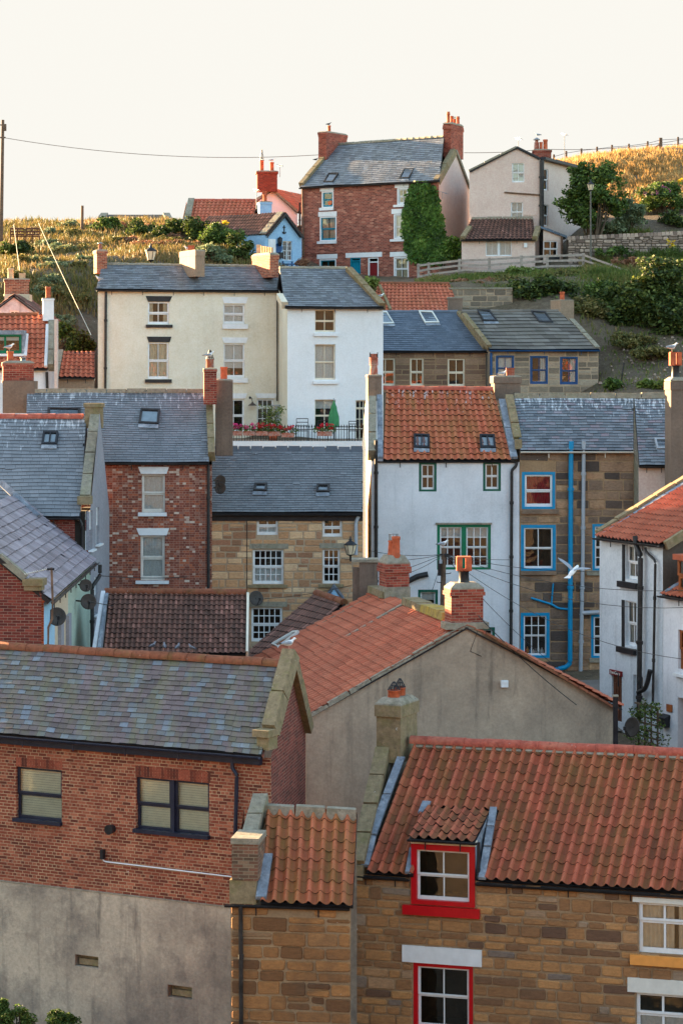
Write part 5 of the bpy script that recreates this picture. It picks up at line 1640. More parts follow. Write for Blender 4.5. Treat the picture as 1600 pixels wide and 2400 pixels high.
h14 = thing('white_end_house', 'white house cut off by the right edge with brown wood window, door and black letterbox', 'house', P(1600, 1740, 67))
f14 = Facade((1552.5, 68.65), (1734, 65.04), h14, 'w_white')
E0, E1 = P(1552, 1394, 68.5), P(1740, 1418, 64.9)
E0.z = E1.z = (E0.z + E1.z) / 2
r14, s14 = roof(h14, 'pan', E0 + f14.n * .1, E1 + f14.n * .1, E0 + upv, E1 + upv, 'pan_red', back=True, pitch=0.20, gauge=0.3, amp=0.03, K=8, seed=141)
f14.win(1588, 1480, 1640, 1573, 'brownwood', None, cols=2, rows=(1, 1), rec=.05, fr=.09, cur='drapes', sill=('white', 1583, 1645, 1583, 1590))
u0, z0, u1, z1 = f14.rect(1587, 1640, 1640, 1790)
f14.holes.append((u0, z0, u1, z1, .25))
k = MB(); f14.fb(k, u0, u1, z0, z1, -.27, -.2)
for a, b in ((.12, .42), (.55, .95)):
    f14.fb(k, u0 + .12, u0 + .5, z0 + (z1 - z0) * a, z0 + (z1 - z0) * b, -.2, -.17); f14.fb(k, u0 + .62, u1 - .12, z0 + (z1 - z0) * a, z0 + (z1 - z0) * b, -.2, -.17)
k.build('door', 'brownwood', h14)
f14.finish(rw(f14, -12.5, E0.z - .1))
for o_ in (f14.pt(0, 0), f14.pt(f14.W, 0)):
    k = MB(); k.poly([o_ + V((0, 0, -12.5)), o_ + V((0, 0, E0.z - .1)), o_ + pk + V((0, 0, E0.z + 1.68)), o_ + pk * 2 + V((0, 0, E0.z - .1)), o_ + pk * 2 + V((0, 0, -12.5))]); k.build('gable_wall', 'w_white', h14)
gutter(h14, E0 + f14.n * .1, E1 + f14.n * .1, 'pipe', .06, .04, out=f14.n)
strip(h14, 'flashing', 'lead', [E0 + V((0, 0, .05)) + f14.u * .12, E0 + upv * .6 + V((0, 0, .05)) + f14.u * .12], f14.u * .22, .04, .1, seg=1.2)
dq = Facade((1587, 67.9), (1640, 66.9), h14, 'brownwood')
dq.win(1586, 1312, 1640, 1392, 'brownwood', None, cols=2, rows=(1, 1), rec=.0, fr=.1, cur='net', name='dormer_window')
k = MB(); dq.fb(k, dq.uz(1583, 1300)[0], dq.uz(1660, 1300)[0], dq.uz(1600, 1313)[1], dq.uz(1600, 1300)[1], -1.6, .12); k.build('dormer_roof', 'pan_red', h14)
k = MB(); dq.fb(k, dq.uz(1586, 1350)[0], dq.uz(1640, 1350)[0], dq.uz(1600, 1396)[1], dq.uz(1600, 1313)[1], -1.6, -.52); k.build('dormer_cheek', 'brownwood', h14)
mbx = f14.rect(1550.5, 1677, 1578, 1704)
k = MB(); a, b, c_, d_ = mbx; c_ = a + .42; a += .06
f14.fb(k, a, c_, b, d_ - .08, .003, .17)
k.hexa([f14.pt(a - .02, d_ - .08, .003), f14.pt(c_ + .02, d_ - .08, .003), f14.pt(c_ + .02, d_ - .08, .2), f14.pt(a - .02, d_ - .08, .2)][::-1], [f14.pt(a - .02, d_ + .03, .003), f14.pt(c_ + .02, d_ + .03, .003), f14.pt(c_ + .02, d_ - .06, .2), f14.pt(a - .02, d_ - .06, .2)][::-1])
o_ = k.build('letterbox', 'black', None, f14.pt(a, b)); tag(o_, 'black metal letterbox fixed to the white wall beside the brown door', 'letterbox')
k = MB(); r_ = f14.rect(1562, 1651, 1575, 1668); f14.fb(k, r_[0], r_[2], r_[1], r_[3], .003, .03); o_ = k.build('plaque', 'brownwood', None, f14.pt(r_[0], r_[1])); tag(o_, 'small square reddish brown plaque above the black letterbox', 'plaque')

# ---- cream terrace and white town house on the ledge
h8 = thing('cream_house', 'tall cream rendered house with black and white lintels, slate roof and sunlit left gable', 'house', P(430, 1000, 111))
f8 = Facade((230, 110.0), (653, 112.0), h8, 'w_cream')
EL, ER = P(226, 675, 109.8), P(655, 683, 111.9)
EL.z = ER.z = (EL.z + ER.z) / 2
RL, RR = rise(EL, 240, 618, 34), rise(ER, 655, 624, 34)
r8, s8 = roof(h8, 'slate', EL, ER, RL, RR, 'sl_top', width=0.28, gauge=0.15, seed=151, jit=0.009)
ridge_tiles(h8, RL, RR, 'cope2', .11, .4)
BK_ = ('black', 342, 404, 347, 398, 694, 707, .03)
f8.win(347, 707.5, 397, 760, 'white', None, cols=2, rows=(1, 1), rec=.06, fr=.08, cur='drapes', sill=('black', 342, 404, 761, 768), lint=BK_)
f8.win(347, 802.5, 396, 888, 'white', None, cols=2, rows=(1, 1), rec=.06, fr=.08, cur='full', sill=('black', 340, 402, 889, 897), lint=('black', 344, 402, 349, 398, 789, 802, .03))
f8.win(523, 713, 574, 759, 'white', None, cols=2, rows=(1, 1), rec=.08, fr=.08, cur='net', sill=('white', 521, 580, 760, 771), lint=('white', 520, 581, 525, 577, 696, 711, .03))
f8.win(524, 805.5, 574, 885, 'white', None, cols=2, rows=(1, 1), rec=.08, fr=.08, cur='most', sill=('white', 521, 580, 886, 897), lint=('white', 520, 581, 525, 577, 791, 804, .03))
f8.win(524, 936, 573, 1012, 'white', None, cols=2, rows=(1, 1), rec=.08, fr=.08, lint=('white', 522, 579, 527, 575, 922, 934, .03))
f8.win(602, 935, 642, 1032, 'white', None, cols=3, rows=(1, 3), rec=.10, fr=.09, name='glazed_door', split=.2, lint=('white', 598, 649, 603, 645, 922, 933, .03))
f8.finish(rw(f8, -5, EL.z - .08))
shell(h8, f8, -6, EL, ER, RL, RR, 'brick_left', right='none')
gutter(h8, EL, ER, 'pipe', .07, .05)
fpipe(f8, [(248, 684), (246, 1000)], .06, 'pipe', .1, collars=2.2)
chimney(h8, 220, 227.5, 251.5, 588, 640, 111.2, 0.8, 'brick_left', 'L', bands=((0, .12, .05),), flaunch=.08, pots=((233, 567, 586, 5.5, 'cowl', .0, 'pot2'),))
chimney(h8, 421, 457.6, 480, 588, 648, 110.9, 2.0, 'w_tan', 'L', bands=((0, .22, .03),), flaunch=.07, pots=((455, 577, 587, 7, 'square', .1, 'pot'),))
pts6 = [(600, 580, 595, 3.2, 'plain', -.75), (606, 579, 594, 3.2, 'plain', -.48), (612, 578, 592, 3.2, 'plain', -.2), (618, 577, 591, 3.2, 'plain', .08), (624, 576, 590, 3.2, 'plain', .36), (637, 575, 590, 5, 'square', .75)]
chimney(h8, 591, 632, 653, 597, 650, 111.9, 1.9, 'brick_left', 'L', bands=((0, .1, .05), (.1, .2, .03)), flaunch=.12, pots=pts6, potmat='potbuff')
h8w = thing('white_townhouse', 'smooth white three storey house with recessed sash windows and a slate roof in the middle', 'house', P(785, 1000, 110))
f8w = Facade((673.6, 109.0), (897.5, 109.8), h8w, 'w_cool')
EL, ER = P(668, 715, 108.8), P(899, 722, 109.6)
EL.z = ER.z = (EL.z + ER.z) / 2
RL, RR = rise(EL, 655, 627, 41), rise(ER, 813, 627, 41)
r8w, s8w = roof(h8w, 'slate', EL, ER, RL, RR, 'sl_top', width=0.28, gauge=0.15, seed=161, jit=0.009)
ridge_tiles(h8w, RL, RR, 'cope2', .11, .4)
strip(h8w, 'coping', 'cope', [s8w.hit(817, 628, .1), s8w.hit(896, 715, .1)], V((.32, 0, 0)), .1, .3, seg=.8)
strip(h8w, 'coping', 'w_cream', [s8w.hit(655, 690, .1), s8w.hit(668, 712, .1)], V((.3, 0, 0)), .1, .3, seg=.8)
ww = dict(cols=2, rec=.16, fr=.055)
f8w.win(738, 726, 786, 778, 'cream_paint', None, rows=(1, 1), sill=('w_cool', 735, 792, 781, 788), **ww)
f8w.win(737.6, 807, 786, 890, 'cream_paint', None, rows=(1, 1), cur='net', sill=('w_cool', 733, 792, 893, 900), **ww)
f8w.win(737.6, 936.5, 786, 1012, 'cream_paint', None, rows=(1, 1), cur='top', **ww)
f8w.win(833, 938, 864, 1032, 'cream_paint', None, cols=3, rows=(1, 3), rec=.16, fr=.06, split=.2, name='glazed_door')
f8w.finish(rw(f8w, -5, EL.z - .08))
shell(h8w, f8w, -6, EL, ER, RL, RR, 'w_cool', left='none', right='w_cool')
k = MB(); a, b = f8w.pt(0, 0), f8.pt(f8.W, 0)
k.poly([b + V((0, 0, -5)), a + V((0, 0, -5)), a + V((0, 0, EL.z - .08)), b + V((0, 0, EL.z + .9))]); k.build('return_wall', 'w_cream', h8w)
gutter(h8w, EL, ER, 'pipe', .07, .05)
fpipe(f8, [(649, 690), (649, 940)], .03, 'pipe', .05, collars=0)
k = MB(); f8.fb(k, f8.uz(640, 1000)[0], f8.uz(664, 1000)[0] - .05, f8.uz(655, 1030)[1], f8.uz(655, 952)[1], -.05, .6)
k = MB(); cc = f8.pt(f8.uz(660, 990)[0] - .25, 0, .35); k.cbox((cc.x, cc.y, f8.uz(655, 992)[1]), .28, .22, 1.75); k.cbox((cc.x - .05, cc.y, f8.uz(655, 950)[1]), .6, .4, .05)
o_ = k.build('post', 'grey', None, cc + V((0, 0, f8.uz(655, 1036)[1]))); tag(o_, 'grey gate post against the cream wall behind the terrace shrub', 'post')

# terrace wall, railing, geraniums, furniture
YT = 106.0
tz = P(700, 1034, YT).z
tw = thing('terrace_wall', 'white coped terrace wall above the dark slate roof of the golden stone house', 'wall', P(690, 1050, YT))
a, b = P(530, 1034, YT), P(862, 1034, YT)
k = MB(); k.box((a.x, YT, tz - .28), (b.x - a.x, 0, 0), (0, .35, 0), (0, 0, .28)); k.build('coping', 'w_cool', tw)
k = MB(); k.box((a.x + .02, YT + .05, tz - 8), (b.x - a.x - .04, 0, 0), (0, .3, 0), (0, 0, 7.72)); k.build('wall', 'w_cool', tw)
rl = thing('railing', 'black spear topped iron railing along the terrace of the cream and white houses', 'railing', (a.x, YT + .12, tz))
n_ = 52
for i in range(n_):
    x = a.x + .1 + (b.x - a.x - .2) * i / (n_ - 1)
    k = MB(); k.tube([(x, YT + .15, tz), (x, YT + .15, tz + .62)], .013, 6); k.lathe((x, YT + .15, tz + .6), [(.013, 0), (.034, .035), (.001, .15)], 6); k.build('bar', 'black', rl)
for z in (.08, .5):
    k = MB(); k.box((a.x, YT + .135, tz + z), (b.x - a.x, 0, 0), (0, .03, 0), (0, 0, .03)); k.build('rail', 'black', rl)

M['leaf_ger'] = m_leaf('geranium_leaf', [(0, C(48, 66, 30)), (.5, C(84, 108, 50)), (1, C(120, 140, 70))])
M['petal'] = m_leaf('geranium_petal', [(0, C(168, 14, 24)), (.7, C(214, 26, 40)), (1, C(226, 50, 92))], .2)
M['petalp'] = m_leaf('pink_petal', [(0, C(190, 30, 80)), (.7, C(220, 70, 140)), (1, C(230, 120, 170))], .2)


def leaves(mb, c, r, n, s, m=0, rr=R, flat_=0.5, shell_=0.35, t0=0.0, t1=1.0):
    """n small leaf faces scattered through an ellipsoid"""
    c = V(c)
    for _ in range(n):
        while True:
            d = V((rr.uniform(-1, 1), rr.uniform(-1, 1), rr.uniform(-1, 1)))
            if 0.05 < d.length < 1:
                break
        d = d.normalized() * (d.length ** shell_)
        p = c + V((d.x * r[0], d.y * r[1], d.z * r[2]))
        a = V((rr.gauss(0, 1), rr.gauss(0, 1), rr.gauss(0, flat_))).normalized()
        b = a.cross(V((rr.gauss(0, 1), rr.gauss(0, 1), rr.gauss(0, 1)))).normalized()
        k = s * rr.uniform(.6, 1.3)
        t = t0 + (t1 - t0) * rr.random()
        mb.poly([p - a * k, p + b * k * .5, p + a * k, p - b * k * .5], [(0, 0)] * 4, m, t)


def flower_box(x0, x1, yt, label, pet='petal', Y=YT - .02, zt=None, grp='flower boxes on the terrace railing'):
    p0, p1 = P(x0, yt, Y), P(x1, yt, Y)
    z = p0.z
    h = thing('flower_box', label, 'flower box', (p0.x, Y, z - .28), grp)
    k = MB(); k.box((p0.x, Y - .12, z - .28), (p1.x - p0.x, 0, 0), (0, .22, 0), (0, 0, .2)); k.build('trough', 'pot2', h)
    k = MB(); n = max(2, int((p1.x - p0.x) / .3))
    for i in range(n + 1):
        leaves(k, (p0.x + (p1.x - p0.x) * i / n, Y, z - .0), (.2, .16, .16), 70, .05)
    k.build('foliage', 'leaf_ger', h)
    k = MB(); rr = random.Random(x0)
    for i in range(n * 3):
        leaves(k, (p0.x + (p1.x - p0.x) * rr.random(), Y - rr.random() * .12, z + rr.uniform(.05, .24)), (.09, .08, .07), 22, .045, rr=rr)
    k.build('blossom', pet, h)


flower_box(541, 568, 1006, 'flower box of pink and red geraniums at the left end of the railing', 'petalp')
flower_box(570, 598, 1006, 'mostly green flower box second from the left on the railing', 'petalp')
flower_box(600, 628, 1006, 'flower box of dense red geraniums in front of the glazed cream door')
flower_box(630, 658, 1007, 'red geranium flower box below the terrace shrub')
flower_box(660, 690, 1010, 'trailing red geranium flower box beside the iron bench')
flower_box(743, 778, 1007, 'flower box of red and pink geraniums beside the green parasol', 'petal')
# closed parasol
pz = P(782, 1034, 107.2)
h = thing('parasol', 'closed green parasol on a pale pole beside the white house window', 'parasol', (pz.x, 107.2, tz))
k = MB(); k.tube([(pz.x, 107.2, tz - .1), (pz.x, 107.2, tz + 1.9)], .025, 8); k.build('pole', 'grey', h)
zt_, zb_ = P(0, 938, 107.2).z, P(0, 1000, 107.2).z
rows = []
for j in range(9):
    t = j / 8; r_ = .02 + .17 * min(1, t * 1.6) + .03 * t
    if j in (2,): r_ *= 1.25
    rows.append([V((pz.x + (r_ * (1 + .16 * math.sin(8 * a))) * math.cos(a), 107.2 + r_ * (1 + .16 * math.sin(8 * a)) * math.sin(a), zt_ + (zb_ - zt_) * t + .04 * math.sin(8 * a) * (t == 1))) for a in [2 * math.pi * i / 32 for i in range(33)]])
k = MB(); k.grid(rows, [[(0, 0)] * 33] * 9); M['parasol'] = m_plain('green_canvas', C(64, 130, 84), .8, .12); k.build('canopy', 'parasol', h)


def chair(x, y, label, w=.5, back=.9, name='chair', rot=0.0):
    p = P(x, 1034, y); z = tz
    h = thing(name, label, 'bench' if name == 'bench' else 'chair', (p.x, y, z))
    k = MB(); k.box((p.x - w / 2, y - .22, z + .42), (w, 0, 0), (0, .42, 0), (0, 0, .03)); k.build('seat', 'black', h)
    k = MB()
    for s_ in (-1, 1):
        k.tube([(p.x + s_ * w / 2, y + .2, z + .4), (p.x + s_ * w / 2, y + .28, z + back)], .016, 5)
    for i in range(4):
        zz = z + .5 + (back - .5) * i / 3
        k.box((p.x - w / 2, y + .21 + .08 * i / 3, zz - .02), (w, 0, 0), (0, .02, 0), (0, 0, .035))
    k.build('backrest', 'black', h)
    for sx in (-1, 1):
        for sy in (-1, 1):
            k = MB(); k.tube([(p.x + sx * w / 2, y + sy * .2, z), (p.x + sx * w / 2, y + sy * .2, z + .43)], .015, 5); k.build('leg', 'black', h)


chair(708, 106.9, 'black iron bench at the terrace railing beside the red geraniums', .52, .98, 'bench')
chair(828, 107.0, 'black slatted chair at the right end of the terrace', .42, .86)
chair(756, 107.6, 'black chair behind the flower box under the white house window', .45, .88)
h = thing('table', 'black iron table between parasol and slatted chair on the terrace', 'table', (P(800, 1034, 107).x, 107, tz))
p = P(798, 1034, 107)
k = MB(); k.box((p.x - .4, 106.75, tz + .6), (.85, 0, 0), (0, .5, 0), (0, 0, .03)); k.build('tabletop', 'black', h)
for sx in (-.33, .36):
    for sy in (-.2, .2):
        k = MB(); k.tube([(p.x + sx * .8, 107 + sy, tz), (p.x - sx * .2 + sx, 107 + sy, tz + .6)], .016, 5); k.build('leg', 'black', h)
p = P(640, 1034, 107.5)
sh = thing('terrace_shrub', 'loose yellow green potted shrub in front of the cream house door', 'shrub', (p.x, 107.5, tz))
k = MB(); k.lathe((p.x, 107.5, tz), [(.001, 0), (.18, 0), (.24, .4), (.21, .4), (.2, .34), (.001, .34)], 12); k.build('pot', 'pot', sh)
k = MB()
for i in range(7):
    a = i * .9; k.tube([(p.x, 107.5, tz + .3), (p.x + .12 * math.cos(a), 107.5 + .12 * math.sin(a), tz + .8), (p.x + .38 * math.cos(a), 107.5 + .3 * math.sin(a), tz + 1.25 + .3 * (i % 3) / 2)], [.018, .012, .006], 5)
k.build('stem', 'pole', sh)
k = MB()
rr = random.Random(17)
for i in range(34):
    a = rr.random() * 6.28; q_ = rr.uniform(.15, .62)
    leaves(k, (p.x + q_ * math.cos(a), 107.5 + q_ * .7 * math.sin(a), tz + rr.uniform(.65, 1.5)), (.16, .16, .14), 26, .05, rr=rr)
M['leaf_yg'] = m_leaf('yellow_green_leaf', [(0, C(60, 74, 30)), (.5, C(104, 122, 54)), (1, C(150, 160, 84))])
k.build('foliage', 'leaf_yg', sh)
# wall lamp by the cream door
pl = f8.pt(*f8.uz(586, 932), 0)
h = thing('wall_lamp', 'small enamel swan neck lamp on the cream wall beside the glazed door', 'lamp', pl)
k = MB(); k.tube([pl, pl + f8.n * .15 + V((0, 0, .02)), pl + f8.n * .28 + V((.03, 0, -.03)), pl + f8.n * .32 + V((.05, 0, -.2))], .018, 6); k.ell(pl, (.06, .05, .06)); k.build('bracket', 'black', h)
k = MB(); c_ = pl + f8.n * .32 + V((.05, 0, -.2)); k.lathe(c_, [(.03, .02), (.05, -.04), (.2, -.16), (.21, -.17), (.001, -.12)], 14); k.build('lamp_shade', 'dish', h)

# ---- two low stone cottages behind
h15 = thing('blue_slate_cottage', 'brown stone cottage with dark slate roof and cream sash windows behind orange pantiles', 'house', P(1010, 960, 116))
f15 = Facade((885, 116), (1146, 116), h15, 'mortar')
EL, ER = P(885, 821, 115.85), P(1143, 824, 115.85); EL.z = ER.z = (EL.z + ER.z) / 2
RL, RR = rise(EL, 885, 730, 38), rise(ER, 1062, 730, 38)
RR = P(1072, 729, RL.y)
r15, s15 = roof(h15, 'slate', EL, ER, RL, RR, 'sl_dark', width=.28, gauge=.17, seed=171, jit=.005)
ridge_tiles(h15, RL, RR, 'sl_dark', .11, .4)
for x0, x1, y0 in ((880, 925, 840), (960.5, 992, 840), (1048.6, 1088, 841)):
    f15.win(x0, y0, x1, y0 + 64, 'cream_paint', None, cols=2, rows=(1, 1), rec=.05, fr=.07, bar=.03)
f15.stones(rw(f15, -4, EL.z - .08), 'stone_cot', 'mortar', .22, .32, .4, .9, .015, 35, .025, .008, .01)
shell(h15, f15, -5, EL, ER, RL, RL + V((EL - ER).to_tuple()) * -1, 'w_tan')
gutter(h15, EL, ER, 'black', .06, .04)
strip(h15, 'coping', 'cope', [s15.hit(1076, 732, .1), s15.hit(1139, 816, .1)], V((.3, 0, 0)), .1, .3, seg=.9)
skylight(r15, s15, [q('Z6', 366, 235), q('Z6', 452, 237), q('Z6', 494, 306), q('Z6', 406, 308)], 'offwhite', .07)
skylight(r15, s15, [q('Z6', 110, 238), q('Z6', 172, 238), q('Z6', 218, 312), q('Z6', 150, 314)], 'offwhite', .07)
fpipe(f15, [(1141, 830), (1141, 905)], .06, 'pipe', .1)
chimney(h15, 1048, 1050, 1083, 698, 740, 118.9, .6, 'w_stack', 'L', bands=((0, .08, .03),), flaunch=.05)
h16 = thing('grey_tile_cottage', 'grey stone cottage with dark blue window frames under a brown grey concrete tile roof', 'house', P(1270, 960, 116))
f16 = Facade((1147, 115.6), (1401, 115.4), h16, 'mortar2')
EL, ER = P(1146, 818, 115.4), P(1404, 820, 115.2); EL.z = ER.z = (EL.z + ER.z) / 2
RL = rise(EL, 1082, 729, 38); RR = rise(ER, 1308, 731, 38); RR.z = RL.z
r16, s16 = roof(h16, 'slate', EL, ER, RL, RR, 'sl_conc', width=.62, gauge=.30, seed=181, jit=.004, thick=.025)
ridge_tiles(h16, RL, RR, 'sl_conc', .12, .6)
for x0, y0, x1, y1, cu in ((1161, 833, 1204, 892, 'net'), (1241, 834, 1283, 900, 'right'), (1311, 836, 1353, 901, 'right')):
    f16.win(x0, y0, x1, y1, 'dblue', 'dblue', .07, 2, (1, 1), .05, cur=cu, fr=.05)
f16.stones(rw(f16, -4, EL.z - .08), 'stone_grey', 'mortar2', .24, .34, .45, 1.0, .015, 36, .03, .008, .01)
shell(h16, f16, -5, EL, ER, RL, RR, 'stone_grey')
gutter(h16, EL, ER, 'dblue', .08, .03)
fpipe(f16, [(1150, 826), (1150, 905)], .06, 'dblue', .1)
strip(h16, 'coping', 'cope', [s16.hit(1086, 735, .1), s16.hit(1146, 812, .1)], V((.26, 0, 0)), .08, .2, seg=.8)
strip(h16, 'coping', 'cope2', [s16.hit(1338, 748, .04), s16.hit(1400, 816, .04)], V((.26, 0, 0)), .06, .2, seg=.6)
skylight(r16, s16, [q('Z6', 722, 228), q('Z6', 802, 231), q('Z6', 852, 298), q('Z6', 762, 298)], 'pipe', .08)
skylight(r16, s16, [q('Z6', 1052, 236), q('Z6', 1140, 240), q('Z6', 1190, 306), q('Z6', 1104, 306)], 'pipe', .08)
chimney(h16, 1289, 1312, 1344, 704, 755, 118.0, 1.0, 'w_tan', 'L', bands=(), flaunch=.05, pots=((1317, 684, 703, 6, 'plain', .0, 'pot'),))

# red roof behind the cottages
h17 = thing('red_roof_shed', 'low building with faded red pantile roof behind the dark slate cottage', 'house', P(970, 740, 122))
f17 = Facade((860, 121), (1085, 120.6), h17, 'brick_top')
EL, ER = P(868, 745, 120.8), P(1084, 745, 120.4); EL.z = ER.z = (EL.z + ER.z) / 2
RL, RR = rise(EL, 884, 663, 40), rise(ER, 1052, 664, 40)
RR = P(1052, 664, RL.y)
r17, s17 = roof(h17, 'pan', EL, ER, RL, RR, 'pan_far', pitch=.22, gauge=.28, amp=.035, K=6, seed=191)
ridge_tiles(h17, RL, RR, 'ridgeb', .12, .45)
f17.finish(rw(f17, -3, EL.z - .05)); shell(h17, f17, -3, EL, ER, RL, RR, 'brick_top')
strip(h17, 'verge', 'cope', [s17.hit(889, 668, .05), s17.hit(915, 727, .05)], V((.14, 0, 0)), .08, .1, seg=1.2)

# ---- the tall brick house on the hill
ht = thing('ivy_brick_house', 'tall red brick house on the hill with slate roof and ivy climbing its right side', 'house', P(870, 655, 140))
ft = Facade((706, 143.0), (1028, 138.0), ht, 'brick_top')
EL, ER = P(703, 438, 142.9), P(1029, 423, 137.85)
EL.z = ER.z = (EL.z + ER.z) / 2
RL, RR = P(788, 335, 146), P(1040, 323, 141.2)
RL.z = RR.z = (RL.z + RR.z) / 2
rt, st_ = roof(ht, 'slate', EL, ER, RL, RR, 'sl_top', width=.32, gauge=.2, seed=201, jit=.006)
ridge_tiles(ht, RL, RR, 'cope2', .13, .45)
wz = lambda x0, y0, x1, y1: q('Z2', x0, y0) + q('Z2', x1, y1)


def tw_(fr_, li, si, outer, cur, cols=1, rows=(1, 1), **kw):
    x0, y0, x1, y1 = wz(*fr_)
    l = wz(*li); L_ = ('white', l[0], l[2], l[0], l[2], l[1], l[3], .03)
    S_ = None
    if si:
        s_ = wz(*si); S_ = ('white', s_[0], s_[2], s_[1], s_[3])
    return ft.win(x0, y0, x1, y1, outer or 'white', 'white', .07, cols, rows, .05, cur=cur, lint=L_, sill=S_, fr=.07, **kw)


tw_((402, 545, 474, 645), (393, 521, 476, 544), (392, 645, 476, 662), 'teal', None)
tw_((390, 699, 492, 848), (382, 669, 494, 698), (379, 850, 494, 866), 'teal', 'full')
tw_((388, 960, 490, 1090), (374, 930, 498, 958), None, 'teal', None, 2)
tw_((863, 524, 930, 626), (850, 497, 935, 523), (845, 627, 925, 641), 'white', 'drapes', 2)
tw_((842, 684, 916, 836), (829, 652, 918, 682), (824, 838, 918, 852), 'white', 'net', 1)
tw_((842, 946, 934, 1092), (820, 915, 942, 944), None, 'white', 'full', 2)
for nm, a_, m_, fan in (('door', (576, 952, 640, 1085), 'teal', 'white'), ('door', (684, 950, 749, 1090), 'maroon', 'white')):
    x0, y0, x1, y1 = wz(*a_)
    u0, z0, u1, z1 = ft.rect(x0, y0, x1, y1)
    ft.holes.append((u0, z0, u1, z1, .15))
    k = MB(); zf = z0 + (z1 - z0) * (.78 if m_ == 'maroon' else .84)
    ft.fb(k, u0 + .08, u1 - .08, z0, zf, -.16, -.1)
    for i in range(2):
        for j in range(2):
            ft.fb(k, u0 + .16 + (u1 - u0 - .28) * .5 * i, u0 + .12 + (u1 - u0 - .28) * .5 * (i + .85), z0 + .2 + (zf - z0) * .45 * j, z0 + .05 + (zf - z0) * .45 * (j + .9), -.1, -.085)
    d_ = k.build('door', m_, ht)
    k = MB(); ft.fb(k, u0, u0 + .08, z0, z1, -.14, -.02); ft.fb(k, u1 - .08, u1, z0, z1, -.14, -.02); ft.fb(k, u0 + .08, u1 - .08, zf, zf + .06, -.14, -.02); ft.fb(k, u0 + .08, u1 - .08, z1 - .06, z1, -.14, -.02)
    k.build('door_frame', m_ if m_ == 'teal' else 'white', d_)
    k = MB(); k.poly([ft.pt(u0 + .08, zf + .06, -.1), ft.pt(u1 - .08, zf + .06, -.1), ft.pt(u1 - .08, z1 - .06, -.1), ft.pt(u0 + .08, z1 - .06, -.1)]); k.build('pane', GLASS, d_)
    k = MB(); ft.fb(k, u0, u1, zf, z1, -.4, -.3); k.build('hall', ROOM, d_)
x0, y0, x1, y1 = wz(549, 918, 771, 949)
k = MB(); a = ft.rect(x0, y0, x1, y1); ft.fb(k, a[0], a[2], a[1], a[3], -.02, .03); k.build('lintel', 'white', ht)
ft.finish(rw(ft, 3, EL.z - .08))
x0, y0, x1, y1 = wz(276, 912, 900, 922)
k = MB(); a = ft.rect(x0, y0, x1, y1); ft.fb(k, a[0] + .01, a[2], a[1], a[3], -.02, .03); k.build('string_course', 'brick_top', ht)
FR = ft.pt(ft.W, 0); BK = P(1098.6, 0, 143.6); BK.z = 0; MD = FR.lerp(BK, .52)
zA = st_.hit(1056, 352, 0).z
k = MB(); k.poly([FR + V((0, 0, 3)), BK + V((0, 0, 3)), BK + V((0, 0, EL.z - .1)), MD + V((0, 0, zA)), FR + V((0, 0, EL.z - .1))]); k.build('gable_wall', 'w_pink', ht)
FL = ft.pt(0, 0); dl = V((RL.x - EL.x, RL.y - EL.y, 0))
k = MB(); k.poly([FL + V((0, 0, 3)), FL + V((0, 0, EL.z - .1)), FL + dl + V((0, 0, RL.z - .1)), FL + 2 * dl + V((0, 0, EL.z - .1)), FL + 2 * dl + V((0, 0, 3))]); k.build('gable_wall', 'brick_top', ht)
k = MB(); k.poly([BK + V((0, 0, 3)), FL + 2 * dl + V((0, 0, 3)), FL + 2 * dl + V((0, 0, EL.z)), BK + V((0, 0, EL.z))]); k.build('back_wall', 'brick_top', ht)
strip(ht, 'coping', 'cope', [st_.hit(784, 338, .1), st_.hit(705, 432, .1)], ft.u * .34, .1, .3, seg=.9)
strip(ht, 'coping', 'cope', [MD + V((-.1, -.1, zA + .05)), ft.pt(ft.W - .12, EL.z, .1)], ft.u * .34, .1, .3, seg=.9)
strip(ht, 'coping', 'cope2', [MD + V((0, 0, zA + .05)), BK + V((0, 0, EL.z))], ft.u * .3, .06, .1, seg=.9)
gutter(ht, EL, ER, 'pipe', .08, .05)
skylight(rt, st_, [q('Z2', 446, 437), q('Z2', 507, 438), q('Z2', 470, 492), q('Z2', 414, 492)], 'pipe', .09)
skylight(rt, st_, [q('Z2', 908, 410), q('Z2', 970, 410), q('Z2', 936, 468), q('Z2', 876, 470)], 'pipe', .09)
chimney(ht, 746, 764.5, 813, 310, 374, 144.6, 2.35, 'brick_chim', 'R', bands=((0.0, .12, .06), (.12, .24, .03)), flaunch=.1, pots=((776, 294, 310, 4, 'plain', -.35),))
chimney(ht, 1038, 1056, 1085, 290, 368, 140.9, 1.9, 'brick_chim', 'R', bands=((0.08, .2, .04), (.2, .32, .06)), flaunch=.12,
        pots=((1048, 262, 288, 4.4, 'tall', -.8), (1056, 272, 290, 4, 'plain', -.25), (1066, 274, 292, 4, 'roll', .2), (1075, 273, 296, 4.4, 'tall', .75)))
fpipe(ft, [(711, 440), (713, 600)], .05, 'rust', .1)
# ivy
ivy = [(980, 488), (1062, 484), (1100, 540), (1130, 620), (1160, 740), (1168, 840), (1150, 990), (1000, 1000), (950, 960), (915, 880), (900, 780), (905, 690), (925, 600), (945, 530)]
M['ivy'] = m_leaf('ivy_leaf', [(0, C(34, 56, 18)), (.5, C(66, 98, 32)), (.85, C(92, 126, 46)), (1, C(126, 152, 70))], .25)
iv = MB(); rr = random.Random(77)


def inside(x, y, pg):
    c = False
    for i in range(len(pg)):
        (x0, y0), (x1, y1) = pg[i - 1], pg[i]
        if (y0 > y) != (y1 > y) and x < (x1 - x0) * (y - y0) / (y1 - y0) + x0:
            c = not c
    return c


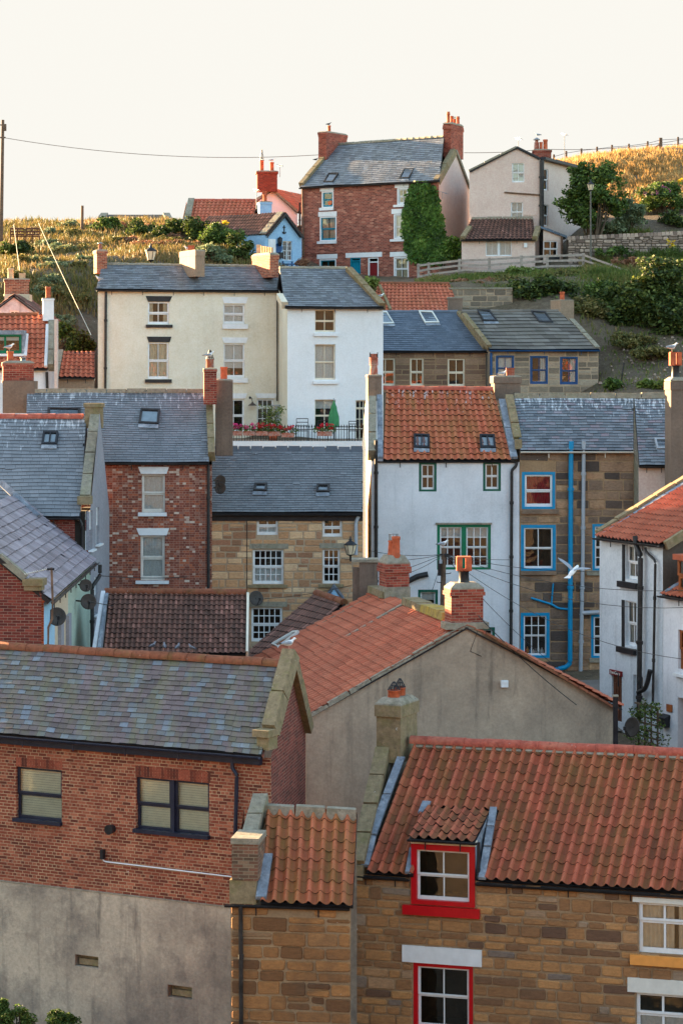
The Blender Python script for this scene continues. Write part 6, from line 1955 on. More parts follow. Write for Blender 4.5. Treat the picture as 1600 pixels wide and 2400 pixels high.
n_ = 0
while n_ < 5200:
    x, y = rr.uniform(895, 1172), rr.uniform(484, 1000)
    if not inside(x + rr.gauss(0, 7), y + rr.gauss(0, 7), ivy):
        continue
    px_, py_ = q('Z2', x, y)
    u, z = ft.uz(px_, py_)
    dpt = .05 + .28 * abs(noise.noise(V((u * 1.1, z * 1.1, 3)))) + rr.uniform(0, .1)
    p = ft.pt(u, z, dpt)
    a = (ft.u * rr.gauss(0, 1) + V((0, 0, rr.gauss(-.6, .7))) + ft.n * rr.uniform(.1, .9)).normalized()
    b = a.cross(ft.n * 1 + V((rr.gauss(0, .4), rr.gauss(0, .4), rr.gauss(.3, .4)))).normalized()
    s_ = rr.uniform(.09, .17)
    iv.poly([p - a * s_ * .7, p + b * s_ * .6, p + a * s_, p - b * s_ * .6], [(0, 0)] * 4, 0, min(1, max(0, .5 + .5 * noise.noise(V((u * .9, z * .9, 9))) + rr.gauss(0, .2))))
    n_ += 1
o_ = iv.build('climbing_ivy', 'ivy', None, ft.pt(ft.uz(1030, 620)[0], 5.6, .1)); tag(o_, 'dense green ivy covering the right side of the brick hill house', 'ivy')
hd = MB(); rr = random.Random(78)
for i in range(60):
    x, y = rr.uniform(1170, 1258), rr.uniform(845, 950)
    px_, py_ = q('Z2', x, y)
    leaves(hd, P(px_, py_, 137.0 + rr.uniform(-.4, .4)), (.35, .3, .3), 30, .11, rr=rr)
o_ = hd.build('hedge', 'ivy', None, P(1065, 600, 137)); tag(o_, 'clipped green hedge between the ivy brick house and the pink house bay', 'hedge')

# ---- pale pink gabled house
hp = thing('pink_house', 'pale pink rendered gable house with tiled bay and black drainpipe on the hill', 'house', P(1180, 645, 135))
fp_ = Facade((1099, 135.5), (1265, 135.0), hp, 'w_pink')
apx = fp_.uz(1209.6, 345.6); elx = fp_.uz(1099, 401); erx = fp_.uz(1265, 372)
for x0, y0, x1, y1 in ((425, 290, 507, 420), (417, 553, 498, 685)):
    a = q('Z3', x0, y0) + q('Z3', x1, y1)
    fp_.win(*a, 'white', None, cols=2, rows=(1, 1), rec=.05, fr=.06, cur='net')
fp_.finish([(0, 4), (fp_.W, 4), (fp_.W, erx[1]), apx, (0, elx[1])], name='gable_wall')
bkv = V((.9, 7.5, 0))
A0 = fp_.pt(*apx) + V((0, -.1, .05))
for e, nm in ((elx, 'roof'), (erx, 'roof')):
    E_ = fp_.pt(*e) + V((0, -.1, .02))
    if e is elx:
        roof(hp, 'slate', E_ + bkv, E_, A0 + bkv, A0, 'sl_top', back=False, width=.3, gauge=.2, seed=211)
    else:
        roof(hp, 'slate', E_, E_ + bkv, A0, A0 + bkv, 'sl_top', back=False, width=.3, gauge=.2, seed=212)
k = MB(); o_ = fp_.pt(0, 0); k.poly([o_ + V((0, 0, 4)), o_ + bkv + V((0, 0, 4)), o_ + bkv + V((0, 0, elx[1] - .05)), o_ + V((0, 0, elx[1] - .05))]); k.build('wall', 'w_pink', hp)
strip(hp, 'verge', 'cope2', [fp_.pt(0, elx[1], .06) + V((-.06, 0, .03)), fp_.pt(*apx, .06) + V((0, 0, .05))], V((0, .2, 0)), .04, .06, seg=1.1)
strip(hp, 'verge', 'pipe', [fp_.pt(*apx, .06) + V((0, 0, .05)), fp_.pt(*erx, .06) + V((0, 0, .03))], V((0, .2, 0)), .04, .06, seg=1.1)
# right wing set back
fq = Facade((1265, 135.6), (1390, 142.0), hp, 'w_pink')
fq.win(1272.5, 396, 1284, 446, 'white', None, cols=1, rows=(1, 1), rec=.05, fr=.05)
fq.win(1274, 480, 1284, 530, 'white', None, cols=1, rows=(1, 1), rec=.05, fr=.05)
fq.win(1345, 404, 1356, 436, 'white', None, cols=1, rows=(1, 1), rec=.05, fr=.05)
fq.win(1360, 410, 1371, 440, 'white', None, cols=1, rows=(1, 1), rec=.05, fr=.05)
zq0, zq1 = fq.uz(1268, 372)[1], fq.uz(1368, 405)[1]
fq.finish([(0, 4), (fq.W, 4), (fq.W, fq.uz(1385, 411)[1]), (0, zq0)], name='side_wall')
strip(hp, 'eaves', 'pipe', [fq.pt(0, zq0 + .03, .1), fq.pt(fq.uz(1338, 386)[0], fq.uz(1338, 389)[1], .1), fq.pt(fq.W, fq.uz(1385, 411)[1], .1)], fq.n * .5, .06, .1, seg=1.5)
fpipe(fp_, [(1269, 376), (1268, 600)], .13, 'pipe', .12, name='soil_pipe', collars=1.6)
k = MB(); a, b = fp_.uz(1181, 451), fp_.uz(1264, 457); k.tube([fp_.pt(*a, .06), fp_.pt(*b, .06)], .045, 8); k.build('waste_pipe', 'rust', hp)
k = MB(); a = fp_.rect(*q('Z3', 505, 626), *q('Z3', 590, 640)); fp_.fb(k, a[0], a[2], a[1], a[3], .002, .03); k.build('name_plate', 'w_pink', hp)
# lean-to bay
fb2 = Facade((1081, 133.2), (1253, 132.8), hp, 'w_pink')
EL, ER = P(1079, 560, 133.0), P(1254, 561, 132.6); EL.z = ER.z = (EL.z + ER.z) / 2
RL, RR = P(1104, 535, 135.3), P(1248, 536, 134.9)
RL.z = RR.z = EL.z + 1.3
rb, sb = roof(hp, 'pan', EL, ER, RL, RR, 'pan_brown', back=False, name='bay_roof', pitch=.22, gauge=.28, amp=.035, K=6, seed=221)
a = q('Z3', 249, 804) + q('Z3', 422, 913)
fb2.win(*a, 'white', None, cols=2, rows=(0, 1), split=0.0, rec=.03, fr=.05, bar=.02, mid=.06, cur='net', name='bay_window')
fb2.finish(rw(fb2, 4, EL.z - .05), name='bay_wall')
for o_, r_ in ((fb2.pt(0, 0), RL), (fb2.pt(fb2.W, 0), RR)):
    k = MB(); k.poly([o_ + V((0, 0, 4)), V((r_.x, 135.4, 4)), V((r_.x, 135.4, r_.z)), o_ + V((0, 0, EL.z - .05))]); k.build('bay_cheek', 'w_pink', hp)
strip(hp, 'flashing', 'cement', [RL, RR], V((0, .2, 0)), .1, .1, seg=.9)
strip(hp, 'coping', 'cope', [sb.hit(1100, 532, .08), sb.hit(1083, 558, .08)], V((.3, 0, 0)), .1, .2, seg=.6)
strip(hp, 'coping', 'cope', [sb.hit(1260, 532, .08), sb.hit(1252, 558, .08)], V((.3, 0, 0)), .1, .2, seg=.6)
gutter(hp, EL, ER, 'pipe', .06, .04)
k = MB(); a = fb2.rect(*q('Z3', 505, 826), *q('Z3', 526, 856)); fb2.fb(k, a[0], a[2], a[1], a[3], .002, .12); k.build('meter_box', 'white', hp)
# porch with its sloping slate roof
fpz = Facade((1272, 134.0), (1336, 134.4), hp, 'w_pink')
fpz.win(*(q('Z3', 634, 812) + q('Z3', 730, 916)), 'white', None, cols=2, rows=(1, 1), rec=.04, fr=.06, bar=.04, name='porch_window')
za, zb = fpz.uz(1273, 533)[1], fpz.uz(1330, 553)[1]
fpz.finish([(0, 4), (fpz.uz(1318, 560)[0], 4), (fpz.uz(1318, 560)[0], zb), (0, za)], name='porch_wall')
k = MB(); a = fpz.rect(*q('Z3', 668, 918), *q('Z3', 740, 985)); fpz.fb(k, a[0], a[2], 4, a[3], .002, .06); k.build('stable_door', 'black', hp)
strip(hp, 'porch_roof', 'sl_dark', [fpz.pt(0, za + .05, -.8), fpz.pt(fpz.W, zb - .05, -.8)], V((0, 2.0, 0)), .05, .08, seg=.4)
fpipe(fpz, [(1314, 555), (1314, 604)], .06, 'rust', .12)
chimney(hp, 1247, 1250, 1291, 352, 378, 137.0, .9, 'brick_chim', 'L', bands=((0, .1, .04),), flaunch=.08, pots=((1259, 322, 350, 6.5, 'cowl', -.6, 'pot2'), (1268, 333, 350, 4, 'plain', -.1), (1277, 327, 350, 5.5, 'plain', .4)))

# ---- pale blue cottage with the anchor
hb = thing('blue_cottage', 'sky blue cottage with an anchor on its gable and red tiled roof on the hill', 'house', P(660, 640, 137))
fbl = Facade((621, 136.5), (707, 138.0), hb, 'w_blue')
apb = fbl.uz(665, 500); elb = fbl.uz(621, 547); erb = fbl.uz(707, 554)
fbl.win(*(q('B', 820, 1110) + q('B', 1100, 1700)), 'white', None, cols=2, rows=(2, 2), rec=.04, fr=.03, mid=.03, name='window', bar=.018)
fbl.finish([(0, 3), (fbl.W, 3), (fbl.W, erb[1]), apb, (0, elb[1])], name='gable_wall')
k = MB(); a = fbl.rect(*q('B', 370, 1050), *q('B', 590, 1900)); fbl.fb(k, a[0], a[2], a[1], a[3], .002, .05); fbl.fb(k, a[0] + .1, a[2] - .1, a[1], a[3] - .12, .05, .07); k.build('door', 'white', hb)
bkb = V((-4.6, 3.6, 0))
A0 = fbl.pt(*apb, .2) + V((0, 0, .06))
El_, Er_ = fbl.pt(*elb, .2), fbl.pt(*erb, .2)
zmn = min(El_.z, Er_.z); El_.z -= .05
roof(hb, 'pan', El_ + bkb, El_, A0 + bkb, A0, 'pan_brown', back=False, pitch=.22, gauge=.28, amp=.035, K=6, seed=231)
roof(hb, 'pan', Er_, Er_ + bkb, A0, A0 + bkb, 'pan_far', back=False, pitch=.22, gauge=.28, amp=.035, K=6, seed=232)
k = MB(); o_ = fbl.pt(0, 0); k.poly([o_ + bkb + V((0, 0, 3)), o_ + V((0, 0, 3)), o_ + V((0, 0, elb[1])), o_ + bkb + V((0, 0, elb[1]))]); k.build('side_wall', 'w_blue', hb)
for e in (El_, Er_):
    k = MB(); d = (A0 - e); n_ = 14
    for i in range(n_):
        p = e + d * (i / n_) - V((0, 0, .02)); r_ = e + d * ((i + 1) / n_) - V((0, 0, .02)); m_ = (p + r_) / 2
        k.hexa([p - V((0, 0, .16)), m_ - V((0, 0, .26)), r_ - V((0, 0, .16)), r_, p], [v_ + fbl.n * .03 for v_ in (p - V((0, 0, .16)), m_ - V((0, 0, .26)), r_ - V((0, 0, .16)), r_, p)])
    k.build('bargeboard', 'black', hb)
strip(hb, 'verge', 'cope2', [El_ + bkb * .06, A0 + bkb * .06], bkb.normalized() * .5, .06, .05, seg=1.0)
k = MB(); c0 = q('B', 853, 630); tp = fbl.pt(*fbl.uz(*c0), .03); bt = fbl.pt(*fbl.uz(*q('B', 853, 870)), .03)
k.tube([tp, bt], .03, 6); k.tube([fbl.pt(*fbl.uz(*q('B', 815, 690)), .03), fbl.pt(*fbl.uz(*q('B', 895, 690)), .03)], .025, 6)
k.tube([fbl.pt(*fbl.uz(*q('B', x, y)), .03) for x, y in ((800, 820), (815, 855), (853, 880), (895, 855), (912, 825))], [.015, .04, .04, .04, .015], 6); k.build('anchor', 'black', hb)
k = MB(); c0 = fbl.pt(*fbl.uz(*q('B', 675, 1330)), 0); k.tube([c0, c0 + fbl.n * .03], .28, 18); k.build('plaque', 'dblue', hb)
k = MB(); c0 = fbl.pt(*fbl.uz(*q('B', 690, 1130)), .15); k.lathe(c0, [(.001, .3), (.06, .25), (.14, .2), (.1, -.2), (.001, -.28)], 8); k.build('lantern', 'black', hb)
k = MB(); a = fbl.rect(*q('B', 660, 1460), *q('B', 770, 1640)); fbl.fb(k, a[0], a[2], a[1], a[3], .002, .25); k.build('letterbox', 'black', hb)
chimney(hb, 604, 609, 637, 474, 505, 139.5, .8, 'w_blue', 'L', bands=((0, .1, .04),), flaunch=.08, pots=((612, 456, 470, 5, 'plain', -.2), (625, 449, 470, 5.5, 'square', .3)))
# bench on the gable and blue arch
k = MB(); a = fbl.rect(*q('B', 735, 1735), *q('B', 1045, 1900)); fbl.fb(k, a[0], a[2], a[1] + .3, a[3], .25, .32); fbl.fb(k, a[0], a[2], a[1] + .1, a[1] + .16, .32, .75)
for s_ in (a[0], a[2] - .07):
    fbl.fb(k, s_, s_ + .07, a[1] - .4, a[3], .2, .27); fbl.fb(k, s_, s_ + .07, a[1] - .4, a[1] + .1, .66, .73)
o_ = k.build('garden_bench', 'dblue', None, fbl.pt(a[0], a[1] - .4, .3)); tag(o_, 'dark blue garden bench under the window of the blue cottage', 'bench')

# long red roof and white gable house behind it
hl = thing('long_red_cottage', 'cottage with long faded pink tile roof half hidden by bushes left of the blue cottage', 'house', P(520, 560, 142))
fl = Facade((420, 141.5), (560, 141.5), hl, 'w_pink')
EL, ER = P(436, 548, 141.3), P(552, 548, 141.3)
RL, RR = P(453, 497, 144.0), P(606, 497, 144.0)
ER = P(580, 548, 141.3)
RL.z = RR.z = EL.z + 2.2
RL.x, RR.x = P(453, 0, 144).x, P(606, 0, 144).x
roof(hl, 'pan', EL, ER, RL, RR, 'pan_far', pitch=.24, gauge=.3, amp=.04, K=6, seed=241)
fl.finish(rw(fl, 4, EL.z - .05)); shell(hl, fl, 4, EL, ER, RL, RR, 'w_pink')
strip(hl, 'coping', 'cope2', [RL + V((-.1, 0, .05)), EL + V((-.1, 0, .05))], V((.4, 0, 0)), .12, .2, seg=.9)
ridge_tiles(hl, RL, RR, 'ridge', .13, .45)
hw = thing('white_gable_house', 'white gabled house with bright red chimney and orange roof beside the tall brick house', 'house', P(640, 560, 150))
fw_ = Facade((556, 148), (697, 150), hw, 'w_cool')
apw = fw_.uz(636, 443); elw = fw_.uz(556, 497); erw = fw_.uz(697, 497)
fw_.finish([(0, 4), (fw_.W, 4), (fw_.W, erw[1]), apw, (0, elw[1])], name='gable_wall')
bkw = V((2.6, 8, 0)); A0 = fw_.pt(*apw, .1) + V((0, 0, .05))
roof(hw, 'pan', fw_.pt(*elw, .1) + bkw, fw_.pt(*elw, .1), A0 + bkw, A0, 'pan_far', back=False, pitch=.24, gauge=.3, amp=.04, K=6, seed=251)
roof(hw, 'pan', fw_.pt(*erw, .1), fw_.pt(*erw, .1) + bkw, A0, A0 + bkw, 'pan_far', back=False, pitch=.24, gauge=.3, amp=.04, K=6, seed=252)
strip(hw, 'verge', 'cope2', [fw_.pt(*elw, .12), fw_.pt(*apw, .12)], V((0, .22, 0)), .06, .08, seg=1)
strip(hw, 'verge', 'cope2', [fw_.pt(*apw, .12), fw_.pt(*erw, .12)], V((0, .22, 0)), .06, .08, seg=1)
M['brick_vivid'] = m_brick('vivid_chimney_brick', [(0, C(112, 48, 36)), (.5, C(134, 58, 42)), (1, C(146, 72, 54))], C(150, 86, 66))
chimney(hw, 601, 603, 650, 402, 448, 148.4, 1.0, 'brick_vivid', 'L', bands=((0, .12, .06),), flaunch=.08, pots=((613, 376, 400, 4.5, 'guard', -.5), (638, 380, 400, 5, 'plain', .5)))
fpipe(fw_, [(699, 476), (699, 545)], .06, 'pipe', .2)

# distant roof tips behind the left hill
hf = thing('distant_cottage', 'distant low roof with two pale gable tips behind the bushes of the left hill', 'house', P(310, 520, 160))
fd = Facade((236, 160), (398, 160), hf, 'w_beige')
EL, ER = P(232, 522, 159.8), P(398, 520, 159.8); EL.z = ER.z
RL, RR = P(246, 503, 162), P(390, 503, 162)
roof(hf, 'slate', EL, ER, RL, RR, 'sl_conc', width=.4, gauge=.3, seed=261)
fd.finish(rw(fd, 6, EL.z)); shell(hf, fd, 6, EL, ER, RL, RR, 'w_beige')
strip(hf, 'coping', 'cope2', [RL, EL], V((.5, 0, 0)), .15, .2); strip(hf, 'coping', 'cope2', [RR, ER], V((.5, 0, 0)), .15, .2)

# ---- houses at the left edge
hg = thing('green_dormer_house', 'white house with bright orange pantile roof and green framed dormer at the left edge', 'house', P(60, 900, 100))
fg2 = Facade((-70, 100), (133, 100), hg, 'w_white')
EL, ER = P(-70, 863, 99.8), P(112, 863, 99.8)
RL, RR = rise(EL, -70, 738, 45), rise(ER, 112, 738, 45)
r_g, s_g = roof(hg, 'pan', EL, ER, RL, RR, 'pan_far', pitch=.24, gauge=.29, amp=.04, lift=.035, K=8, seed=271)
ridge_tiles(hg, RL, P(90, 736, RR.y), 'ridgeb', .13, .45)
fg2.finish(rw(fg2, -7, EL.z - .06)); shell(hg, fg2, -7, EL, ER, RL, RR, 'w_white')
strip(hg, 'flashing', 'w_cool', [s_g.hit(112, 760, .05), s_g.hit(108, 860, .05)], V((.14, 0, 0)), .07, .05, seg=2.4)
strip(hg, 'coping', 'cope2', [s_g.hit(121, 752, .1), s_g.hit(120, 858, .1)], V((.24, 0, 0)), .1, .3, seg=.9)
k = MB(); a, b = P(128, 748, 99.6), P(134, 748, 99.6); k.box((a.x, 99.6, -7), (b.x - a.x, 0, 0), (0, .5, 0), (0, 0, a.z + 7)); k.build('party_wall', 'w_pink', hg)
gutter(hg, EL, ER, 'pipe', .06, .04)
fpipe(fg2, [(111, 872), (112, 910)], .06, 'pipe', .1)
dq2 = Facade((-30, 100.3), (62, 100.3), hg, 'w_white')
dq2.win(-26, 784, 51, 828, 'green', 'green', .06, 2, (0, 1), .0, split=0.0, fr=.05, cur='top', name='dormer_window', bar=.08)
k = MB(); a = dq2.rect(-30, 774, 56, 784); dq2.fb(k, a[0], a[2], a[1], a[3], -3, .1); k.build('dormer_roof', 'lead', hg)
k = MB(); a = dq2.rect(51.5, 784, 57, 836); dq2.fb(k, a[0], a[2], a[1], a[3], -2, .03); k.build('dormer_cheek', 'lead', hg)
k = MB(); a = dq2.rect(-30, 829, 57, 835); dq2.fb(k, a[0], a[2], a[1], a[3], -.5, .12); k.build('dormer_apron', 'w_cool', hg)
strip(hg, 'flashing', 'w_cool', [s_g.hit(64, 782, .06), s_g.hit(60, 835, .06)], V((.13, 0, 0)), .05, .05, seg=2)
chimney(hg, 100, 101.5, 127, 700, 752, 101.6, .6, 'w_cool', 'L', bands=((0, .06, .03),), flaunch=.04, pots=((114, 672, 697, 6.5, 'plain', .1, 'pot'),))
hk = thing('stained_gable_house', 'house with stained white gable and banded brick chimney above the orange roof at left', 'house', P(34, 760, 106))
fk = Facade((-45, 106), (112, 106), hk, 'w_stain')
apk = fk.uz(34, 692); a0, a1 = fk.uz(-45, 748), fk.uz(112, 748)
fk.win(22.5, 728, 45, 745, 'white', None, cols=2, rows=(0, 1), split=0.0, rec=.05, fr=.07)
fk.finish([(0, -3), (fk.W, -3), (fk.W, a1[1]), apk, (0, a0[1])], name='gable_wall')
A0 = fk.pt(*apk, .1) + V((0, 0, .05)); bkk = V((0, 5, 0))
roof(hk, 'pan', fk.pt(*a0, .1) + bkk, fk.pt(*a0, .1), A0 + bkk, A0, 'pan_brown', back=False, K=6, seed=281); roof(hk, 'pan', fk.pt(*a1, .1), fk.pt(*a1, .1) + bkk, A0, A0 + bkk, 'pan_brown', back=False, K=6, seed=282)
chimney(hk, 11, 12, 69, 655, 690, 108.0, .8, 'brick_left', 'L', bands=((0, .09, .04),), flaunch=.06, base=(.02, 'w_beige'), pots=((29, 629, 652, 7.5, 'plain', -.5, 'potbuff'), (56, 642, 652, 6.5, 'square', .45, 'potbuff')))
k = MB(); a, b = P(11, 690, 107.9), P(70, 690, 107.9); k.box((a.x, 107.9, a.z - 1.6), (b.x - a.x, 0, 0), (0, .9, 0), (0, 0, 1.6)); k.build('chimney_base', 'w_beige', hk)
hs = thing('small_red_outhouse', 'small tan outhouse with dusky red pantile roof left of the cream house', 'house', P(176, 900, 104))
fs_ = Facade((138, 104), (222, 104), hs, 'w_tan')
EL, ER = P(138, 884, 103.8), P(222, 884, 103.8)
RL, RR = rise(EL, 149, 823, 42), rise(ER, 222, 823, 42)
roof(hs, 'pan', EL, ER, RL, RR, 'pan_red', pitch=.22, gauge=.26, amp=.04, K=8, seed=291)
fs_.finish(rw(fs_, -7, EL.z - .05)); shell(hs, fs_, -7, EL, ER, RL, RR, 'w_tan')
gutter(hs, EL, ER, 'pipe', .06, .04)
strip(hs, 'coping', 'cope2', [RL + V((-.1, 0, .03)), EL + V((-.1, 0, .03))], V((.22, 0, 0)), .1, .15)

# ================================================================== TERRAIN
ctl = []


def cp_(px, py, Y):
    p = P(px, py, Y); ctl.append((p.x, p.y, p.z))


for x, y, z in ((-10, 40, -17), (10, 40, -17), (-8, 52, -18), (10, 50, -18), (-8, 58, -17.5), (0, 57, -17), (9, 56, -17), (0, 63, -13), (-10, 67, -11.5), (10, 66, -11.2), (0, 75, -10.6), (-14, 78, -10.5), (14, 76, -10.6),
                (-10, 88, -9.5), (12, 88, -9), (0, 94, -7.5), (-12, 99, -6.8), (-16, 92, -8.6), (10, 97, -6), (16, 92, -5.5), (-12, 107, -5.4), (-11.3, 110, -4), (-11.2, 112, -2.6), (-13.5, 109, -4), (-5, 107, -3.25), (2, 106.5, -3.3), (-6, 112, -3.1), (3, 110, -3.1),
                (5, 113, -2.0), (12, 113, -1.6), (9, 118, -1.0), (0, 118, 0.5), (-14, 105, -6.4), (-10, 103, -5.6), (-18, 103, -5.0),
                (0, 0, -3.0), (-30, 0, -3), (30, 0, -3), (0, 20, -9.6), (-25, 20, -9.6), (25, 20, -9.6), (0, -40, 8), (-40, -40, 8), (40, -40, 8), (0, -90, 30), (-60, -90, 30), (60, -90, 30),
                (-32, 60, -12), (-34, 90, -8), (-34, 112, -2), (-36, 130, 1.5), (-38, 150, 5.0), (-40, 175, 6.0), (-30, 190, 8.6), (0, 190, 9.0), (-22, 175, 9.3), (-10, 165, 9.2), (5, 175, 10.5),
                (32, 60, -10), (32, 90, -5), (34, 112, 3), (36, 140, 11), (38, 165, 16.5), (36, 190, 17.2), (22, 190, 16), (60, 200, 18), (-60, 200, 5), (-60, 100, -9), (-60, 150, 2), (60, 100, 4), (60, 20, -9), (-60, 20, -9)):
    ctl.append((x, y, z))
for a in ((150, 815, 114), (190, 800, 115.5), (100, 720, 117), (180, 700, 119), (60, 620, 129), (150, 620, 130), (100, 575, 140), (50, 548, 148), (100, 525, 155), (200, 527, 154), (300, 520, 153), (420, 530, 150), (20, 524, 156),
          (300, 600, 128), (420, 600, 129), (520, 590, 134), (560, 600, 133), (680, 650, 133), (760, 655, 137), (900, 658, 138.5), (960, 655, 136),
          (880, 690, 126), (1000, 688, 124.5), (1120, 690, 124), (1050, 650, 131), (1200, 640, 132), (1300, 632, 131.5), (1120, 645, 133), (1180, 646, 135), (1150, 645, 140), (1250, 665, 126), (1250, 715, 121),
          (1340, 625, 132.5), (1450, 610, 133), (1590, 590, 133.5), (1400, 548, 136), (1580, 540, 137), (1450, 500, 142), (1560, 480, 145), (1440, 420, 153), (1560, 400, 155), (1300, 388, 160), (1380, 373, 163), (1480, 361, 164.5), (1600, 353, 166),
          (1420, 640, 128), (1470, 655, 126), (1560, 640, 129), (1500, 740, 121), (1590, 700, 124), (1420, 780, 119.5), (1590, 800, 118.5), (1420, 840, 117), (1590, 860, 115.5), (1420, 905, 113), (1590, 905, 112), (1500, 890, 114),
          (1300, 690, 123)):
    cp_(*a)
CT = np.array(ctl)


def tps_fit(pts, lam=0.6):
    n = len(pts)
    d = np.linalg.norm(pts[:, None, :2] - pts[None, :, :2], axis=2)
    K = np.where(d > 0, d * d * np.log(d + 1e-9), 0.0) + lam * np.eye(n)
    Pm = np.c_[np.ones(n), pts[:, :2]]
    A = np.block([[K, Pm], [Pm.T, np.zeros((3, 3))]])
    return np.linalg.solve(A, np.r_[pts[:, 2], np.zeros(3)])


TW = tps_fit(CT)


def ground(x, y):
    x = np.atleast_1d(np.asarray(x, float)); y = np.atleast_1d(np.asarray(y, float))
    xc = np.clip(x, -60, 60); yc = np.clip(y, -90, 200)
    out = np.empty_like(xc)
    for i in range(0, len(xc), 4000):
        d = np.sqrt((xc[i:i + 4000, None] - CT[None, :, 0]) ** 2 + (yc[i:i + 4000, None] - CT[None, :, 1]) ** 2)
        K = d * d * np.log(d + 1e-9)
        out[i:i + 4000] = K @ TW[:-3] + TW[-3] + TW[-2] * xc[i:i + 4000] + TW[-1] * yc[i:i + 4000]
    return out


def gz(x, y):
    return float(ground(x, y)[0])


xs = np.r_[[-4000, -1500, -500, -200, -110, -80], np.arange(-60, 60.1, 1.0), [80, 110, 200, 500, 1500, 4000]]
ys = np.r_[[-4000, -1500, -500, -200, -140], np.arange(-100, 20, 6.0), np.arange(20, 200.1, 1.0), [230, 300, 500, 1500, 5000]]
gx, gy = np.meshgrid(xs, ys)
gzv = ground(gx.ravel(), gy.ravel())
bump = np.array([noise.fractal(V((x * .25, y * .25, 0)), 1.0, 2.0, 5) for x, y in zip(gx.ravel(), gy.ravel())])
gzv = gzv + bump * 0.35 * (gy.ravel() > 95)
nx, ny = len(xs), len(ys)
vv = np.c_[gx.ravel(), gy.ravel(), gzv]
ff = [(j * nx + i, j * nx + i + 1, (j + 1) * nx + i + 1, (j + 1) * nx + i) for j in range(ny - 1) for i in range(nx - 1)]
me = bpy.data.meshes.new('ground'); me.from_pydata(vv.tolist(), [], ff); me.polygons.foreach_set('use_smooth', np.ones(len(ff), bool)); me.update()
a = NT('hillside_earth')
o = a.coord('Object')
c1 = a.ramp(a.noise(o, .35, 6, .65), [(.32, C(84, 76, 56)), (.46, C(112, 98, 78)), (.58, C(98, 84, 70)), (.7, C(126, 110, 86))])
c2 = a.mix(a.noise(o, 3.5, 6, .7, .4, .65), c1, C(88, 74, 58))
sp = a.noise(o, 9, 4, .6, .66, .7)
c3 = a.mix(sp, c2, C(160, 148, 130))
a.bump(a.noise(o, 2.5, 8, .75), 1.0, .15)
me.materials.append(a.done(c3, .95))
go = bpy.data.objects.new('ground', me); COL.objects.link(go); kind(go, 'structure')
# cobbled street between the lower houses
k = MB()
rows = []
for (x0, x1, y) in ((-7.1, -5.5, 64), (-7.0, -4.6, 67), (-7.0, 9.2, 71), (-9, 9.0, 76), (-9, 9, 82)):
    rows.append([V((x0 + (x1 - x0) * i / 20, y, gz(x0 + (x1 - x0) * i / 20, y) + .12)) for i in range(21)])
k.grid(rows, [[(i, j) for i in range(21)] for j in range(len(rows))])
o_ = k.build('street', m_render('street_paving', C(120, 112, 104), C(90, 84, 78), .6, .1)); kind(o_, 'structure')
k = MB()
t_ = [V((a_, y, tz)) for a_, y in ((P(530, 0, YT).x, YT), (P(862, 0, YT).x, YT), (3.5, 111), (-6, 113.5))]
k.poly([p - V((0, 0, .01)) for p in t_]); o_ = k.build('terrace_paving', 'w_tan'); kind(o_, 'structure')

# ------------------------------------------------------------------ grass
GR = np.random.default_rng(5)


def grass(name, regions, mat):
    vs, fs, ts = [], [], []
    base = 0
    for (x0, x1, y0, y1, n, h0, h1, tone) in regions:
        x = GR.uniform(x0, x1, n); y = GR.uniform(y0, y1, n)
        cl = np.array([noise.noise(V((a_ * .35, b_ * .35, tone))) for a_, b_ in zip(x, y)])
        cl2 = np.array([noise.noise(V((a_ * 1.3, b_ * 1.3, tone + 4))) for a_, b_ in zip(x, y)])
        keep = cl2 > -.35
        x, y, cl, cl2 = x[keep], y[keep], cl[keep], cl2[keep]; n = len(x)
        z = ground(x, y) - .08
        h = GR.uniform(h0, h1, n) * (1 + .7 * cl2)
        an = GR.uniform(0, 2 * np.pi, n); wd = GR.uniform(.018, .045, n); ln = GR.normal(0, .28, n) * h; lm = GR.normal(0, .28, n) * h
        dx, dy = np.cos(an) * wd, np.sin(an) * wd
        A = np.c_[x - dx, y - dy, z]; B = np.c_[x + dx, y + dy, z]
        Cc = np.c_[x + ln * .4 + dx * .8, y + lm * .4 + dy * .8, z + h * .6]; D = np.c_[x + ln * .4 - dx * .8, y + lm * .4 - dy * .8, z + h * .6]
        T = np.c_[x + ln, y + lm, z + h]
        vs.append(np.stack([A, B, Cc, D, T], 1).reshape(-1, 3))
        for i in range(n):
            b = base + 5 * i
            fs.append((b, b + 1, b + 2, b + 3)); fs.append((b + 3, b + 2, b + 4))
        base += 5 * n
        t = np.clip(.5 + .42 * cl + GR.normal(0, .13, n) + (.25 if tone > 50 else 0), 0, 1)
        ts.append(np.repeat(t, 2))
    me = bpy.data.meshes.new(name); me.from_pydata(np.concatenate(vs).tolist(), [], fs)
    at = me.attributes.new('tint', 'FLOAT', 'FACE'); at.data.foreach_set('value', np.concatenate(ts).astype(np.float32))
    me.materials.append(mat); me.update()
    o = bpy.data.objects.new(name, me); COL.objects.link(o)
    return kind(o, 'stuff')


